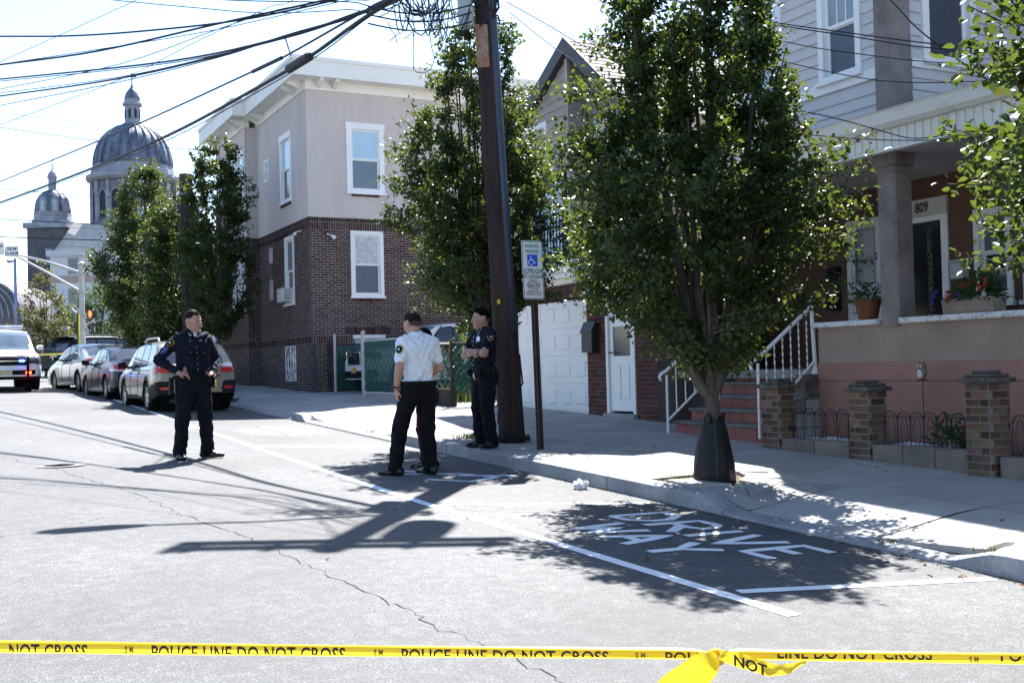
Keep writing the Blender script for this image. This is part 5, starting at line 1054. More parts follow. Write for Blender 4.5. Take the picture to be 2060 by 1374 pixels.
def fpost(parent, x, y, z0, z1, r, m): MB().tube([(x, y, z0), (x, y, z1)], r, 10).lathe([(r*1.1, 0), (r*1.1, .03), (.005, .06)], (x, y, z1), 10).build('post', m, parent)
ga = thing('slatted_gate', 'closed green slatted chain link gate leaf with a cream frame', 'gate', (9.05, 25.3, .9))
fpost(ga, 9.05, 25.42, .85, 2.42, .035, M_GALV); fpost(ga, 9.05, 25.30, .90, 2.42, .026, M_GPOST); fpost(ga, 9.05, 22.4, .82, 2.42, .03, M_GPOST)
for z0, z1 in ((.98, 1.0), (2.22, 2.22)): MB().tube([(9.05, 25.3, z0), (9.05, 22.4, z1-.02)], .024, 8).build('rail', M_GPOST, ga)
slat_panel(ga, (9.05, 25.27), (9.05, 22.42), 1.02, 2.19)
g1 = thing('slatted_gate', 'open green slatted gate leaf standing behind the white car front', 'gate', (9.15, 27.7, .95)); fpost(g1, 9.12, 27.74, .85, 2.42, .035, M_GPOST); fpost(g1, 8.98, 27.80, .85, 2.25, .035, M_RUST)
for z in (1.0, 2.2): MB().tube([(9.12, 27.74, z), (12.2, 27.72, z)], .024, 8).build('rail', M_RUST, g1)
slat_panel(g1, (9.15, 27.72), (12.2, 27.70), 1.02, 2.17)
fe = thing('slatted_fence', 'low chain link fence with sparse green slats beside the garage house', 'fence', (9.1, 21.5, .8)); 
for y_, m_ in ((22.25, M_GALV), (21.35, M_RUST), (20.35, M_RUST)): fpost(fe, 9.12, y_, .7, 2.1 if m_ is M_GALV else 2.05, .03, m_)
for z in (1.12, 1.85, 2.05): MB().tube([(9.12, 22.25, z), (9.12, 20.35, z-.03)], .018, 8).build('rail', M_RUST if z < 2 else M_GPOST, fe)
slat_panel(fe, (9.12, 22.2), (9.12, 20.38), 1.14, 1.84, sp=.21, wd=.06); slat_panel(fe, (9.14, 20.36), (10.08, 20.36), 1.0, 2.0, sp=.12, wd=.07); fpost(fe, 10.05, 20.36, .7, 2.05, .03, M_RUST); MB().tube([(9.12, 20.35, 2.02), (10.06, 20.36, 2.02)], .018, 8).build('rail', M_RUST, fe)
Bx('base_wall', mat('base_wall_dark', (.045, .038, .032), .9, var=.3, scale=4), fe, 9.06, 9.2, 20.3, 22.4, .6, 1.1)
# ------------------------------------------------------------------ traffic signal with mast arms
ts = thing('traffic_signal', 'white traffic signal pole with two mast arms and a lit pedestrian hand', 'traffic signal', (5.13, 47.95, 1.45)); M_SIG = mat('signal_paint', (.42, .41, .41), .5, var=.08)
MB().tube([(5.13, 47.95, 1.3), (5.13, 47.95, 6.05)], [.12, .095], 14).lathe([(.14, 0), (.14, .06), (.05, .14)], (5.13, 47.95, 6.05), 14).build('pole', M_SIG, ts, smooth=False)
e1 = at(-60, 487, 45); 
MB().tube([Vector((5.13, 47.95, 5.72)), at(95, 527, 45), at(40, 514, 45), e1], [.062, .055, .045, .035], 10).build('mast_arm', M_SIG, ts); MB().tube([Vector((5.13, 47.95, 4.95)), at(90, 546, 45), at(40, 519, 45), at(20, 511, 45)], [.058, .05, .042, .035], 10).build('mast_arm', M_SIG, ts)
for z in (5.72, 4.95, 3.92, 3.50): MB().lathe([(.17, 0), (.17, .08)], (5.13, 47.95, z-.04), 14).build('clamp', M_SIG, ts)
for z, yy_ in ((3.92, 623), (3.50, 645)): MB().tube([(5.13, 47.95, z), at(188, yy_, 45)], .03, 8).build('bracket', M_SIG, ts)
hc = at(187, 632, 44.9); b = MB(); b.obox(hc, R_*.195, C_*.08, (0, 0, .165)); hs_ = b.build('pedestrian_head', mat('signal_housing', (.012, .012, .013), .5), ts, bevel=.02)
M_HAND = mat('hand_lit', (.9, .12, .03), .5, var=.02, emit=((1, .10, .02), 1.2)); hb = hc-R_*.09+C_*.085; b = MB()
b.obox(hb+Vector((0, 0, -.03)), R_*.055, C_*.004, (0, 0, .055)); b.obox(hb+Vector((0, 0, -.105)), R_*.035, C_*.004, (0, 0, .03))
for k in range(4): b.obox(hb+R_*(-.045+.028*k)+Vector((0, 0, .065+(.02 if k in (1, 2) else .0))), R_*.012, C_*.004, (0, 0, .05))
b.obox(hb+R_*.068+Vector((0, 0, -.01)), R_*.010+Vector((0, 0, .006)), C_*.004, Vector((0, 0, .04))+R_*.012); b.build('hand', M_HAND, hs_)
for x0, x1, y0, y1, ls in ((10, 37.5, 496, 516, ('7:00 AM', 'TO 4:00 PM')), (-22, 8, 488, 513, ('TURN ON', 'RED'))):
    c = at((x0+x1)/2, (y0+y1)/2, 44.8); w_, h_ = (x1-x0)/2228*44.8, (y1-y0)/2228*44.8; F = lambda x, z, d=0: tuple(c+R_*x+Vector((0, 0, z))+C_*d)
    s_ = MB().prism(rrect(w_, h_, .04), F, 0, .01).build('sign_plate', M_SW, ts); b = MB(); ring(b, w_-.02, h_-.02, .035, .012, F, .01, .013); b.build('border', M_SK, s_)
    for i, s in enumerate(ls): text(s, .17, lambda x, y, z: F(x, y+(.095 if i == 0 else -.095), .012+z), 'lettering', M_SK, s_, .001, bold=.004, sx=.66)
po2 = thing('push_button_post', 'thin dark post with a yellow strip left of the signal pole', 'post', at(157, 690, 44)); q = po2.location; MB().tube([q+Vector((0, 0, -1.3)), q+Vector((0, 0, 1.2))], .04, 8).build('post', MATS['black_metal'], po2); b = MB(); b.obox(q+R_*.05+Vector((0, 0, .3)), R_*.02, C_*.03, (0, 0, .85)); b.build('strip', mat('strip_yellow', (.6, .55, .05), .6), po2); MB().tube([q+Vector((0, 0, 1.15)), q+Vector((0, 0, 1.4))-R_*.25], .03, 8).build('arm', M_SIG, po2)
lp = thing('street_lamp', 'tall thin street lamp beside the arched roof at the left edge', 'street lamp', at(33, 660, 85)); q0, q1 = at(33, 680, 85), at(30, 520, 85); MB().tube([q0+Vector((0, 0, -1)), q1], [.14, .10], 10).build('pole', mat('lamp_pole_blue', (.18, .26, .48), .5), lp); b = MB(); b.tube([q1+Vector((0, 0, -.2)), q1-R_*.5+Vector((0, 0, -.25)), q1-R_*.62+Vector((0, 0, -.15)), q1-R_*.5+Vector((0, 0, -.12))], [.06, .12, .1, .05], 8); b.build('lamp_head', mat('lamp_grey', (.2, .2, .22), .5), lp)
# ------------------------------------------------------------------ vehicles: one lofted shell each, cut into body, windows, lamps
def paint(name, c, rough=.25, metal=.5): return mat(name, c, rough, var=.04, scale=1, metal=metal, coat=.5, spec=.4)
M_TYRE = mat('tyre', (.009, .009, .0095), .85, var=.2, scale=20); M_RIM = mat('rim_alloy', (.5, .5, .52), .3, metal=.9, var=.1); M_RIMD = mat('rim_dark', (.03, .03, .033), .4, metal=.5); M_CARGL = mat('car_glass', (.02, .028, .04), .05, var=.05, spec=.9); M_CLAD = mat('cladding', (.014, .014, .015), .6, var=.1)
M_TAIL = mat('tail_red', (.50, .012, .012), .2, var=.15, scale=20, coat=.6); M_TAILW = mat('tail_clear', (.62, .58, .58), .15, var=.1, coat=.6); M_CHROME = mat('chrome', (.62, .63, .65), .12, metal=1., var=.05); M_HEADL = mat('headlamp', (.10, .11, .125), .12, var=.5, scale=20, coat=.8); M_UNDER = mat('underbody', (.01, .01, .011), .9); M_PLATE = mat('plate_yellow', (.62, .40, .06), .5)
def car(name, label, cat, loc, rz, sp):
    """local frame: y forward from rear bumper 0 to L, x right, z up from the ground"""
    t = thing(name, label, cat, loc, rz, sp.get('group')); sp.setdefault('wz', max(z for _, z in sp['top'])-.03)
    L, W, zs = sp['L'], sp['W'], sp['sill']; S = np.unique(np.concatenate([np.linspace(0, .25, 9), np.linspace(.25, L-.25, int((L-.5)/.035)), np.linspace(L-.25, L, 9)]))
    ky, kz = np.array(sp['top']).T; zt = np.interp(S, ky, kz); ker = np.array([1, 2, 3, 2, 1])/9.; zt = np.convolve(np.pad(zt, 2, mode='edge'), ker, 'valid')
    zb = np.interp(S, *np.array(sp['belt']).T); Hm = zt.max()
    endr = sp.get('endr', .5); e0 = np.clip(S/endr, 0, 1); e1 = np.clip((L-S)/endr, 0, 1); wp = W/2*(1-.13*(1-np.sqrt(1-(1-e0)**2))-.17*(1-np.sqrt(1-(1-e1)**2)))
    zbot = zs+.10*(1-np.minimum(1, S/.5))**2+.06*(1-np.minimum(1, (L-S)/.6))**2
    NL, NU, NT = 22, 18, 10; rows = []
    for i in range(len(S)):
        w_, zti, zbi = wp[i], zt[i], min(zb[i], zt[i]-.07); cr = .055 if zti > zb[i]+.15 else .06; zside = max(zti-cr, zbi+.005)
        f = np.clip((zside-zbi)/(Hm-zb.min()), 0, 1); pts = []
        for k in range(NL+1):
            q = k/NL; z = zbot[i]+(zbi-zbot[i])*q; bulge = 1-.045*(2*q-.85)**2-.02*(q > .93); pts.append((w_*bulge, z))
        wb_ = pts[-1][0]; wt = wb_*(1-.02-sp.get('tumble', .24)*f)
        for k in range(1, NU+1):
            q = k/NU; pts.append((wb_+(wt-wb_)*q**1.15, zbi+(zside-zbi)*q))
        for k in range(1, NT+1):
            q = k/NT; a = q*math.pi/2; pts.append((wt*(1-q**1.25) if k < NT else 0., zside+(zti-zside)*math.sin(a)**.8))
        rows.append(pts)
    P = np.array(rows); n, m = P.shape[:2]                               # right half; mirror for the left
    V_ = []; 
    for sgn in (1, -1): V_.append(np.stack([P[:, :, 0]*sgn, np.repeat(S[:, None], m, 1), P[:, :, 1]], -1).reshape(-1, 3))
    V_ = np.concatenate(V_); idx = np.arange(n*m).reshape(n, m); F_ = []
    a, b_, c, d = idx[:-1, :-1], idx[1:, :-1], idx[1:, 1:], idx[:-1, 1:]
    F_.append(np.stack([a, b_, c, d], -1).reshape(-1, 4)); o2 = n*m; F_.append(np.stack([a+o2, d+o2, c+o2, b_+o2], -1).reshape(-1, 4))
    for end in (0, n-1):                                                 # gridded end caps
        K = 40; base = len(V_); pts = P[end]; ys = S[end]; cap = []
        for k in range(m):
            for q in range(K+1):
                u = q/K*2-1; bow = sp.get('bow', .03)*(1-u*u)*(-1 if end == 0 else 1); cap.append((pts[k][0]*u, ys+bow, pts[k][1]))
        V_ = np.concatenate([V_, np.array(cap)]); ii = base+np.arange(m*(K+1)).reshape(m, K+1); F_.append(np.stack([ii[:-1, :-1], ii[:-1, 1:], ii[1:, 1:], ii[1:, :-1]], -1).reshape(-1, 4) if end == 0 else np.stack([ii[:-1, :-1], ii[1:, :-1], ii[1:, 1:], ii[:-1, 1:]], -1).reshape(-1, 4))
    F_ = np.concatenate(F_); C = V_[F_].mean(1); Nn = unit(np.cross(V_[F_[:, 1]]-V_[F_[:, 0]], V_[F_[:, 2]]-V_[F_[:, 0]])+np.cross(V_[F_[:, 2]]-V_[F_[:, 0]], V_[F_[:, 3]]-V_[F_[:, 0]]))
    x, y, z = np.abs(C[:, 0]), C[:, 1], C[:, 2]; Xs = C[:, 0]
    taken = np.zeros(len(F_), bool); r_t = sp['wr']
    for yc in sp['axles']: taken |= ((y-yc)**2+(z-r_t)**2 < (r_t+.065)**2) & (x > W/2-.30)
    rear, front = (y < .5*L), (y > .5*L); ztop_at = np.interp(y, S, zt); zb_at = np.interp(y, S, zb)
    ctx = dict(x=x, X=Xs, y=y, z=z, n=Nn, L=L, W=W, zt=ztop_at, zb=zb_at)
    win = [p[2] for p in sp['parts'] if p[0] == 'side_window*']
    if win:                                                               # black trim round the side glass
        trim_ = lambda c: (c['z'] > c['zb']+.012) & (c['z'] < np.minimum(sp['wz'], c['zt']-.06)) & (np.abs(c['n'][:, 0]) > .5) & np.any([p({**c, 'y': c['y']+d_, 'z': c['z']-e_}) for p in win for d_, e_ in ((.05, 0), (-.05, 0), (0, .03), (0, -.03))], 0)
    for pname, pm, pred, off in sp['parts']+([('window_trim*', M_UNDER, trim_, .001)] if win else []):
        sel = pred(ctx) & ~taken
        if not sel.any(): continue
        taken |= sel
        for s in ((1, -1) if pname.endswith('*') else (0,)):
            k = sel if s == 0 else sel & (Xs*s > 0)
            if not k.any(): continue
            f = F_[k]; u_, inv = np.unique(f, return_inverse=True); vn = np.zeros((len(u_), 3)); np.add.at(vn, inv.reshape(f.shape), Nn[k][:, None, :]); me = mesh_from_np(pname.strip('*'), V_[u_]+unit(vn)*off, inv.reshape(f.shape), pm, True); obj(pname.strip('*'), me, t, True)
    f = F_[~taken]; u_, inv = np.unique(f, return_inverse=True); me = mesh_from_np('body', V_[u_], inv.reshape(f.shape), sp['paint'], True)
    bm = bmesh.new(); bm.from_mesh(me); bmesh.ops.remove_doubles(bm, verts=bm.verts[:], dist=.0008); bm.to_mesh(me); bm.free(); obj('body', me, t, True)
    Bx('underbody', M_UNDER, t, -W/2+.12, W/2-.12, .25, L-.25, zs-.01, zs+.35, local=True)
    for yc in sp['axles']:
        [MB().tube([(s*(W/2-.42), yc, r_t), (s*(W/2-.24), yc, r_t)], r_t+.06, 22).build('wheel_well', M_UNDER, t, local=True) for s in (-1, 1)]
        for s in (-1, 1):
            xo = s*(W/2-.015); tw = .21; rr = r_t; rim = sp.get('rimr', r_t*.66)
            tp = [(rim, 0), (rr*.93, .0), (rr, .03), (rr, tw-.03), (rr*.93, tw), (rim, tw)]; b = MB().lathe([(r, xo-s*h) for r, h in tp], (0, yc, r_t), 28, ax='x', cap=False); wo = b.build('wheel', M_TYRE, t, local=True)
            rb = MB().lathe([(.01, xo-s*.06), (rim*.99, xo-s*.07), (rim*.99, xo-s*.10), (.01, xo-s*.10)], (0, yc, r_t), 24, ax='x').build('rim', sp.get('rimback', M_RIMD), wo, local=True)
            sm = MB(); ns = sp.get('spokes', 5)
            sm.lathe([(rim*.90, xo-s*.012), (rim*1.0, xo-s*.008), (rim*1.0, xo-s*.05), (rim*.90, xo-s*.05), (rim*.90, xo-s*.012)], (0, yc, r_t), 26, ax='x', cap=False); sm.lathe([(.005, xo-s*.012), (rim*.2, xo-s*.016), (rim*.22, xo-s*.06)], (0, yc, r_t), 12, ax='x')
            for k in range(ns):
                a = 2*math.pi*k/ns+.3; dv = Vector((0, math.cos(a), math.sin(a))); tv = Vector((0, -math.sin(a), math.cos(a)))
                for o_ in ((-.18, .18) if sp.get('twin') else (0,)): sm.obox(Vector((xo-s*.03, yc, r_t))+dv*rim*.55+tv*rim*o_*.6, Vector((.014, 0, 0)), dv*rim*.38+tv*rim*o_*.25, tv*rim*(.09 if sp.get('twin') else .13))
            sm.build('spokes', sp.get('rimmat', M_RIM), wo, local=True)
            if sp.get('arch'):
                b = MB(); N_ = 20; vs = []
                for k in range(N_+1):
                    a = math.pi*(1.08-1.16*k/N_)
                    for r, dx in ((r_t+.05, .0), (r_t+.12, .0), (r_t+.12, -.06), (r_t+.05, -.06)): vs.append((s*(W/2-.005+dx), yc+r*math.cos(a), r_t+r*math.sin(a)))
                b.add(vs, [(k*4+q, k*4+(q+1) % 4, k*4+4+(q+1) % 4, k*4+4+q) for k in range(N_) for q in range(4)]).build('wheel_arch', M_CLAD, t, local=True)
    mz, my = sp['mirror']
    for s in (-1, 1):
        b = MB().obox((s*(W/2+.10), my, mz+.02), (.10, .02, 0), (-.01*s, .06, 0), (0, 0, .075)); o = b.build('mirror', sp.get('mirmat', sp['paint']), t, local=True, bevel=.03); MB().obox((s*(W/2-.02), my+.03, mz-.03), (.07, 0, 0), (0, .03, 0), (0, 0, .02)).build('stalk', M_CLAD, o, local=True)
        MB().obox((s*(W/2+.10), my-.068, mz+.02), (.085, .0, 0), (0, .004, 0), (0, 0, .06)).build('mirror_glass', mat('mirror_dark', (.01, .011, .013), .3, spec=.15), o, local=True)
    for s in (-1, 1):
        for yh in sp.get('handles', ()): MB().obox((s*(W/2-.005), yh, sp['hz']), (.012, 0, 0), (0, .09, 0), (0, 0, .014)).build('door_handle', sp.get('hmat', sp['paint']), t, local=True, bevel=.005)
    for yg in sp.get('seams', ()):                                         # door shuts as thin dark strips
        for s in (-1, 1):
            i = int(np.argmin(np.abs(S-yg))); pp = [(s*(P[i, k, 0]+.002), yg, P[i, k, 1]) for k in range(3, NL+1)]; MB().tube(pp, .005, 4).build('door_gap', M_UNDER, t, local=True)
    return t
def side_glass(y0, y1, z1, dz=.04, slope0=.0, slope1=.0):
    """side window band between pillars, raked ends"""
    return lambda c: (c['z'] > c['zb']+dz) & (c['z'] < np.minimum(z1, c['zt']-.085)) & (c['y'] > y0+(c['z']-1.0)*slope0) & (c['y'] < y1+(c['z']-1.0)*slope1) & (np.abs(c['n'][:, 0]) > .55)
# --- tan crossover hatchback, nearest of the parked row
GP = 'cars parked along the kerb'
tan = paint('paint_tan', (.24, .225, .19), .28, .45)
hp = [('rear_window', M_CARGL, lambda c: (c['y'] < .75) & (c['z'] > 1.03) & (c['z'] < 1.43) & (c['x'] < .62-.25*(c['z']-1.03)) & (c['n'][:, 1] < -.2), .003),
      ('tail_lamp*', M_TAIL, lambda c: (c['y'] < .30) & (c['z'] > .84) & (c['z'] < 1.04) & (c['x'] > .52) & ((c['z'] < .945) | (c['x'] > .78)), .012), ('tail_lamp*', M_TAILW, lambda c: (c['y'] < .28) & (c['z'] > .94) & (c['z'] < 1.03) & (c['x'] > .55), .012),
      ('reflector*', M_TAIL, lambda c: (c['y'] < .06) & (c['z'] > .475) & (c['z'] < .53) & (c['x'] > .60) & (c['x'] < .78), .012), ('bumper_corner*', M_CLAD, lambda c: (c['y'] < .62) & (c['z'] < .66-.25*np.clip(c['y'], 0, 1)) & (c['x'] > .52+.35*np.abs(c['z']-.5)), .008), ('bumper_skirt', M_CLAD, lambda c: (c['y'] < .3) & (c['z'] < .40), .006),
      ('license_plate', M_PLATE, lambda c: (c['y'] < .05) & (c['z'] > .72) & (c['z'] < .86) & (c['x'] < .16), .006),
      ('side_window*', M_CARGL, side_glass(1.0, 1.75, 1.47, slope0=.35), .001), ('side_window*', M_CARGL, side_glass(1.82, 2.62, 1.47), .001), ('side_window*', M_CARGL, side_glass(2.68, 3.42, 1.47, slope1=-.9), .001),
      ('windscreen', M_CARGL, lambda c: (c['y'] > 2.7) & (c['y'] < 3.75) & (c['z'] > 1.02) & (c['zt'] < 1.5) & (c['n'][:, 2] > .3) & (c['x'] < .66), .001), ('sill_trim', M_CLAD, lambda c: (c['z'] < .36) & (c['y'] > .6) & (c['y'] < 3.9), .006),
      ('headlamp*', M_HEADL, lambda c: (c['y'] > 4.0) & (c['z'] > .70) & (c['z'] < .86) & (c['x'] > .5), .006), ('grille', M_CLAD, lambda c: (c['y'] > 4.3) & (c['z'] > .5) & (c['z'] < .82) & (c['x'] < .45), .004)]
xv = car('parked_hatchback', 'tan crossover hatchback with black cladding, nearest car of the parked row', 'car', (4.89, 24.3, zroad(4.9, 25.4)-.01), R(2), dict(group=GP, L=4.45, W=1.80, sill=.28, top=[(0, 1.0), (.06, 1.05), (.30, 1.28), (.52, 1.46), (.62, 1.50), (1.0, 1.545), (1.9, 1.57), (2.5, 1.54), (2.8, 1.49), (3.55, 1.06), (3.7, 1.02), (4.3, .90), (4.45, .74)], belt=[(0, 1.02), (1.2, 1.0), (3.6, .94), (4.45, .8)], wr=.335, axles=(.86, 3.50), paint=tan, parts=hp, mirror=(1.03, 3.05), mirmat=M_CLAD, arch=True, handles=(1.75, 2.70), hz=.86, seams=(1.78, 2.66), rimmat=M_RIM, twin=True))
for s in (-1, 1): MB().tube([(s*.62, .75, 1.53), (s*.62, .85, 1.60), (s*.61, 1.2, 1.615), (s*.60, 2.1, 1.62), (s*.59, 2.4, 1.56)], .022, 8).build('roof_rail', mat('rail_silver', (.4, .41, .42), .35, metal=.6), xv, local=True)
text('AWD', .045, lambda x, y, z: (.45+x, -.035-z, .79+y), 'badge', M_CHROME, xv, .002, local=True); MB().tube([(-.5, -.032, .76), (.5, -.032, .76)], .012, 6).build('tailgate_lip', M_CLAD, xv, local=True)
# --- dark blue sedan
def sedan_parts(L, tail, clearband, glass_y0, zt_):
    return [('rear_window', M_CARGL, lambda c: (c['y'] > glass_y0) & (c['y'] < glass_y0+.85) & (c['n'][:, 2] > .15) & (c['n'][:, 1] < -.12) & (c['zt'] > .98) & (c['zt'] < zt_-.05) & (c['x'] < .60), .002)]+tail+[('license_plate', M_PLATE, lambda c: (c['y'] < .05) & (c['z'] > .72) & (c['z'] < .85) & (c['x'] < .16), .006),
      ('side_window*', M_CARGL, side_glass(glass_y0+.55, glass_y0+1.05, zt_-.06, slope0=1.0), .001), ('side_window*', M_CARGL, side_glass(glass_y0+1.1, glass_y0+1.62, zt_-.06), .001), ('side_window*', M_CARGL, side_glass(glass_y0+1.68, glass_y0+2.5, zt_-.06, slope1=-1.1), .001),
      ('windscreen', M_CARGL, lambda c: (c['y'] > glass_y0+1.9) & (c['y'] < glass_y0+3.0) & (c['z'] > 1.0) & (c['zt'] < zt_-.05) & (c['n'][:, 2] > .3) & (c['x'] < .62), .001), ('bumper_skirt', M_UNDER, lambda c: (c['y'] < .4) & (c['z'] < .33), .003), ('headlamp*', M_HEADL, lambda c: (c['y'] > L-.4) & (c['z'] > .62) & (c['z'] < .76) & (c['x'] > .5), .005)]
tl1 = [('tail_lamp*', M_TAIL, lambda c: (c['y'] < .42) & (c['z'] > .80) & (c['z'] < .92) & (c['x'] > .42), .010), ('tail_lamp*', M_TAILW, lambda c: (c['y'] < .38) & (c['z'] > .745) & (c['z'] < .81) & (c['x'] > .46), .010)]
navy = mat('paint_navy', (.010, .017, .030), .25, var=.04, spec=.3, coat=.12); silver = paint('paint_silver', (.27, .285, .31), .26, .55)
car('parked_sedan', 'dark blue grey sedan parked between the tan hatchback and the silver sedan', 'car', (4.78, 29.8, zroad(4.8, 31)-.01), R(3.7), dict(group=GP, L=4.8, W=1.82, sill=.22, top=[(0, .92), (.08, .99), (.55, 1.04), (.75, 1.06), (1.45, 1.36), (1.75, 1.43), (2.4, 1.45), (2.8, 1.41), (3.75, 1.0), (4.5, .86), (4.8, .66)], belt=[(0, .95), (1.0, .96), (3.6, .90), (4.8, .72)], wr=.32, axles=(.98, 3.75), paint=navy, parts=sedan_parts(4.8, tl1, 0, .72, 1.45), mirror=(1.0, 3.1), mirmat=M_CLAD, handles=(1.75, 2.7), hz=.84, seams=(1.85, 2.78), spokes=7, rimmat=M_RIM, rimback=M_RIM, tumble=.27))
tl2 = [('tail_lamp*', M_TAIL, lambda c: (c['y'] < .40) & (c['z'] > .78) & (c['z'] < 1.0) & (c['x'] > .55) & ((c['z'] > .93) | (c['z'] < .85) | (c['x'] > .8)), .010), ('tail_lamp*', M_TAILW, lambda c: (c['y'] < .36) & (c['z'] > .84) & (c['z'] < .935) & (c['x'] > .57), .010)]
sv = car('parked_sedan', 'silver sedan with tall red and white tail lamps, farthest of the parked row', 'car', (4.68, 34.7, zroad(4.6, 36)-.01), R(9), dict(group=GP, L=4.75, W=1.82, sill=.22, top=[(0, .98), (.08, 1.06), (.5, 1.09), (.7, 1.11), (1.4, 1.40), (1.75, 1.48), (2.4, 1.50), (2.8, 1.46), (3.7, 1.04), (4.45, .88), (4.75, .68)], belt=[(0, 1.0), (1.0, .99), (3.6, .92), (4.75, .74)], wr=.325, axles=(.98, 3.72), paint=silver, parts=sedan_parts(4.75, tl2, 0, .66, 1.50), mirror=(1.04, 3.05), handles=(1.75, 2.7), hz=.88, seams=(1.82, 2.74), spokes=6, tumble=.26))
# --- white police SUV facing the camera
white = paint('paint_white', (.70, .71, .73), .3, .0)
pp = [('windscreen', mat('screen_bluish', (.09, .13, .18), .06, var=.15, spec=.9), lambda c: (c['y'] > 3.1) & (c['y'] < 3.95) & (c['z'] > 1.22) & (c['zt'] < 1.83) & (c['n'][:, 2] > .25) & (c['x'] < .78), .002),
      ('headlamp*', M_HEADL, lambda c: (c['y'] > 4.75) & (c['z'] > .78) & (c['z'] < 1.0) & (c['x'] > .60), .010), ('grille', M_UNDER, lambda c: (c['y'] > 4.8) & (c['z'] > .74) & (c['z'] < 1.0) & (c['x'] < .56), .004), ('chrome_bar', M_CHROME, lambda c: (c['y'] > 4.8) & (c['z'] > 1.0) & (c['z'] < 1.03) & (c['x'] < .58), .010),
      ('lower_grille', M_UNDER, lambda c: (c['y'] > 4.7) & (c['z'] > .46) & (c['z'] < .60) & (c['x'] < .78), .004), ('bumper_skirt', M_CLAD, lambda c: (c['y'] > 4.5) & (c['z'] < .42), .006),
      ('side_window*', M_CARGL, side_glass(.5, 1.4, 1.72), .001), ('side_window*', M_CARGL, side_glass(1.46, 2.4, 1.72), .001), ('side_window*', M_CARGL, side_glass(2.46, 3.4, 1.72, slope1=-.7), .001), ('tail_lamp*', M_TAIL, lambda c: (c['y'] < .25) & (c['z'] > .95) & (c['z'] < 1.4) & (c['x'] > .8), .006)]
tahoe_loc = at(-22, 785, 33.8)
pv = car('police_car', 'white police car with flashing blue and red grille lights at the left edge', 'police car', (1.52, 40.7, zroad(1.6, 37.5)-.02), R(182), dict(L=5.1, W=2.02, sill=.34, endr=.6, top=[(0, 1.45), (.15, 1.72), (.4, 1.83), (1.2, 1.88), (2.6, 1.89), (3.05, 1.85), (3.35, 1.72), (3.85, 1.30), (4.0, 1.22), (4.75, 1.12), (5.02, 1.05), (5.1, .96)], belt=[(0, 1.2), (3.6, 1.16), (5.1, 1.0)], wr=.40, axles=(1.05, 4.0), paint=white, parts=pp, mirror=(1.28, 3.45), hz=1.05, handles=(1.9, 2.9), tumble=.2, spokes=6, rimmat=M_RIM))
yf = 5.14
Bx('chrome_bar', M_CHROME, pv, -.6, .6, yf-.01, yf+.02, .862, .895, local=True)
for s in (-1, 1): MB().obox((s*.58, yf, .87), (.02, 0, 0), (0, .02, 0), (0, 0, .14)).build('grille_frame', M_CHROME, pv, local=True); MB().obox((s*.58, yf+.03, .70), (.035, 0, 0), (0, .03, 0), (0, 0, .30)).build('push_bumper', M_UNDER, pv, local=True)
for xx, zz, cc, nm in ((-.42, .88, (.02, .08, 1.0), 'flash_blue'), (.42, .88, (.02, .08, 1.0), 'flash_blue'), (-.60, .53, (1.0, .03, .01), 'flash_red'), (.60, .53, (1.0, .03, .01), 'flash_red')):
    MB().obox((xx, yf+.015 if abs(xx) < .5 else yf-.015, zz), (.075, 0, 0), (0, .03, 0), (0, 0, .03)).build('flashing_light', mat(nm, cc, .3, var=.02, emit=(cc, 9)), pv, local=True, bevel=.01)
MB().obox((-.95, yf-.28, .68), (.02, .02, 0), (0, .04, 0), (0, 0, .03)).build('flashing_light', MATS['flash_blue'], pv, local=True)
text('POLICE', .15, lambda x, y, z: (-x, 4.93+y*.98*.3-.0, 1.085+y*.35+z), 'lettering', mat('letter_grey', (.12, .12, .14), .5), pv, .002, 1.25, local=True, bold=.003); Bx('license_plate', mat('plate_cream', (.6, .52, .3), .5), pv, -.16, .16, yf-.03, yf-.005, .47, .60, local=True)
lb = Bx('light_bar', mat('lightbar_white', (.7, .7, .72), .3), pv, -.72, .72, 2.35, 2.65, 1.92, 2.03, bevel=.03, local=True); Bx('lens', MATS['flash_blue'] if False else mat('lens_clear', (.5, .55, .65), .1), lb, -.70, .70, 2.66, 2.67, 1.94, 2.01, local=True)
for s in (-1, 1): MB().tube([(s*.72, .5, 1.87), (s*.72, .7, 1.93), (s*.72, 2.7, 1.93), (s*.72, 2.9, 1.88)], .025, 8).build('roof_rail', M_CLAD, pv, local=True)
# --- black SUV turned across the side street
blk = mat('paint_black', (.004, .005, .008), .35, var=.04, spec=.12)
bp2 = [('rear_window', M_CARGL, lambda c: (c['y'] < .7) & (c['z'] > 1.12) & (c['z'] < 1.58) & (c['x'] < .70) & (c['n'][:, 1] < -.2), .002), ('tail_lamp*', M_TAIL, lambda c: (c['y'] < .38) & (c['z'] > .98) & (c['z'] < 1.20) & (c['x'] > .66), .010),
       ('side_window*', M_CARGL, side_glass(.75, 1.5, 1.62), .001), ('side_window*', M_CARGL, side_glass(1.56, 2.5, 1.62), .001), ('side_window*', M_CARGL, side_glass(2.56, 3.5, 1.62, slope1=-.9), .001), ('windscreen', M_CARGL, lambda c: (c['y'] > 3.0) & (c['y'] < 4.0) & (c['z'] > 1.12) & (c['zt'] < 1.7) & (c['n'][:, 2] > .3) & (c['x'] < .72), .001),
       ('license_plate', M_PLATE, lambda c: (c['y'] < .05) & (c['z'] > .85) & (c['z'] < .98) & (c['x'] < .16), .006), ('bumper_skirt', mat('bumper_grey', (.02, .022, .025), .5, spec=.2), lambda c: (c['y'] < .3) & (c['z'] < .55), .006)]
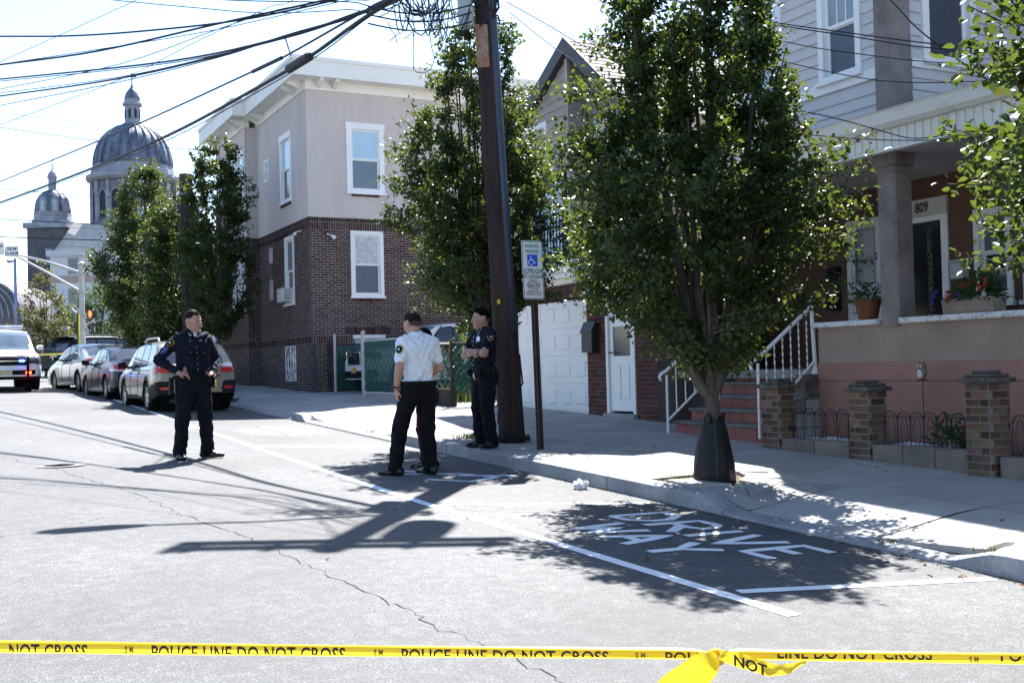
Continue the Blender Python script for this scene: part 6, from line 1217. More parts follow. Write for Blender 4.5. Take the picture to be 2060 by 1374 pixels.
bs = car('black_suv', 'black sport utility car standing across the side street behind the silver sedan', 'car', (4.2, 50.3, zroad(4.3, 50.5)-.02), R(-62), dict(L=4.9, W=1.98, sill=.30, top=[(0, 1.1), (.1, 1.25), (.45, 1.62), (.55, 1.70), (1.2, 1.77), (2.4, 1.78), (3.0, 1.72), (3.9, 1.17), (4.6, 1.03), (4.9, .82)], belt=[(0, 1.16), (3.8, 1.08), (4.9, .9)], wr=.38, axles=(.98, 3.85), paint=blk, parts=bp2, mirror=(1.2, 3.2), handles=(1.9, 2.8), hz=1.0, tumble=.22))
Bx('spoiler', blk, bs, -.70, .70, .28, .62, 1.69, 1.73, local=True, bevel=.012)
for s in (-1, 1): MB().tube([(s*.66, .7, 1.75), (s*.66, .9, 1.80), (s*.65, 2.6, 1.81), (s*.65, 2.9, 1.76)], .022, 8).build('roof_rail', M_CLAD, bs, local=True)
# --- white car nosing out of the gateway
gp_ = [('grille', M_UNDER, lambda c: (c['y'] > 4.7) & (c['z'] > .72) & (c['z'] < 1.03) & (c['x'] < .48), .006), ('headlamp*', M_HEADL, lambda c: (c['y'] > 4.45) & (c['z'] > .84) & (c['z'] < 1.0) & (c['x'] > .58), .008), ('lower_grille', M_UNDER, lambda c: (c['y'] > 4.55) & (c['z'] > .36) & (c['z'] < .56), .006), ('skid_plate', M_CHROME, lambda c: (c['y'] > 4.6) & (c['z'] < .32), .006),
       ('windscreen', mat('screen_blue', (.1, .2, .34), .06), lambda c: (c['y'] > 2.9) & (c['y'] < 3.85) & (c['z'] > 1.12) & (c['zt'] < 1.68) & (c['n'][:, 2] > .3) & (c['x'] < .74), .001), ('side_window*', M_CARGL, side_glass(.7, 1.5, 1.6), .001), ('side_window*', M_CARGL, side_glass(1.56, 2.4, 1.6), .001), ('side_window*', M_CARGL, side_glass(2.46, 3.3, 1.6, slope1=-.9), .001)]
gcar = car('white_suv', 'white sport utility car nosing out between the green slatted gates', 'car', (14.08, 26.62, .95), R(90), dict(L=4.8, W=1.92, sill=.28, top=[(0, 1.1), (.4, 1.6), (1.2, 1.73), (2.4, 1.74), (2.9, 1.68), (3.75, 1.16), (4.5, 1.08), (4.75, 1.0), (4.8, .9)], belt=[(0, 1.14), (3.7, 1.06), (4.8, .92)], wr=.37, axles=(.95, 3.85), paint=white, parts=gp_, mirror=(1.18, 3.1), handles=(1.8, 2.7), hz=.98, tumble=.2, endr=.55))
for k in range(4): Bx('grille_bar', M_CHROME, gcar, -.46, .46, 4.83, 4.85, .765+k*.07, .785+k*.07, local=True)
for pts in ([(-.5, .72), (.5, .72), (.52, 1.04), (-.52, 1.04), (-.5, .72)],): MB().tube([(x, 4.845, z) for x, z in pts], .018, 6).build('grille_frame', M_CHROME, gcar, local=True)
text('GMC', .17, lambda x, y, z: (-x, 4.86+z, .885+y), 'emblem', M_CHROME, gcar, .004, local=True, bold=.004); Bx('license_plate', M_PLATE, gcar, -.16, .16, 4.835, 4.85, .50, .64, local=True)
# ------------------------------------------------------------------ people: smooth signed-distance bodies turned into meshes
A3 = lambda *p: np.array(p, float)
class SDF:
    def __init__(s, lo, hi, res):
        s.lo, s.res = A3(*lo), res; s.n = np.ceil((A3(*hi)-s.lo)/res).astype(int)+1; s.d = np.full(s.n, .5, np.float32); s.ax = [s.lo[i]+np.arange(s.n[i])*res for i in range(3)]
    def _sub(s, lo, hi):
        a = np.clip(np.floor((lo-s.lo)/s.res).astype(int), 0, s.n); b = np.clip(np.ceil((hi-s.lo)/s.res).astype(int)+1, 0, s.n)
        if (b <= a).any(): return None
        sl = tuple(slice(a[i], b[i]) for i in range(3)); g = np.meshgrid(*[s.ax[i][sl[i]] for i in range(3)], indexing='ij'); return sl, np.stack(g, -1)
    def _mix(s, sl, d, k, sub=False):
        o = s.d[sl]
        if sub: h = np.clip(.5-.5*(o+d)/max(k, 1e-6), 0, 1); s.d[sl] = (o*(1-h)+(-d)*h)+k*h*(1-h)
        else: h = np.clip(.5+.5*(o-d)/max(k, 1e-6), 0, 1); s.d[sl] = o*(1-h)+d*h-k*h*(1-h)
    def cone(s, a, b, r1, r2, k=.03, sq=None, sub=False):
        """round cone; sq=(axis, factor) squashes the section along an axis"""
        a, b = A3(*a), A3(*b); R__ = max(r1, r2)*(1.6 if sq else 1)+.09; q = s._sub(np.minimum(a, b)-R__, np.maximum(a, b)+R__)
        if q is None: return
        sl, P = q; ba = b-a; pa = P-a; h = np.clip((pa@ba)/(ba@ba+1e-12), 0, 1); v = pa-h[..., None]*ba
        if sq is not None:
            ax_ = A3(*sq[0]); ax_ = ax_/np.linalg.norm(ax_); v = v+ax_*((v@ax_)*(sq[1]-1))[..., None]
        s._mix(sl, np.linalg.norm(v, axis=-1)-(r1+(r2-r1)*h), k, sub)
    def ell(s, c, r, k=.02, M_=None, sub=False):
        c, r = A3(*c), A3(*r); R__ = r.max()+.07; q = s._sub(c-R__, c+R__)
        if q is None: return
        sl, P = q; v = P-c; v = v@M_ if M_ is not None else v; k0 = np.linalg.norm(v/r, axis=-1); k1 = np.linalg.norm(v/(r*r), axis=-1)+1e-9; s._mix(sl, k0*(k0-1)/k1, k, sub)
    def grid(s): return np.stack(np.meshgrid(*s.ax, indexing='ij'), -1)
    def cut(s, fn): s.d = np.maximum(s.d, fn(s.grid()).astype(np.float32))
    def noise(s, fn): s.d = s.d+fn(s.grid()).astype(np.float32)
    def mesh(s, name, m):
        D = s.d; ins = D < 0; c = np.zeros(np.array(D.shape)-1, int); offs = [(i, j, k) for i in (0, 1) for j in (0, 1) for k in (0, 1)]; n = c.shape
        cv = {o: D[o[0]:o[0]+n[0], o[1]:o[1]+n[1], o[2]:o[2]+n[2]] for o in offs}; cnt = sum((cv[o] < 0).astype(int) for o in offs); act = (cnt > 0) & (cnt < 8); I = np.argwhere(act); acc = np.zeros((len(I), 3)); w_ = np.zeros(len(I))
        vals = {o: cv[o][act] for o in offs}
        for o in offs:
            for ax_ in range(3):
                if o[ax_]: continue
                o2 = list(o); o2[ax_] = 1; o2 = tuple(o2); a, b = vals[o], vals[o2]; cr = (a < 0) != (b < 0); t = np.where(cr, a/(a-b+1e-12), 0); p = np.array(o, float)[None]+np.zeros((len(I), 3)); p[:, ax_] += t; acc[cr] += p[cr]; w_[cr] += 1
        V_ = s.lo+(I+acc/w_[:, None])*s.res; ids = np.full(n, -1); ids[act] = np.arange(len(I)); F_ = []
        for ax_ in range(3):
            u, v = [a for a in range(3) if a != ax_]; sl0 = [slice(1, -1)]*3; sl0[ax_] = slice(0, -1); sl1 = list(sl0); sl1[ax_] = slice(1, None); a, b = ins[tuple(sl0)], ins[tuple(sl1)]; E = np.argwhere(a != b)
            if not len(E): continue
            flip = a[tuple(E.T)]; base = E.copy(); base[:, u] += 1; base[:, v] += 1
            def cid(du, dv):
                q = base.copy(); q[:, u] -= du; q[:, v] -= dv; return ids[tuple(q.T)]
            quad = np.stack([cid(1, 1), cid(0, 1), cid(0, 0), cid(1, 0)], 1)
            if ax_ == 1: flip = ~flip
            quad[~flip] = quad[~flip][:, ::-1]; F_.append(quad)
        F_ = np.concatenate(F_); F_ = F_[(F_ >= 0).all(1)]; return mesh_from_np(name, V_, F_, m, True)
def rotz(a): c, s = math.cos(a), math.sin(a); return np.array([[c, -s, 0], [s, c, 0], [0, 0, 1.]])
def rotx(a): c, s = math.cos(a), math.sin(a); return np.array([[1., 0, 0], [0, c, -s], [0, s, c]])
def hand(S, w_, d, nrm, curl, side, sc=1., fist=False):
    """palm along d from wrist w_, back of hand looking along nrm; four fingers bending away from nrm, thumb from the palm's side"""
    d = unit(A3(*d)); nrm = A3(*nrm); nrm = unit(nrm-d*(nrm@d)); t = np.cross(d, nrm)*side; w_ = A3(*w_)
    p1 = w_+d*.075*sc; S.cone(w_, w_+d*.03, .026*sc, .028*sc, .02, (nrm, 1.35)); S.cone(w_+d*.02+t*.012, p1+t*.022, .024*sc, .022*sc, .015, (nrm, 1.5)); S.cone(w_+d*.02-t*.012, p1-t*.022, .024*sc, .020*sc, .015, (nrm, 1.5))
    for i, (off, ln) in enumerate(((.030, .072), (.010, .080), (-.010, .074), (-.029, .058))):
        a = p1+t*off*sc+d*.006; seg = ln*sc/3*1.15; ang = 0
        for k in range(3):
            ang += curl*(.85 if k == 0 else 1.05); dd = d*math.cos(ang)-nrm*math.sin(ang); b = a+dd*seg; S.cone(a, b, (.0098-.0008*k)*sc, (.0092-.001*k)*sc, .004); a = b
    a = w_+d*.022*sc+t*.026*sc; b = a+(d*.55+t*.75-nrm*.3)*.042*sc; S.cone(a, b, .014*sc, .0115*sc, .012); S.cone(b, b+(d*.9+t*.15-nrm*.35)*.034*sc, .0112*sc, .009*sc, .006)
def head(S, c, Rm, sc=1.):
    """Rm turns head space (y forward) into body space"""
    f = lambda *p: A3(*c)+Rm@(A3(*p)*sc); e = lambda r: A3(*r)*sc
    S.ell(f(0, -.014, .022), e((.077, .097, .098)), .02, Rm); S.ell(f(0, .022, -.035), e((.063, .070, .080)), .03, Rm); S.ell(f(0, .045, -.085), e((.044, .043, .034)), .03, Rm)
    for s in (-1, 1):
        S.ell(f(s*.034, .066, -.028), e((.026, .022, .022)), .02, Rm); S.ell(f(s*.032, .092, .006), e((.017, .014, .011)), .010, Rm, sub=True); S.ell(f(s*.033, .074, .006), e((.0145, .0145, .0115)), .003, Rm)
        S.ell(f(s*.030, .086, .024), e((.026, .010, .007)), .010, Rm); S.ell(f(s*.079, -.006, -.008), e((.009, .021, .034)), .008, Rm)
    S.cone(f(0, .090, .010), f(0, .112, -.026), .0085*sc, .0125*sc, .012); S.ell(f(0, .100, -.030), e((.018, .011, .009)), .008, Rm)
    S.ell(f(0, .088, -.057), e((.023, .010, .006)), .006, Rm); S.ell(f(0, .087, -.067), e((.021, .010, .007)), .006, Rm); S.ell(f(0, .080, -.096), e((.018, .013, .012)), .015, Rm)
def person(name, label, loc, rz, J, mats, opts):
    t = thing(name, label, 'person', loc, rz, opts.get('group')); g = lambda k: A3(*J[k]); H_ = opts.get('H', 1.8)
    hipL, hipR, shL, shR = g('hipL'), g('hipR'), g('shL'), g('shR'); wide = opts.get('wide', 1.); Rm = rotz(opts.get('hyaw', 0))@rotx(-opts.get('hpitch', 0)); pel = (hipL+hipR)/2; chest = (shL+shR)/2
    xs = unit(shR-shL); hx = unit(hipR-hipL); fwd = unit(np.cross(A3(0, 0, 1), xs)); lo = np.min([A3(*v) for v in J.values()], 0)-.26; hi = np.max([A3(*v) for v in J.values()], 0)+.26
    def torso(S, e, k=.06):
        S.cone(pel-hx*.07+A3(0, 0, .03), pel+hx*.07+A3(0, 0, .03), .125*wide+e, .125*wide+e, k, (fwd, 1.12)); wst = pel*.55+chest*.45; S.cone(wst-hx*.05, wst+hx*.05, .125*wide+e+opts.get('belly', 0), .125*wide+e+opts.get('belly', 0), k, (fwd, 1.15))
        ch = chest-A3(0, 0, .10); S.cone(ch-xs*.075, ch+xs*.075, .128*wide+e, .128*wide+e, k, (fwd, 1.12)); S.cone(shL+xs*.03-A3(0, 0, .005), shR-xs*.03-A3(0, 0, .005), .066+e, .066+e, k)
        S.cone(chest+A3(0, 0, -.02), g('neck')+A3(0, 0, -.03), .085+e*.6, .062+e*.4, .05); S.cone(shL+xs*.05+A3(0, 0, .02), g('neck')+A3(0, 0, -.02), .046+e, .05+e*.5, .05); S.cone(shR-xs*.05+A3(0, 0, .02), g('neck')+A3(0, 0, -.02), .046+e, .05+e*.5, .05)
    def arm(S, s, e, upper=True, fore=True, short=None):
        sh, el, wr = g('sh'+s), g('el'+s), g('wr'+s)
        if upper:
            q = el if short is None else sh+(el-sh)*short; S.cone(sh, q, .057*wide**.5+e, (.046 if short is None else .053)+e*(1 if short is None else 1.35), .035)
        if fore: S.cone(el, el+(wr-el)*.35, .045+e, .044+e, .03); S.cone(el+(wr-el)*.35, wr, .044+e, .030+e, .02)
    def legs(S, e, k=.04):
        for s in 'LR':
            hp, kn, an = g('hip'+s), g('kn'+s), g('an'+s); S.cone(hp, hp+(kn-hp)*.5, .098*wide+e, .078*wide+e, k); S.cone(hp+(kn-hp)*.5, kn, .078*wide+e, .058+e, .03); cf = kn+(an-kn)*.35+fwd*-.012; S.cone(kn, cf, .058+e, .056+e, .03); S.cone(cf, an, .056+e, .040+e, .03)
    S = SDF(lo, hi, .0085); torso(S, 0); legs(S, 0); S.cone(g('neck')+A3(0, 0, -.05), g('head')+Rm@A3(0, -.02, -.06), .060, .056, .02); head(S, J['head'], Rm, opts.get('hs', 1.17))
    for s in 'LR':
        arm(S, s, 0); hd_ = opts['hand'+s]; hand(S, J['wr'+s], hd_[0], hd_[1], hd_[2], -1 if s == 'L' else 1, 1.05)
    for s in 'LR': S.cone(g('an'+s), g('an'+s)+unit(A3(*opts['toe'+s]))*.10+A3(0, 0, -.05), .036, .026, .02)
    hs_ = opts.get('hs', 1.17)
    if opts.get('hair') != 'long':                                        # cropped hair: a little volume on the crown, coloured on the scalp itself
        f_ = lambda *p: A3(*J['head'])+Rm@(A3(*p)*hs_); S.ell(f_(0, -.010, .036), A3(.074, .092, .092)*hs_, .012, Rm)
        if opts.get('hair') == 'quiff': S.ell(f_(0, .030, .100), A3(.052, .050, .026)*hs_, .02, Rm)
    me_ = S.mesh('body', mats['skin']); bo_ = obj('body', me_, t, True)
    if opts.get('hair') != 'long':
        me_.materials.append(mats['hair']); me_.materials.append(mat('hair_clipped', (.075, .046, .036), .7, var=.25, scale=120, fine=300)); C_p = np.zeros(len(me_.polygons)*3); me_.polygons.foreach_get('center', C_p); q = ((C_p.reshape(-1, 3)-A3(*J['head']))@Rm)/hs_; hx_, hy_, hz_ = q[:, 0], q[:, 1], q[:, 2]; near = np.linalg.norm(q, axis=1) < .2
        line = .070+.012*np.sin(hx_*90)*0-1.35*np.maximum(0, .052-hy_)-.12*np.maximum(0, np.abs(hx_)-.03); line = np.where(hy_ < -.03, np.maximum(line, -.02+.6*np.minimum(hy_+.03, 0)), line); ear = (np.abs(hy_+.004) < .030) & (hz_ < .030) & (np.abs(hx_) > .066)
        top_ = near & (hz_ > np.maximum(line+.002, .012+.35*np.minimum(hy_+.03, 0))) & ~ear; fade = near & (hz_ > np.maximum(line-.004, -.034+.45*np.minimum(hy_+.03, 0))) & ~top_ & ~ear; mi_ = np.zeros(len(me_.polygons), np.int32); mi_[top_] = 1; mi_[fade] = 2; me_.polygons.foreach_set('material_index', mi_)
    sd = opts.get('seed', 1.)
    # trousers
    T = SDF(lo, hi, .010); T.cone(pel-hx*.07+A3(0, 0, .03), pel+hx*.07+A3(0, 0, .03), .125*wide+.016, .125*wide+.016, .05, (fwd, 1.12)); T.cone(pel-hx*.075-A3(0, 0, .06)-fwd*.025, pel+hx*.075-A3(0, 0, .06)-fwd*.025, .115*wide, .115*wide, .05)
    for s in 'LR':
        hp, kn, an = g('hip'+s), g('kn'+s), g('an'+s); T.cone(hp, hp+(kn-hp)*.5, .112*wide, .098*wide, .04); T.cone(hp+(kn-hp)*.5, kn, .098*wide, .089, .03); T.cone(kn, kn+(an-kn)*.55, .089, .081, .03); T.cone(kn+(an-kn)*.55, an+A3(0, 0, -.005), .078, .080, .03)
    T.noise(lambda P: .0075*np.sin(P[..., 2]*46+9*np.sin(P[..., 0]*16+sd)+6*np.sin(P[..., 1]*19))*np.exp(-((P[..., 2]-.50)/.16)**2)+.010*np.sin(P[..., 2]*52+8*np.sin(P[..., 0]*14+sd*2)+5*P[..., 1]*9)*np.exp(-((P[..., 2]-.12)/.10)**2)+.0045*np.sin(P[..., 0]*48+P[..., 2]*22+sd))
    belt = J['belt'][2]; T.cut(lambda P: np.maximum(P[..., 2]-belt, .035-P[..., 2])); obj('trousers', T.mesh('trousers', mats['trousers']), t, True)
    # shirt
    U = SDF(lo, hi, .009); torso(U, .013, .05)
    for s in 'LR': arm(U, s, .013, True, not opts.get('short'), short=.62 if opts.get('short') else None)
    nk = g('neck'); U.noise(lambda P: .0055*np.sin(P[..., 2]*38+7*np.sin(P[..., 0]*13+sd)+6*np.sin(P[..., 1]*12+sd))+.005*np.sin(P[..., 0]*44+P[..., 2]*18+4*np.sin(P[..., 2]*20)))
    U.cut(lambda P: np.maximum(belt-.012-P[..., 2]+0*P[..., 0], -(np.linalg.norm((P-(nk+fwd*.02+A3(0, 0, .06)))*A3(1, 1, .9), axis=-1)-.082)))
    if not opts.get('short'):
        for s in 'LR':
            wr = g('wr'+s); dv = unit(wr-g('el'+s)); U.cut(lambda P, wr=wr, dv=dv: np.where(np.linalg.norm(P-wr, axis=-1) < .12, (P-(wr-dv*.01))@dv, -1))
    obj('shirt', U.mesh('shirt', mats['shirt']), t, True)
    # collar: a folded band round the neck
    b = MB(); vs = []; N_ = 22
    for k in range(N_+1):
        a = math.radians(-150+300*k/N_)-math.pi/2+math.atan2(-fwd[0], fwd[1])+0
        for r, z in ((.066, .035), (.074, .045), (.092, -.004), (.085, -.010)): vs.append(tuple(nk+A3(r*math.cos(a), r*math.sin(a)*1.05, z-.01+.012*math.sin(a+math.pi/2))))
    b.add(vs, [(k*4+q, k*4+(q+1) % 4, k*4+4+(q+1) % 4, k*4+4+q) for k in range(N_) for q in range(4)]+[(0, 1, 2, 3), tuple(N_*4+q for q in (3, 2, 1, 0))]); b.build('collar', mats['shirt'], t, smooth=True, local=True)
    # long hair is a shell of its own
    f = lambda *p: A3(*J['head'])+Rm@(A3(*p)*hs_)
    if opts.get('hair') == 'long':
        Hh = SDF(g('head')-.17, g('head')+.18, .006); Hh.ell(f(0, -.016, .026), A3(.083, .103, .105)*hs_, .01, Rm); Hh.ell(f(0, -.06, -.06), A3(.075, .055, .10)*hs_, .03, Rm)
        Hh.cut(lambda P: (lambda q: np.minimum(q[..., 1]-.03, .06-q[..., 2]))(((P-A3(*J['head']))@Rm)/hs_)); obj('hair', Hh.mesh('hair', mats['hair']), t, True)
    for s in (-1, 1):
        e = f(s*.033, .0865, .006); M_e = mat('eye_dark', (.02, .015, .012), .2); bm = MB().lathe([(.0005, -.004), (.0055, -.001), (.0055, .001), (.0005, .002)], tuple(e), 10, ax='y').build('eye', M_e, t, local=True)
        e0, e1, e2 = f(s*.014, .0945, .0255), f(s*.034, .0925, .030), f(s*.052, .0775, .026); MB().tube([tuple(e0), tuple(e1), tuple(e2)], [.003, .0038, .002], 6).build('eyebrow', mats['hair'], t, local=True)
    MB().tube([tuple(f(-.022, .092, -.062)), tuple(f(0, .0995, -.061)), tuple(f(.022, .092, -.062))], [.0015, .0032, .0015], 6).build('lips', mat('lip', (.28, .10, .085), .5), t, local=True)
    # shoes
    for s in 'LR':
        an = g('an'+s); tv = A3(*opts['toe'+s]); tv = tv/np.linalg.norm(tv); sd_ = np.cross(tv, A3(0, 0, 1)); Q = SDF(an+A3(-.28, -.28, -an[2]-.02), an+A3(.28, .28, .12), .008); z0 = opts.get('z'+s, 0.)
        hl = an*A3(1, 1, 0)-tv*.055+A3(0, 0, .045+z0); ml = an*A3(1, 1, 0)+tv*.06+A3(0, 0, .042+z0); te = an*A3(1, 1, 0)+tv*.175+A3(0, 0, .034+z0); Q.cone(hl, ml, .046, .050, .02); Q.cone(ml, te, .050, .040, .03, (A3(0, 0, 1), 1.35)); Q.cone(hl+A3(0, 0, .01), an+A3(0, 0, .02), .046, .048, .03); Q.cone(ml, an+tv*.01, .045, .045, .04)
        Q.cut(lambda P: (z0+.004)-P[..., 2]); so = obj('shoe', Q.mesh('shoe', mats['shoe']), t, True)
    # belt
    bz = belt; b = MB(); N_ = 40; vs = []; rx, ry = .125*wide+.075+.024+opts.get('belly', 0)*.5, (.125*wide+.022+opts.get('belly', 0)*.6)/1.13; ang0 = math.atan2(hx[1], hx[0]); cx = pel+(chest-pel)*((bz-pel[2])/(chest[2]-pel[2]))
    P_b = lambda a, r=0., z=0.: tuple(cx*A3(1, 1, 0)+A3(math.cos(ang0)*math.cos(a)*(rx+r)-math.sin(ang0)*math.sin(a)*(ry+r), math.sin(ang0)*math.cos(a)*(rx+r)+math.cos(ang0)*math.sin(a)*(ry+r), bz+z))
    for k in range(N_):
        a = 2*math.pi*k/N_
        for r, z in ((.0, -.042), (.007, -.040), (.007, .008), (.0, .010)): vs.append(P_b(a, r, z))
    b.add(vs, [(k*4+q, k*4+(q+1) % 4, ((k+1) % N_)*4+(q+1) % 4, ((k+1) % N_)*4+q) for k in range(N_) for q in range(4)]); be = b.build('belt', mat('belt_black', (.004, .004, .0045), .65), t, smooth=False, local=True)
    return t, be, P_b, f, fwd, xs
def blk_on(t, P_b, name, a, w_, h, dpt, z, m, bevel=.008):
    p, q = A3(*P_b(a, .0, 0)), A3(*P_b(a, .1, 0)); n = unit(q-p); s = np.cross(n, A3(0, 0, 1)); return MB().obox(tuple(p+n*(dpt*.5+.004)+A3(0, 0, z)), tuple(s*w_/2), tuple(n*dpt/2), (0, 0, h/2)).build(name, m, t, local=True, bevel=bevel)
def skinmat(name, c):
    m = mat(name, c, .5, var=.06, scale=9, spec=.35); b = m.node_tree.nodes['Principled BSDF']; b.inputs['Subsurface Weight'].default_value = .12; b.inputs['Subsurface Radius'].default_value = (.012, .005, .003); return m
SK1, SK2, SK3 = skinmat('skin_a', (.42, .23, .17)), skinmat('skin_b', (.44, .25, .18)), skinmat('skin_c', (.38, .21, .15))
M_NAVY = mat('uniform_navy', (.0075, .009, .020), .85, var=.2, scale=8, fine=120, bump=.15); M_NAVT = mat('trouser_navy', (.006, .0068, .0125), .88, var=.2, scale=8, fine=120, bump=.15); M_SHIRT = mat('shirt_white', (.74, .77, .82), .75, var=.04, scale=8, fine=160, bump=.1); M_TBLK = mat('trouser_black', (.006, .006, .008), .88, var=.2, scale=8, bump=.1); M_SHOE = mat('shoe_black', (.005, .005, .0055), .4, var=.2, scale=10); M_HAIRD = mat('hair_dark', (.014, .010, .008), .6, spec=.05, var=.25, scale=60, fine=300, bump=.4); M_HAIRB = mat('hair_brown', (.018, .012, .010), .6, spec=.05, var=.25, scale=60, fine=300, bump=.4); M_HAIRK = mat('hair_black', (.003, .0028, .003), .7, spec=.05, var=.25, scale=60, fine=300, bump=.4)
M_GOLD = mat('patch_gold', (.55, .40, .05), .6); M_BRASS = mat('brass', (.75, .62, .35), .3, metal=.8); M_SILV = mat('badge_silver', (.7, .7, .72), .3, metal=.8); M_RADIO = mat('radio_black', (.005, .005, .0055), .65); M_TAPEY = mat('taser_yellow', (.75, .55, .02), .5)
camdir = lambda x, y: math.atan2(-x, -y)
def patch(t, c, n, w_, h, m1=M_GOLD, m2=M_RADIO, up_=(0, 0, 1)):
    """shield shoulder patch lying on the sleeve"""
    sh_, el_ = A3(*c[0]), A3(*c[1]); n = unit(A3(*n)); ax_ = unit(sh_-el_); n = unit(n-ax_*(n@ax_)); c = sh_+(el_-sh_)*c[2]+n*c[3]; up_ = ax_; u = unit(np.cross(A3(*up_), n)); v = np.cross(n, u); shp = [(-.5, .32), (-.25, .46), (0, .5), (.25, .46), (.5, .32), (.48, -.1), (.28, -.38), (0, -.5), (-.28, -.38), (-.48, -.1)]; o = None
    for k, (s, d, m) in enumerate(((1, .0, m1), (.84, .0025, m2), (.30, .005, M_SILV))):
        bend = lambda a, b, dd: tuple(A3(*c)+u*a*w_*s+v*b*h*s+n*(dd-.35*(a*w_*s)**2/.06*1.6))
        q = MB().prism(shp, bend, d-.004, d+.0022).build('shoulder_patch' if k == 0 else 'patch_field', m, t if k == 0 else o, local=True); o = o or q
# --- officer at the left: hands on his belt, facing the camera's right
LX, LY = 2.86, 14.45
yawL = math.atan2(*(lambda v: (-v[0], v[1]))((C_*.78+R_*.62)[:2]))
J = dict(hipL=(-.10, 0, .98), hipR=(.10, 0, .98), knL=(-.15, .02, .53), knR=(.155, .03, .53), anL=(-.19, -.02, .09), anR=(.185, -.01, .09), shL=(-.198, 0, 1.525), shR=(.198, 0, 1.525), elL=(-.37, -.16, 1.29), elR=(.40, -.12, 1.27), wrL=(-.245, .06, 1.10), wrR=(.235, .11, 1.10), neck=(0, -.005, 1.62), head=(0.0, .035, 1.755), belt=(0, 0, 1.06))
o1, be, Pb, hf, fw_, xs_ = person('person', 'officer in navy long sleeved uniform standing in the road with hands on belt', (LX, LY, zroad(LX, LY)), yawL, J, dict(skin=SK1, shirt=M_NAVY, trousers=M_NAVT, shoe=M_SHOE, hair=M_HAIRB), dict(wide=1.10, belly=.02, hyaw=R(26), hpitch=R(4), handL=((.75, .55, -.25), (-.2, .3, .8), .42), handR=((-.80, .50, -.15), (.1, .35, .85), .42), toeL=(-.80, .60, 0), toeR=(.12, 1, 0), seed=1.3, hairline=.066))
patch(o1, ((.198, 0, 1.525), (.40, -.12, 1.27), .24, .080), (.75, .65, .2), .085, .10); 
for k in range(3): MB().tube([(.335+.016*k, .045-.008*k, 1.405-.024*k), (.352+.016*k, .015-.008*k, 1.425-.024*k), (.372+.016*k, -.005-.008*k, 1.40-.024*k)], .007, 4).build('chevron', mat('chevron_blue', (.15, .22, .55), .6), o1, local=True)
ch = lambda x, z, e=.0: (x, .122+e-.35*(abs(x))**2*2.0-(.03 if z > 1.42 else 0)-max(0, z-1.42)*.3, z)
MB().obox(ch(-.085, 1.45, .012), (.032, -.006, 0), (.0, .006, 0), (0, -.008, .036)).build('badge', M_SILV, o1, local=True, bevel=.006); MB().obox(ch(.085, 1.43, .016), (.030, .006, 0), (0, .003, 0), (0, 0, .008)).build('name_plate', M_BRASS, o1, local=True)
for z in (1.14, 1.21, 1.28, 1.35, 1.42): MB().lathe([(.001, 0), (.007, 0), (.006, .004)], ch(0, z, .02+.02*(z < 1.3)), 8, ax='y').build('button', M_BRASS, o1, local=True)
for s in (-1, 1):
    MB().obox(ch(s*.085, 1.37, .018), (.052, -.012*s, 0), (0, .004, 0), (0, 0, .022)).build('pocket_flap', M_NAVY, o1, local=True, bevel=.003); MB().lathe([(.001, 0), (.007, 0), (.006, .004)], ch(s*.085, 1.355, .026), 8, ax='y').build('button', M_BRASS, o1, local=True)
    MB().obox((s*.06, .093, 1.578), (.009, -.004*s, .002), (0, .004, .002), (0, -.003, .007)).build('collar_pin', M_BRASS, o1, local=True)
MB().obox(ch(-.055, 1.47, .035), (.026, 0, 0), (0, .014, 0), (0, 0, .04)).build('radio_microphone', M_RADIO, o1, local=True, bevel=.006); MB().tube([ch(-.055, 1.43, .04), (-.06, .15, 1.30), (-.10, .17, 1.18), (-.17, .13, 1.10)], .005, 6).build('microphone_cord', M_RADIO, o1, local=True); MB().tube([(.075, .075, 1.61), (.075, .112, 1.50), (.070, .135, 1.40)], .003, 5).build('lanyard', M_SILV, o1, local=True)
MB().obox((0, .098, 1.585), (.020, 0, 0), (0, .006, 0), (0, -.012, .028)).build('undershirt', mat('undershirt_white', (.62, .65, .75), .8), o1, local=True)
blk_on(o1, Pb, 'holster', R(-8), .075, .23, .055, -.12, M_RADIO, .015); blk_on(o1, Pb, 'radio', R(172), .055, .15, .05, -.03, M_RADIO); blk_on(o1, Pb, 'buckle', R(90), .07, .045, .012, -.016, M_RADIO); blk_on(o1, Pb, 'pouch', R(60), .07, .07, .035, -.03, M_RADIO); blk_on(o1, Pb, 'pouch', R(125), .08, .09, .04, -.04, M_RADIO); tz = blk_on(o1, Pb, 'taser', R(148), .05, .17, .05, -.07, M_RADIO); blk_on(tz, Pb, 'taser_grip', R(148), .04, .09, .057, -.10, M_TAPEY)
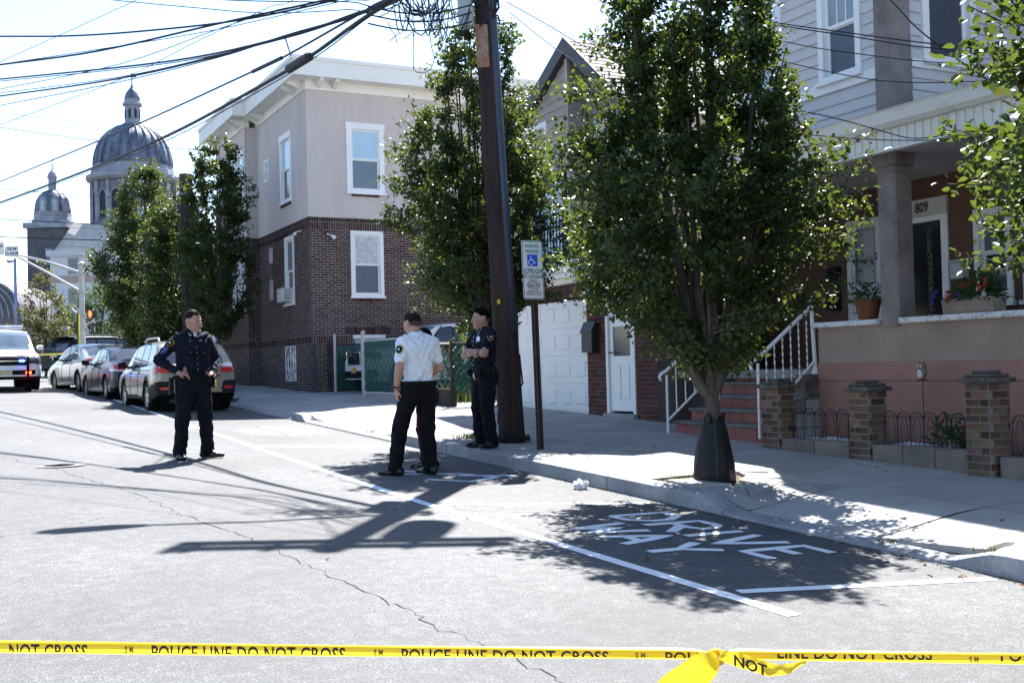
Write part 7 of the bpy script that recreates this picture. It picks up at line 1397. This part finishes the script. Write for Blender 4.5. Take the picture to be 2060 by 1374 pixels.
# --- officer in the white shirt: back to us, looking down to his left, hand in pocket
WX, WY = 4.86, 11.79
yawW = math.atan2(*(lambda v: (-v[0], v[1]))((-C_*.82-R_*.55)[:2]))
J = dict(hipL=(-.098, 0, .98), hipR=(.098, 0, .98), knL=(-.19, .10, .55), knR=(.09, -.02, .54), anL=(-.285, .06, .10), anR=(.10, -.06, .09), shL=(-.198, -.01, 1.505), shR=(.198, -.01, 1.505), elL=(-.275, -.07, 1.22), elR=(.30, .02, 1.21), wrL=(-.265, .03, .985), wrR=(.20, .22, 1.13), neck=(-.005, .02, 1.60), head=(-.015, .075, 1.725), belt=(0, 0, 1.06))
o2, be, Pb, hf, fw_, xs_ = person('person', 'man in a white short sleeved shirt and black trousers seen from behind, hand in pocket', (WX, WY, zroad(WX, WY)), yawW, J, dict(skin=SK2, shirt=M_SHIRT, trousers=M_TBLK, shoe=M_SHOE, hair=M_HAIRB), dict(wide=1.0, short=True, hyaw=R(12), hpitch=R(20), handL=((.15, .25, -.95), (-.9, .1, 0), .25), handR=((-.6, .75, .1), (.3, .2, .9), .5), toeL=(-.75, .75, 0), toeR=(-.35, 1, 0), seed=2.4, hairline=.07))
patch(o2, ((-.198, -.01, 1.505), (-.275, -.07, 1.22), .36, .088), (-.72, -.68, .1), .085, .105); MB().lathe([(.034, -.012), (.038, -.006), (.038, .006), (.034, .012)], (-.267, .022, 1.005), 14).build('watch_band', M_RADIO, o2, local=True); MB().lathe([(.034, -.005), (.037, 0), (.034, .005)], (-.266, .028, .978), 14).build('wrist_band', mat('band_red', (.45, .03, .03), .6), o2, local=True)
blk_on(o2, Pb, 'pocket_trim', R(-125), .09, .012, .006, -.16, mat('trim_grey', (.06, .06, .07), .6)); blk_on(o2, Pb, 'pouch', R(-112), .07, .05, .02, -.02, M_RADIO)
# --- person almost hidden behind him
BX, BY = 5.17, 12.29
J = dict(hipL=(-.085, 0, .90), hipR=(.085, 0, .90), knL=(-.09, .02, .49), knR=(.10, .02, .49), anL=(-.09, -.02, .09), anR=(.11, -.02, .09), shL=(-.175, 0, 1.37), shR=(.175, 0, 1.37), elL=(-.24, .0, 1.10), elR=(.24, .0, 1.10), wrL=(-.16, .19, 1.02), wrR=(.16, .19, 1.02), neck=(0, -.005, 1.43), head=(0, .03, 1.565), belt=(0, 0, .96))
person('person', 'dark haired person in maroon trousers almost hidden behind the white shirted man', (BX, BY, zroad(BX, BY)), yawW+R(72), J, dict(skin=SK2, shirt=mat('shirt_cream', (.55, .52, .48), .8), trousers=mat('trouser_maroon', (.05, .012, .022), .85, var=.2), shoe=M_SHOE, hair=M_HAIRK), dict(wide=.95, hs=.98, hair='long', handL=((.6, .7, 0), (-.2, .2, .9), .4), handR=((-.6, .7, 0), (.2, .2, .9), .4), toeL=(-.2, 1, 0), toeR=(.2, 1, 0), seed=3.1))
# --- officer at the kerb with crossed arms
RX, RY = 6.30, 13.02
yawR = math.atan2(*(lambda v: (-v[0], v[1]))((-R_*.86+C_*.50)[:2]))
J = dict(hipL=(-.096, 0, .955), hipR=(.096, 0, .955), knL=(-.11, .03, .52), knR=(.12, .03, .52), anL=(-.125, -.02, .09), anR=(.145, .0, .09), shL=(-.193, 0, 1.465), shR=(.193, 0, 1.465), elL=(-.265, .14, 1.22), elR=(.265, .14, 1.21), wrL=(.06, .235, 1.27), wrR=(-.05, .20, 1.235), neck=(0, -.01, 1.555), head=(0, .025, 1.68), belt=(0, 0, 1.02))
o4, be, Pb, hf, fw_, xs_ = person('person', 'tattooed officer in navy short sleeves with crossed arms on the kerb by the pole', (RX, RY, zwalk(RX, RY)), yawR, J, dict(skin=SK3, shirt=M_NAVY, trousers=M_NAVT, shoe=M_SHOE, hair=M_HAIRK), dict(wide=1.08, belly=.012, short=True, hyaw=R(-14), hpitch=R(3), hair='quiff', handL=((.8, -.15, .30), (.1, .9, .1), .35), handR=((-.8, -.2, .1), (-.1, .9, .2), .35), toeL=(-.25, 1, 0), toeR=(.10, 1, 0), seed=4.2))
patch(o4, ((-.193, 0, 1.465), (-.265, .14, 1.22), .26, .079), (-.95, .25, .1), .085, .10); MB().obox((-.085, .125, 1.41), (.030, .008, 0), (0, .006, 0), (0, -.008, .036)).build('badge', M_SILV, o4, local=True, bevel=.006); MB().obox((.08, .125, 1.40), (.03, -.008, 0), (0, .003, 0), (0, 0, .008)).build('name_plate', M_SILV, o4, local=True)
for z in (1.33, 1.38, 1.44, 1.08, 1.14): MB().lathe([(.001, 0), (.007, 0), (.006, .004)], (0, .155-.1*max(0, z-1.3), z), 8, ax='y').build('button', M_SILV, o4, local=True)
MB().tube([(-.06, .05, 1.57), (-.07, .11, 1.48), (-.07, .14, 1.36)], .004, 5).build('microphone_cord', M_SILV, o4, local=True)
# tattoo sleeves: dark ink over the forearms
M_TAT = mat('tattoo_ink', (.07, .05, .05), .55, c2=(.20, .12, .09), scale=28, fine=60, ramp=(.40, .52))
for e, w_ in (((-.265, .14, 1.22), (.06, .235, 1.27)), ((.265, .14, 1.21), (-.05, .20, 1.235))):
    e, w_ = Vector(e), Vector(w_); MB().tube([e.lerp(w_, .06), e.lerp(w_, .2), e.lerp(w_, .35), e.lerp(w_, .5)], [.0458, .0462, .0456, .0415], 16).build('tattoo', M_TAT, o4, smooth=True, local=True)
blk_on(o4, Pb, 'holster', R(-5), .07, .2, .055, -.11, M_RADIO, .015); blk_on(o4, Pb, 'radio', R(180), .055, .13, .05, -.02, M_RADIO); blk_on(o4, Pb, 'pouch', R(120), .07, .09, .04, -.04, M_RADIO); blk_on(o4, Pb, 'pouch', R(60), .08, .09, .05, -.04, M_RADIO); blk_on(o4, Pb, 'key_ring', R(100), .022, .035, .03, -.12, mat('key_pink', (.65, .18, .16), .5), .006); blk_on(o4, Pb, 'key_ring', R(93), .02, .06, .02, -.08, M_SILV, .004)
# ------------------------------------------------------------------ the church behind, built at its own distance and size
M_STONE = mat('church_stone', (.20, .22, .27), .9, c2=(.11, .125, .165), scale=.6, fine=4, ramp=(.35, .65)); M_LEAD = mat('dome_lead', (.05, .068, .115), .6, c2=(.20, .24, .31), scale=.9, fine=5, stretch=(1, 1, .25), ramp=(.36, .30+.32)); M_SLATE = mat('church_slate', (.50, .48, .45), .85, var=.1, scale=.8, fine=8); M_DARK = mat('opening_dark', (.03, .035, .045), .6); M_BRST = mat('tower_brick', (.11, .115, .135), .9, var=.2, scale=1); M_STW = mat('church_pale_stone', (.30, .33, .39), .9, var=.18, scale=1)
ch_ = thing('church', 'grey domed church with a large ribbed dome and a smaller domed tower', 'church', (26.6, 176.7, 2))
def dome_tower(cx, cy, zbase, k, big):
    """k scales the whole; profile measured from the photograph in metres at the church's distance"""
    o = []
    if big:
        prof = [(5.75, 0), (5.72, .9), (5.5, 2.0), (5.1, 3.2), (4.5, 4.3), (3.7, 5.2), (2.7, 5.9), (1.6, 6.35), (1.35, 6.5)]
    else: prof = [(2.55, 0), (2.5, .8), (2.3, 1.7), (1.9, 2.5), (1.3, 3.1), (.75, 3.4)]
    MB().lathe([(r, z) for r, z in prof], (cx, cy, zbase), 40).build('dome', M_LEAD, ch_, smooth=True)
    n = 24 if big else 12
    for i in range(n):
        a = 2*math.pi*i/n; MB().tube([(cx+r*1.005*math.cos(a), cy+r*1.005*math.sin(a), zbase+z) for r, z in prof], .16 if big else .09, 5).build('rib', M_LEAD, ch_, smooth=True)
    return prof[-1][1]+zbase
cx, cy = 26.6, 176.7; zd = 33.2
zt_ = dome_tower(cx, cy, zd, 1, True)
MB().lathe([(6.0, -2.6), (6.9, -2.2), (6.9, -1.6), (6.2, -1.5), (6.1, -.6), (5.9, -.5), (5.9, .0), (5.5, .05)], (cx, cy, zd), 16).build('drum_cornice', M_STW, ch_)
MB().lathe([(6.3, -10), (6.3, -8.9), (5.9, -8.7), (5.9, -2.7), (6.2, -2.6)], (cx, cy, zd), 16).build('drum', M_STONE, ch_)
for i in range(16):
    a = 2*math.pi*(i+.5)/16; p = Vector((cx+5.9*math.cos(a), cy+5.9*math.sin(a), zd-6.2)); r_ = Vector((math.cos(a), math.sin(a), 0)); tn = Vector((-math.sin(a), math.cos(a), 0))
    MB().prism([(-.62, -2.0), (.62, -2.0), (.62, 1.2), (.44, 1.75), (0, 2.05), (-.44, 1.75), (-.62, 1.2)], lambda u, z, d: tuple(p+tn*u+Vector((0, 0, z))+r_*d), -.4, .08).build('drum_window', M_DARK, ch_)
    MB().tube([p+tn*u+Vector((0, 0, z))+r_*.06 for u, z in ((-.8, -2.0), (-.8, 1.3), (-.55, 1.95), (0, 2.3), (.55, 1.95), (.8, 1.3), (.8, -2.0))], .14, 6).build('window_arch', M_STW, ch_)
    a = 2*math.pi*i/16; MB().tube([(cx+6.1*math.cos(a), cy+6.1*math.sin(a), zd-8.8), (cx+6.1*math.cos(a), cy+6.1*math.sin(a), zd-2.7)], .28, 8).build('pilaster', M_STW, ch_)
MB().lathe([(1.5, 0), (1.55, .25), (1.15, .4), (1.1, 3.0), (1.45, 3.15), (1.45, 3.45), (1.2, 3.6), (1.15, 4.1), (.95, 4.75), (.5, 5.3), (.3, 5.6), (.28, 6.0), (.08, 6.3)], (cx, cy, zt_-.1), 16).build('lantern', M_STW, ch_)
for i in range(8):
    a = 2*math.pi*(i+.35)/8; p = Vector((cx+1.12*math.cos(a), cy+1.12*math.sin(a), zt_+1.7)); r_ = Vector((math.cos(a), math.sin(a), 0)); tn = Vector((-math.sin(a), math.cos(a), 0)); MB().prism([(-.17, -.75), (.17, -.75), (.17, .5), (0, .75), (-.17, .5)], lambda u, z, d: tuple(p+tn*u+Vector((0, 0, z))+r_*d), -.2, .05).build('lantern_opening', M_DARK, ch_)
MB().lathe([(1.17, 0), (1.12, .35), (.9, 1.0), (.5, 1.55), (.32, 1.75)], (cx, cy, zt_+4.0), 16).build('lantern_cap', M_LEAD, ch_, smooth=True)
cb_ = MB().tube([(cx, cy, zt_+6.0), (cx, cy, zt_+8.1)], .09, 6); cb_.tube([(cx-.6, cy+.3, zt_+7.5), (cx+.6, cy-.3, zt_+7.5)], .08, 6); cb_.lathe([(.02, 0), (.25, .2), (.02, .4)], (cx, cy, zt_+6.0), 8); cb_.build('cross', M_DARK, ch_)
tx, ty = 15.55, 182.6; zs_ = 25.2
dome_tower(tx, ty, zs_+1.4, 1, False)
MB().lathe([(3.0, -.6), (3.0, .2), (2.75, .3), (2.7, 1.4), (2.5, 1.5)], (tx, ty, zs_), 8).build('tower_drum', M_STW, ch_); MB().lathe([(.8, 0), (.6, .2), (.58, 1.9), (.75, 2.0), (.72, 2.3), (.5, 2.9), (.12, 3.3), (.05, 5.0)], (tx, ty, zs_+4.7), 10).build('tower_lantern', M_STW, ch_)
for a in (-2.2, -1.55, -.9): 
    p = Vector((tx+2.55*math.cos(a-.0), ty+2.55*math.sin(a), zs_+2.3)); r_ = Vector((math.cos(a), math.sin(a), 0)); tn = Vector((-math.sin(a), math.cos(a), 0)); MB().prism([(-.55, -1.0), (.55, -1.0), (.55, .7), (.3, 1.15), (0, 1.3), (-.3, 1.15), (-.55, .7)], lambda u, z, d: tuple(p+tn*u+Vector((0, 0, z))+r_*d), -.6, .25).build('dormer', M_STW, ch_); MB().prism([(-.28, -.8), (.28, -.8), (.28, .5), (0, .8), (-.28, .5)], lambda u, z, d: tuple(p+tn*u+Vector((0, 0, z))+r_*d), .2, .29).build('dormer_opening', mat('opening_sky', (.35, .45, .55), .3), ch_)
sq = lambda h, z0, z1, m, nm: MB().obox((tx+.1, ty+.3, (z0+z1)/2), Vector((.889, -.459, 0))*h, Vector((.459, .889, 0))*h, (0, 0, (z1-z0)/2)).build(nm, m, ch_)
sq(2.85, 2, 24.0, M_BRST, 'tower'); sq(3.3, 24.0, 24.8, M_STW, 'tower_cornice')
# nave roof between the towers and the lower body
rp_ = lambda x, y, d: at(x, y, d)
MB().add([rp_(88, 448, 174), rp_(260, 452, 160), rp_(260, 520, 152), rp_(105, 525, 166)], [(0, 1, 2, 3)]).build('nave_roof', M_SLATE, ch_, fix=False)
a0, a1 = rp_(86, 446, 173.5), rp_(103, 524, 165.5); MB().obox((a0+a1)/2, (a1-a0)/2, R_*.55, C_*.3+Vector((0, 0, .3))).build('parapet', M_STW, ch_)
v0, v1 = rp_(105, 525, 166), rp_(260, 520, 152); MB().add([v0, v1, Vector((v1.x, v1.y, 2)), Vector((v0.x, v0.y, 2))], [(0, 1, 2, 3)]).build('nave_wall', M_BRST, ch_, fix=False); Bx('crossing', M_STONE, ch_, 21.5, 32, 172, 182, 2, 24.4)
# white apartment block in front of the church
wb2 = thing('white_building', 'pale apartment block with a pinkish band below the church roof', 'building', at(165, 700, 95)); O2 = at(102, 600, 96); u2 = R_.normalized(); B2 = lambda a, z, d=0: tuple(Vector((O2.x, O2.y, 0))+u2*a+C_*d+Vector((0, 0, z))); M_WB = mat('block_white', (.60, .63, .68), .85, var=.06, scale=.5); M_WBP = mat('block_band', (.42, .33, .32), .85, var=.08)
zf = lambda y: at(165, y, 95).z
ztop, zb1, zb0 = zf(500), zf(552), zf(566)
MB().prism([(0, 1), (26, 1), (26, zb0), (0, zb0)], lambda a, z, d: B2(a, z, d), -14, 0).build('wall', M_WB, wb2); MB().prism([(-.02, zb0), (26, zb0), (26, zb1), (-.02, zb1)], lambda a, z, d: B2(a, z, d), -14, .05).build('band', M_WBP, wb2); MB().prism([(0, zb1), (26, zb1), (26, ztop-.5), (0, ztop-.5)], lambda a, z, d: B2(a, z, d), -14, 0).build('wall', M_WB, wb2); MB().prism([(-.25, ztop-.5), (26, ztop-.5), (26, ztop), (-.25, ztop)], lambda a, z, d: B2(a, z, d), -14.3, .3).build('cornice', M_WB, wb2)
for a in (2.0, 4.6, 7.2, 10, 13):
    for zz in (zf(550), zf(612)):
        MB().prism([(a-.5, zz), (a+.5, zz), (a+.5, zz+1.5), (a-.5, zz+1.5)], lambda p, z, d: B2(p, z, d), -.05, .06).build('window', mat('block_frame', (.5, .52, .55), .6), wb2); MB().prism([(a-.4, zz+.1), (a+.4, zz+.1), (a+.4, zz+1.4), (a-.4, zz+1.4)], lambda p, z, d: B2(p, z, d), .05, .08).build('pane', M_GLASS, wb2)
# arched roof at the left edge
ar = thing('arched_hall', 'dark hall with a ribbed arched roof at the left edge', 'building', at(-15, 660, 120)); cA = at(-18, 640, 120); M_HALL = mat('hall_roof', (.16, .15, .17), .8, var=.2, scale=1)
MB().prism([(3.3*math.cos(t), 3.9*math.sin(t)) for t in [math.pi*i/16 for i in range(17)]]+[(-3.3, -5), (3.3, -5)], lambda a, z, d: tuple(cA+R_*a+Vector((0, 0, z))+C_*d), -10, 0).build('hall', M_HALL, ar)
for k in range(4): MB().tube([cA+R_*(3.35*(1-.2*k)*math.cos(t))+Vector((0, 0, 3.95*(1-.12*k)*math.sin(t)))+C_*.15 for t in [math.pi*i/16 for i in range(17)]], .09, 5).build('rib', M_STW, ar)
# far iron fence, low wall and a strip of police tape at the corner
ff = thing('iron_fence', 'black iron railing along the side street behind the white police car', 'fence', at(70, 740, 50)); M_IR = MATS['black_metal']; fa, fb_ = at(-40, 745, 58), at(132, 745, 54); 
for k in range(44): p = fa.lerp(fb_, k/43); MB().tube([p+Vector((0, 0, -.75)), p+Vector((0, 0, 1.05))], .022, 5).build('bar', M_IR, ff)
for dz in (-.6, .9): MB().tube([fa+Vector((0, 0, dz)), fb_+Vector((0, 0, dz))], .025, 5).build('rail', M_IR, ff)
lw = thing('low_wall', 'low dark wall with a white number below the iron railing', 'wall', at(60, 765, 54)); p, q = at(-40, 766, 57), at(135, 764, 53); MB().obox((p+q)/2, (q-p)/2, C_*.15, (0, 0, .28)).build('wall', mat('low_wall_dark', (.018, .015, .016), .9, var=.3), lw)
qq = at(86, 757, 53.6); text('25', .45, lambda x, y, z: tuple(qq+R_*x+Vector((0, 0, y))+C_*z), 'number', M_SW, lw, .005, bold=.01, sx=.8)
p, q = at(73, 714, 44), at(140, 711, 40); tp = MB().obox((p+q)/2, (q-p)/2, C_*.004, (0, 0, .035)).build('police_tape', mat('tape_yellow', (.80, .56, .01), .45, var=.05)); tag(tp, 'short yellow tape stretched beside the silver sedan in the distance', 'tape')
# ------------------------------------------------------------------ the police tape across the foreground
M_TY = mat('tape_plastic', (.92, .66, .015), .28, var=.04, scale=3, coat=.3); M_TY2 = M_TY; _t = M_TY.node_tree; _tr = _t.nodes.new('ShaderNodeBsdfTranslucent'); _tr.inputs[0].default_value = (.95, .66, .03, 1); _mx = _t.nodes.new('ShaderNodeMixShader'); _mx.inputs[0].default_value = .45; _t.links.new(_t.nodes['Principled BSDF'].outputs[0], _mx.inputs[1]); _t.links.new(_tr.outputs[0], _mx.inputs[2]); _t.links.new(_mx.outputs[0], _t.nodes['Material Output'].inputs[0]); M_TK = mat('tape_ink', (.012, .011, .010), .4)
T0, T1 = at(-40, 1302, 2.5), at(2100, 1327, 2.15); mid_ = at(1440, 1318, 2.27)
tape = thing('police_tape', 'yellow police line tape stretched across the foreground with a knot', 'tape', (T0+T1)/2)
def tline(t):
    """t 0..1 along the tape; hangs through the knot"""
    k = .69
    return T0.lerp(mid_, t/k) if t < k else mid_.lerp(T1, (t-k)/(1-k))
LT = (mid_-T0).length+(T1-mid_).length
udir = (T1-T0).normalized(); nz = Vector((0, 0, 1)); fr = Vector((-udir.y*-1, -udir.x, 0)); fr = Vector((udir.y, -udir.x, 0)).normalized()   # towards the camera
if fr.dot(Vector((0, 0, EYE))-mid_) < 0: fr = -fr
def sect(t):
    """folded strip: a top face leaning back and a front face below the crease"""
    pinch = 1-.72*math.exp(-((t-.69)/.012)**2); tw = .10*math.sin(t*9)+.05*math.sin(t*23); w_ = .0090*pinch*(1+.18*math.sin(t*5+1)); c = tline(t)
    back = (nz*.35-fr*.94)*(.010*pinch*(.7+.5*math.sin(t*4+2)**2)); return c, w_, back, tw
def tape_pt(s, h, d=0.):
    """s metres from the left end, h -1..1 across the front face"""
    t = s/LT; c, w_, back, tw = sect(t); f2 = (fr*(1-.0)+nz*(.25+tw)).normalized(); v = (nz-fr*(.25+tw)*-.0); return c+v*(h*w_)+f2*(d)
N_ = 160; vs = []
for i in range(N_+1):
    c, w_, back, tw = sect(i/N_); lo_, hi_ = c-nz*w_, c+nz*w_; vs += [lo_-fr*.004, lo_+fr*.0015, c+fr*.0028, hi_+fr*.0005, hi_+back*.5+nz*.001, hi_+back]
MB().add(vs, [(i*6+k, i*6+k+1, i*6+k+7, i*6+k+6) for i in range(N_) for k in range(5)]).build('strip', M_TY, tape, smooth=True, fix=False)
def tape_text(s, x0px, size, clipv, dy, stretch=1., mm=None):
    # find the station whose picture column is x0px
    best = min(range(0, 1001), key=lambda i: abs((lambda p: 1030+2228*((p-Vector((0, 0, EYE))).dot(_rt))/((p-Vector((0, 0, EYE))).dot(_fw)))(tline(i/1000))-x0px)); st_ = best/1000*LT
    def fn(x, y, z): return tape_pt(st_+x, (y+dy)/.0090*.98, .0034+z)
    text(s, size, fn, 'lettering', mm or M_TK, tape, .0002, 1.05, 'LEFT', bold=.0008, clip=clipv, sx=stretch)
SZ = .0405
for txt, x0 in (('NOT CROSS', 18), ('POLICE LINE DO NOT CROSS', 305), ('POLICE LINE DO NOT CROSS', 806), ('POLICE', 1336)): tape_text(txt, x0, SZ, (0.001, 1), -.0086, .755 if 'LINE' in txt else .78)
tape_text('LINE DO NOT CROSS', 1562, SZ, (-.001, -1), .0079, .82)
for x0 in (252, 752, 1278, 1948): tape_text('S M', x0, .018, None, -.002, .7, mat('tape_ink_soft', (.25, .16, .01), .5))
tape_text('PO', 2010, SZ, (-.001, -1), .0079, .82)
kn = MB(); g = random.Random(8)
for k in range(4): kn.tube([mid_+fr*(.006+.004*k)+udir*(.016*math.cos(t+k))+nz*(.013*math.sin(t+k)) for t in [i*.6 for i in range(11)]], [.006]*11, 6, flat=.6)
kn.build('knot', M_TY, tape, smooth=True)
def tail(pxs, wd, name, tw0=0., tw1=0., d0=2.22, d1=2.1):
    pts = smooth([at(x, y, d0+(d1-d0)*i/(len(pxs)-1)) for i, (x, y) in enumerate(pxs)], 7); vs = []; n = len(pts)
    for i, p in enumerate(pts):
        t = (pts[min(i+1, n-1)]-pts[max(i-1, 0)]).normalized(); sd_ = t.cross(fr).normalized(); a = tw0+(tw1-tw0)*i/(n-1); sd_ = sd_*math.cos(a)+fr*math.sin(a); w_ = np.interp(i/(n-1), *wd)
        for q in (-1, -.35, .35, 1): vs.append(p+sd_*w_*q+fr*(.006*(1-q*q)+.003*math.sin(i*.7+q*2)))
    return MB().add(vs, [(i*4+k, i*4+k+1, i*4+k+5, i*4+k+4) for i in range(n-1) for k in range(3)]).build(name, M_TY, tape, smooth=True, fix=False)
tail([(1444, 1320), (1430, 1335), (1400, 1355), (1360, 1385), (1320, 1430)], ([0, .15, .4, 1], [.006, .02, .034, .036]), 'tail', .1, .25)
tail([(1448, 1318), (1480, 1325), (1520, 1338), (1560, 1347), (1590, 1342), (1622, 1328)], ([0, .12, .5, .75, 1], [.006, .014, .013, .010, .004]), 'tail', -.1, 1.0)
qn = at(1508, 1333, 2.10); text('NOT', .028, lambda x, y, z: tuple(qn+udir*x+nz*(y-x*.32)+fr*(.02+z)), 'lettering', M_TK, tape, .0002, 1., bold=.0008)
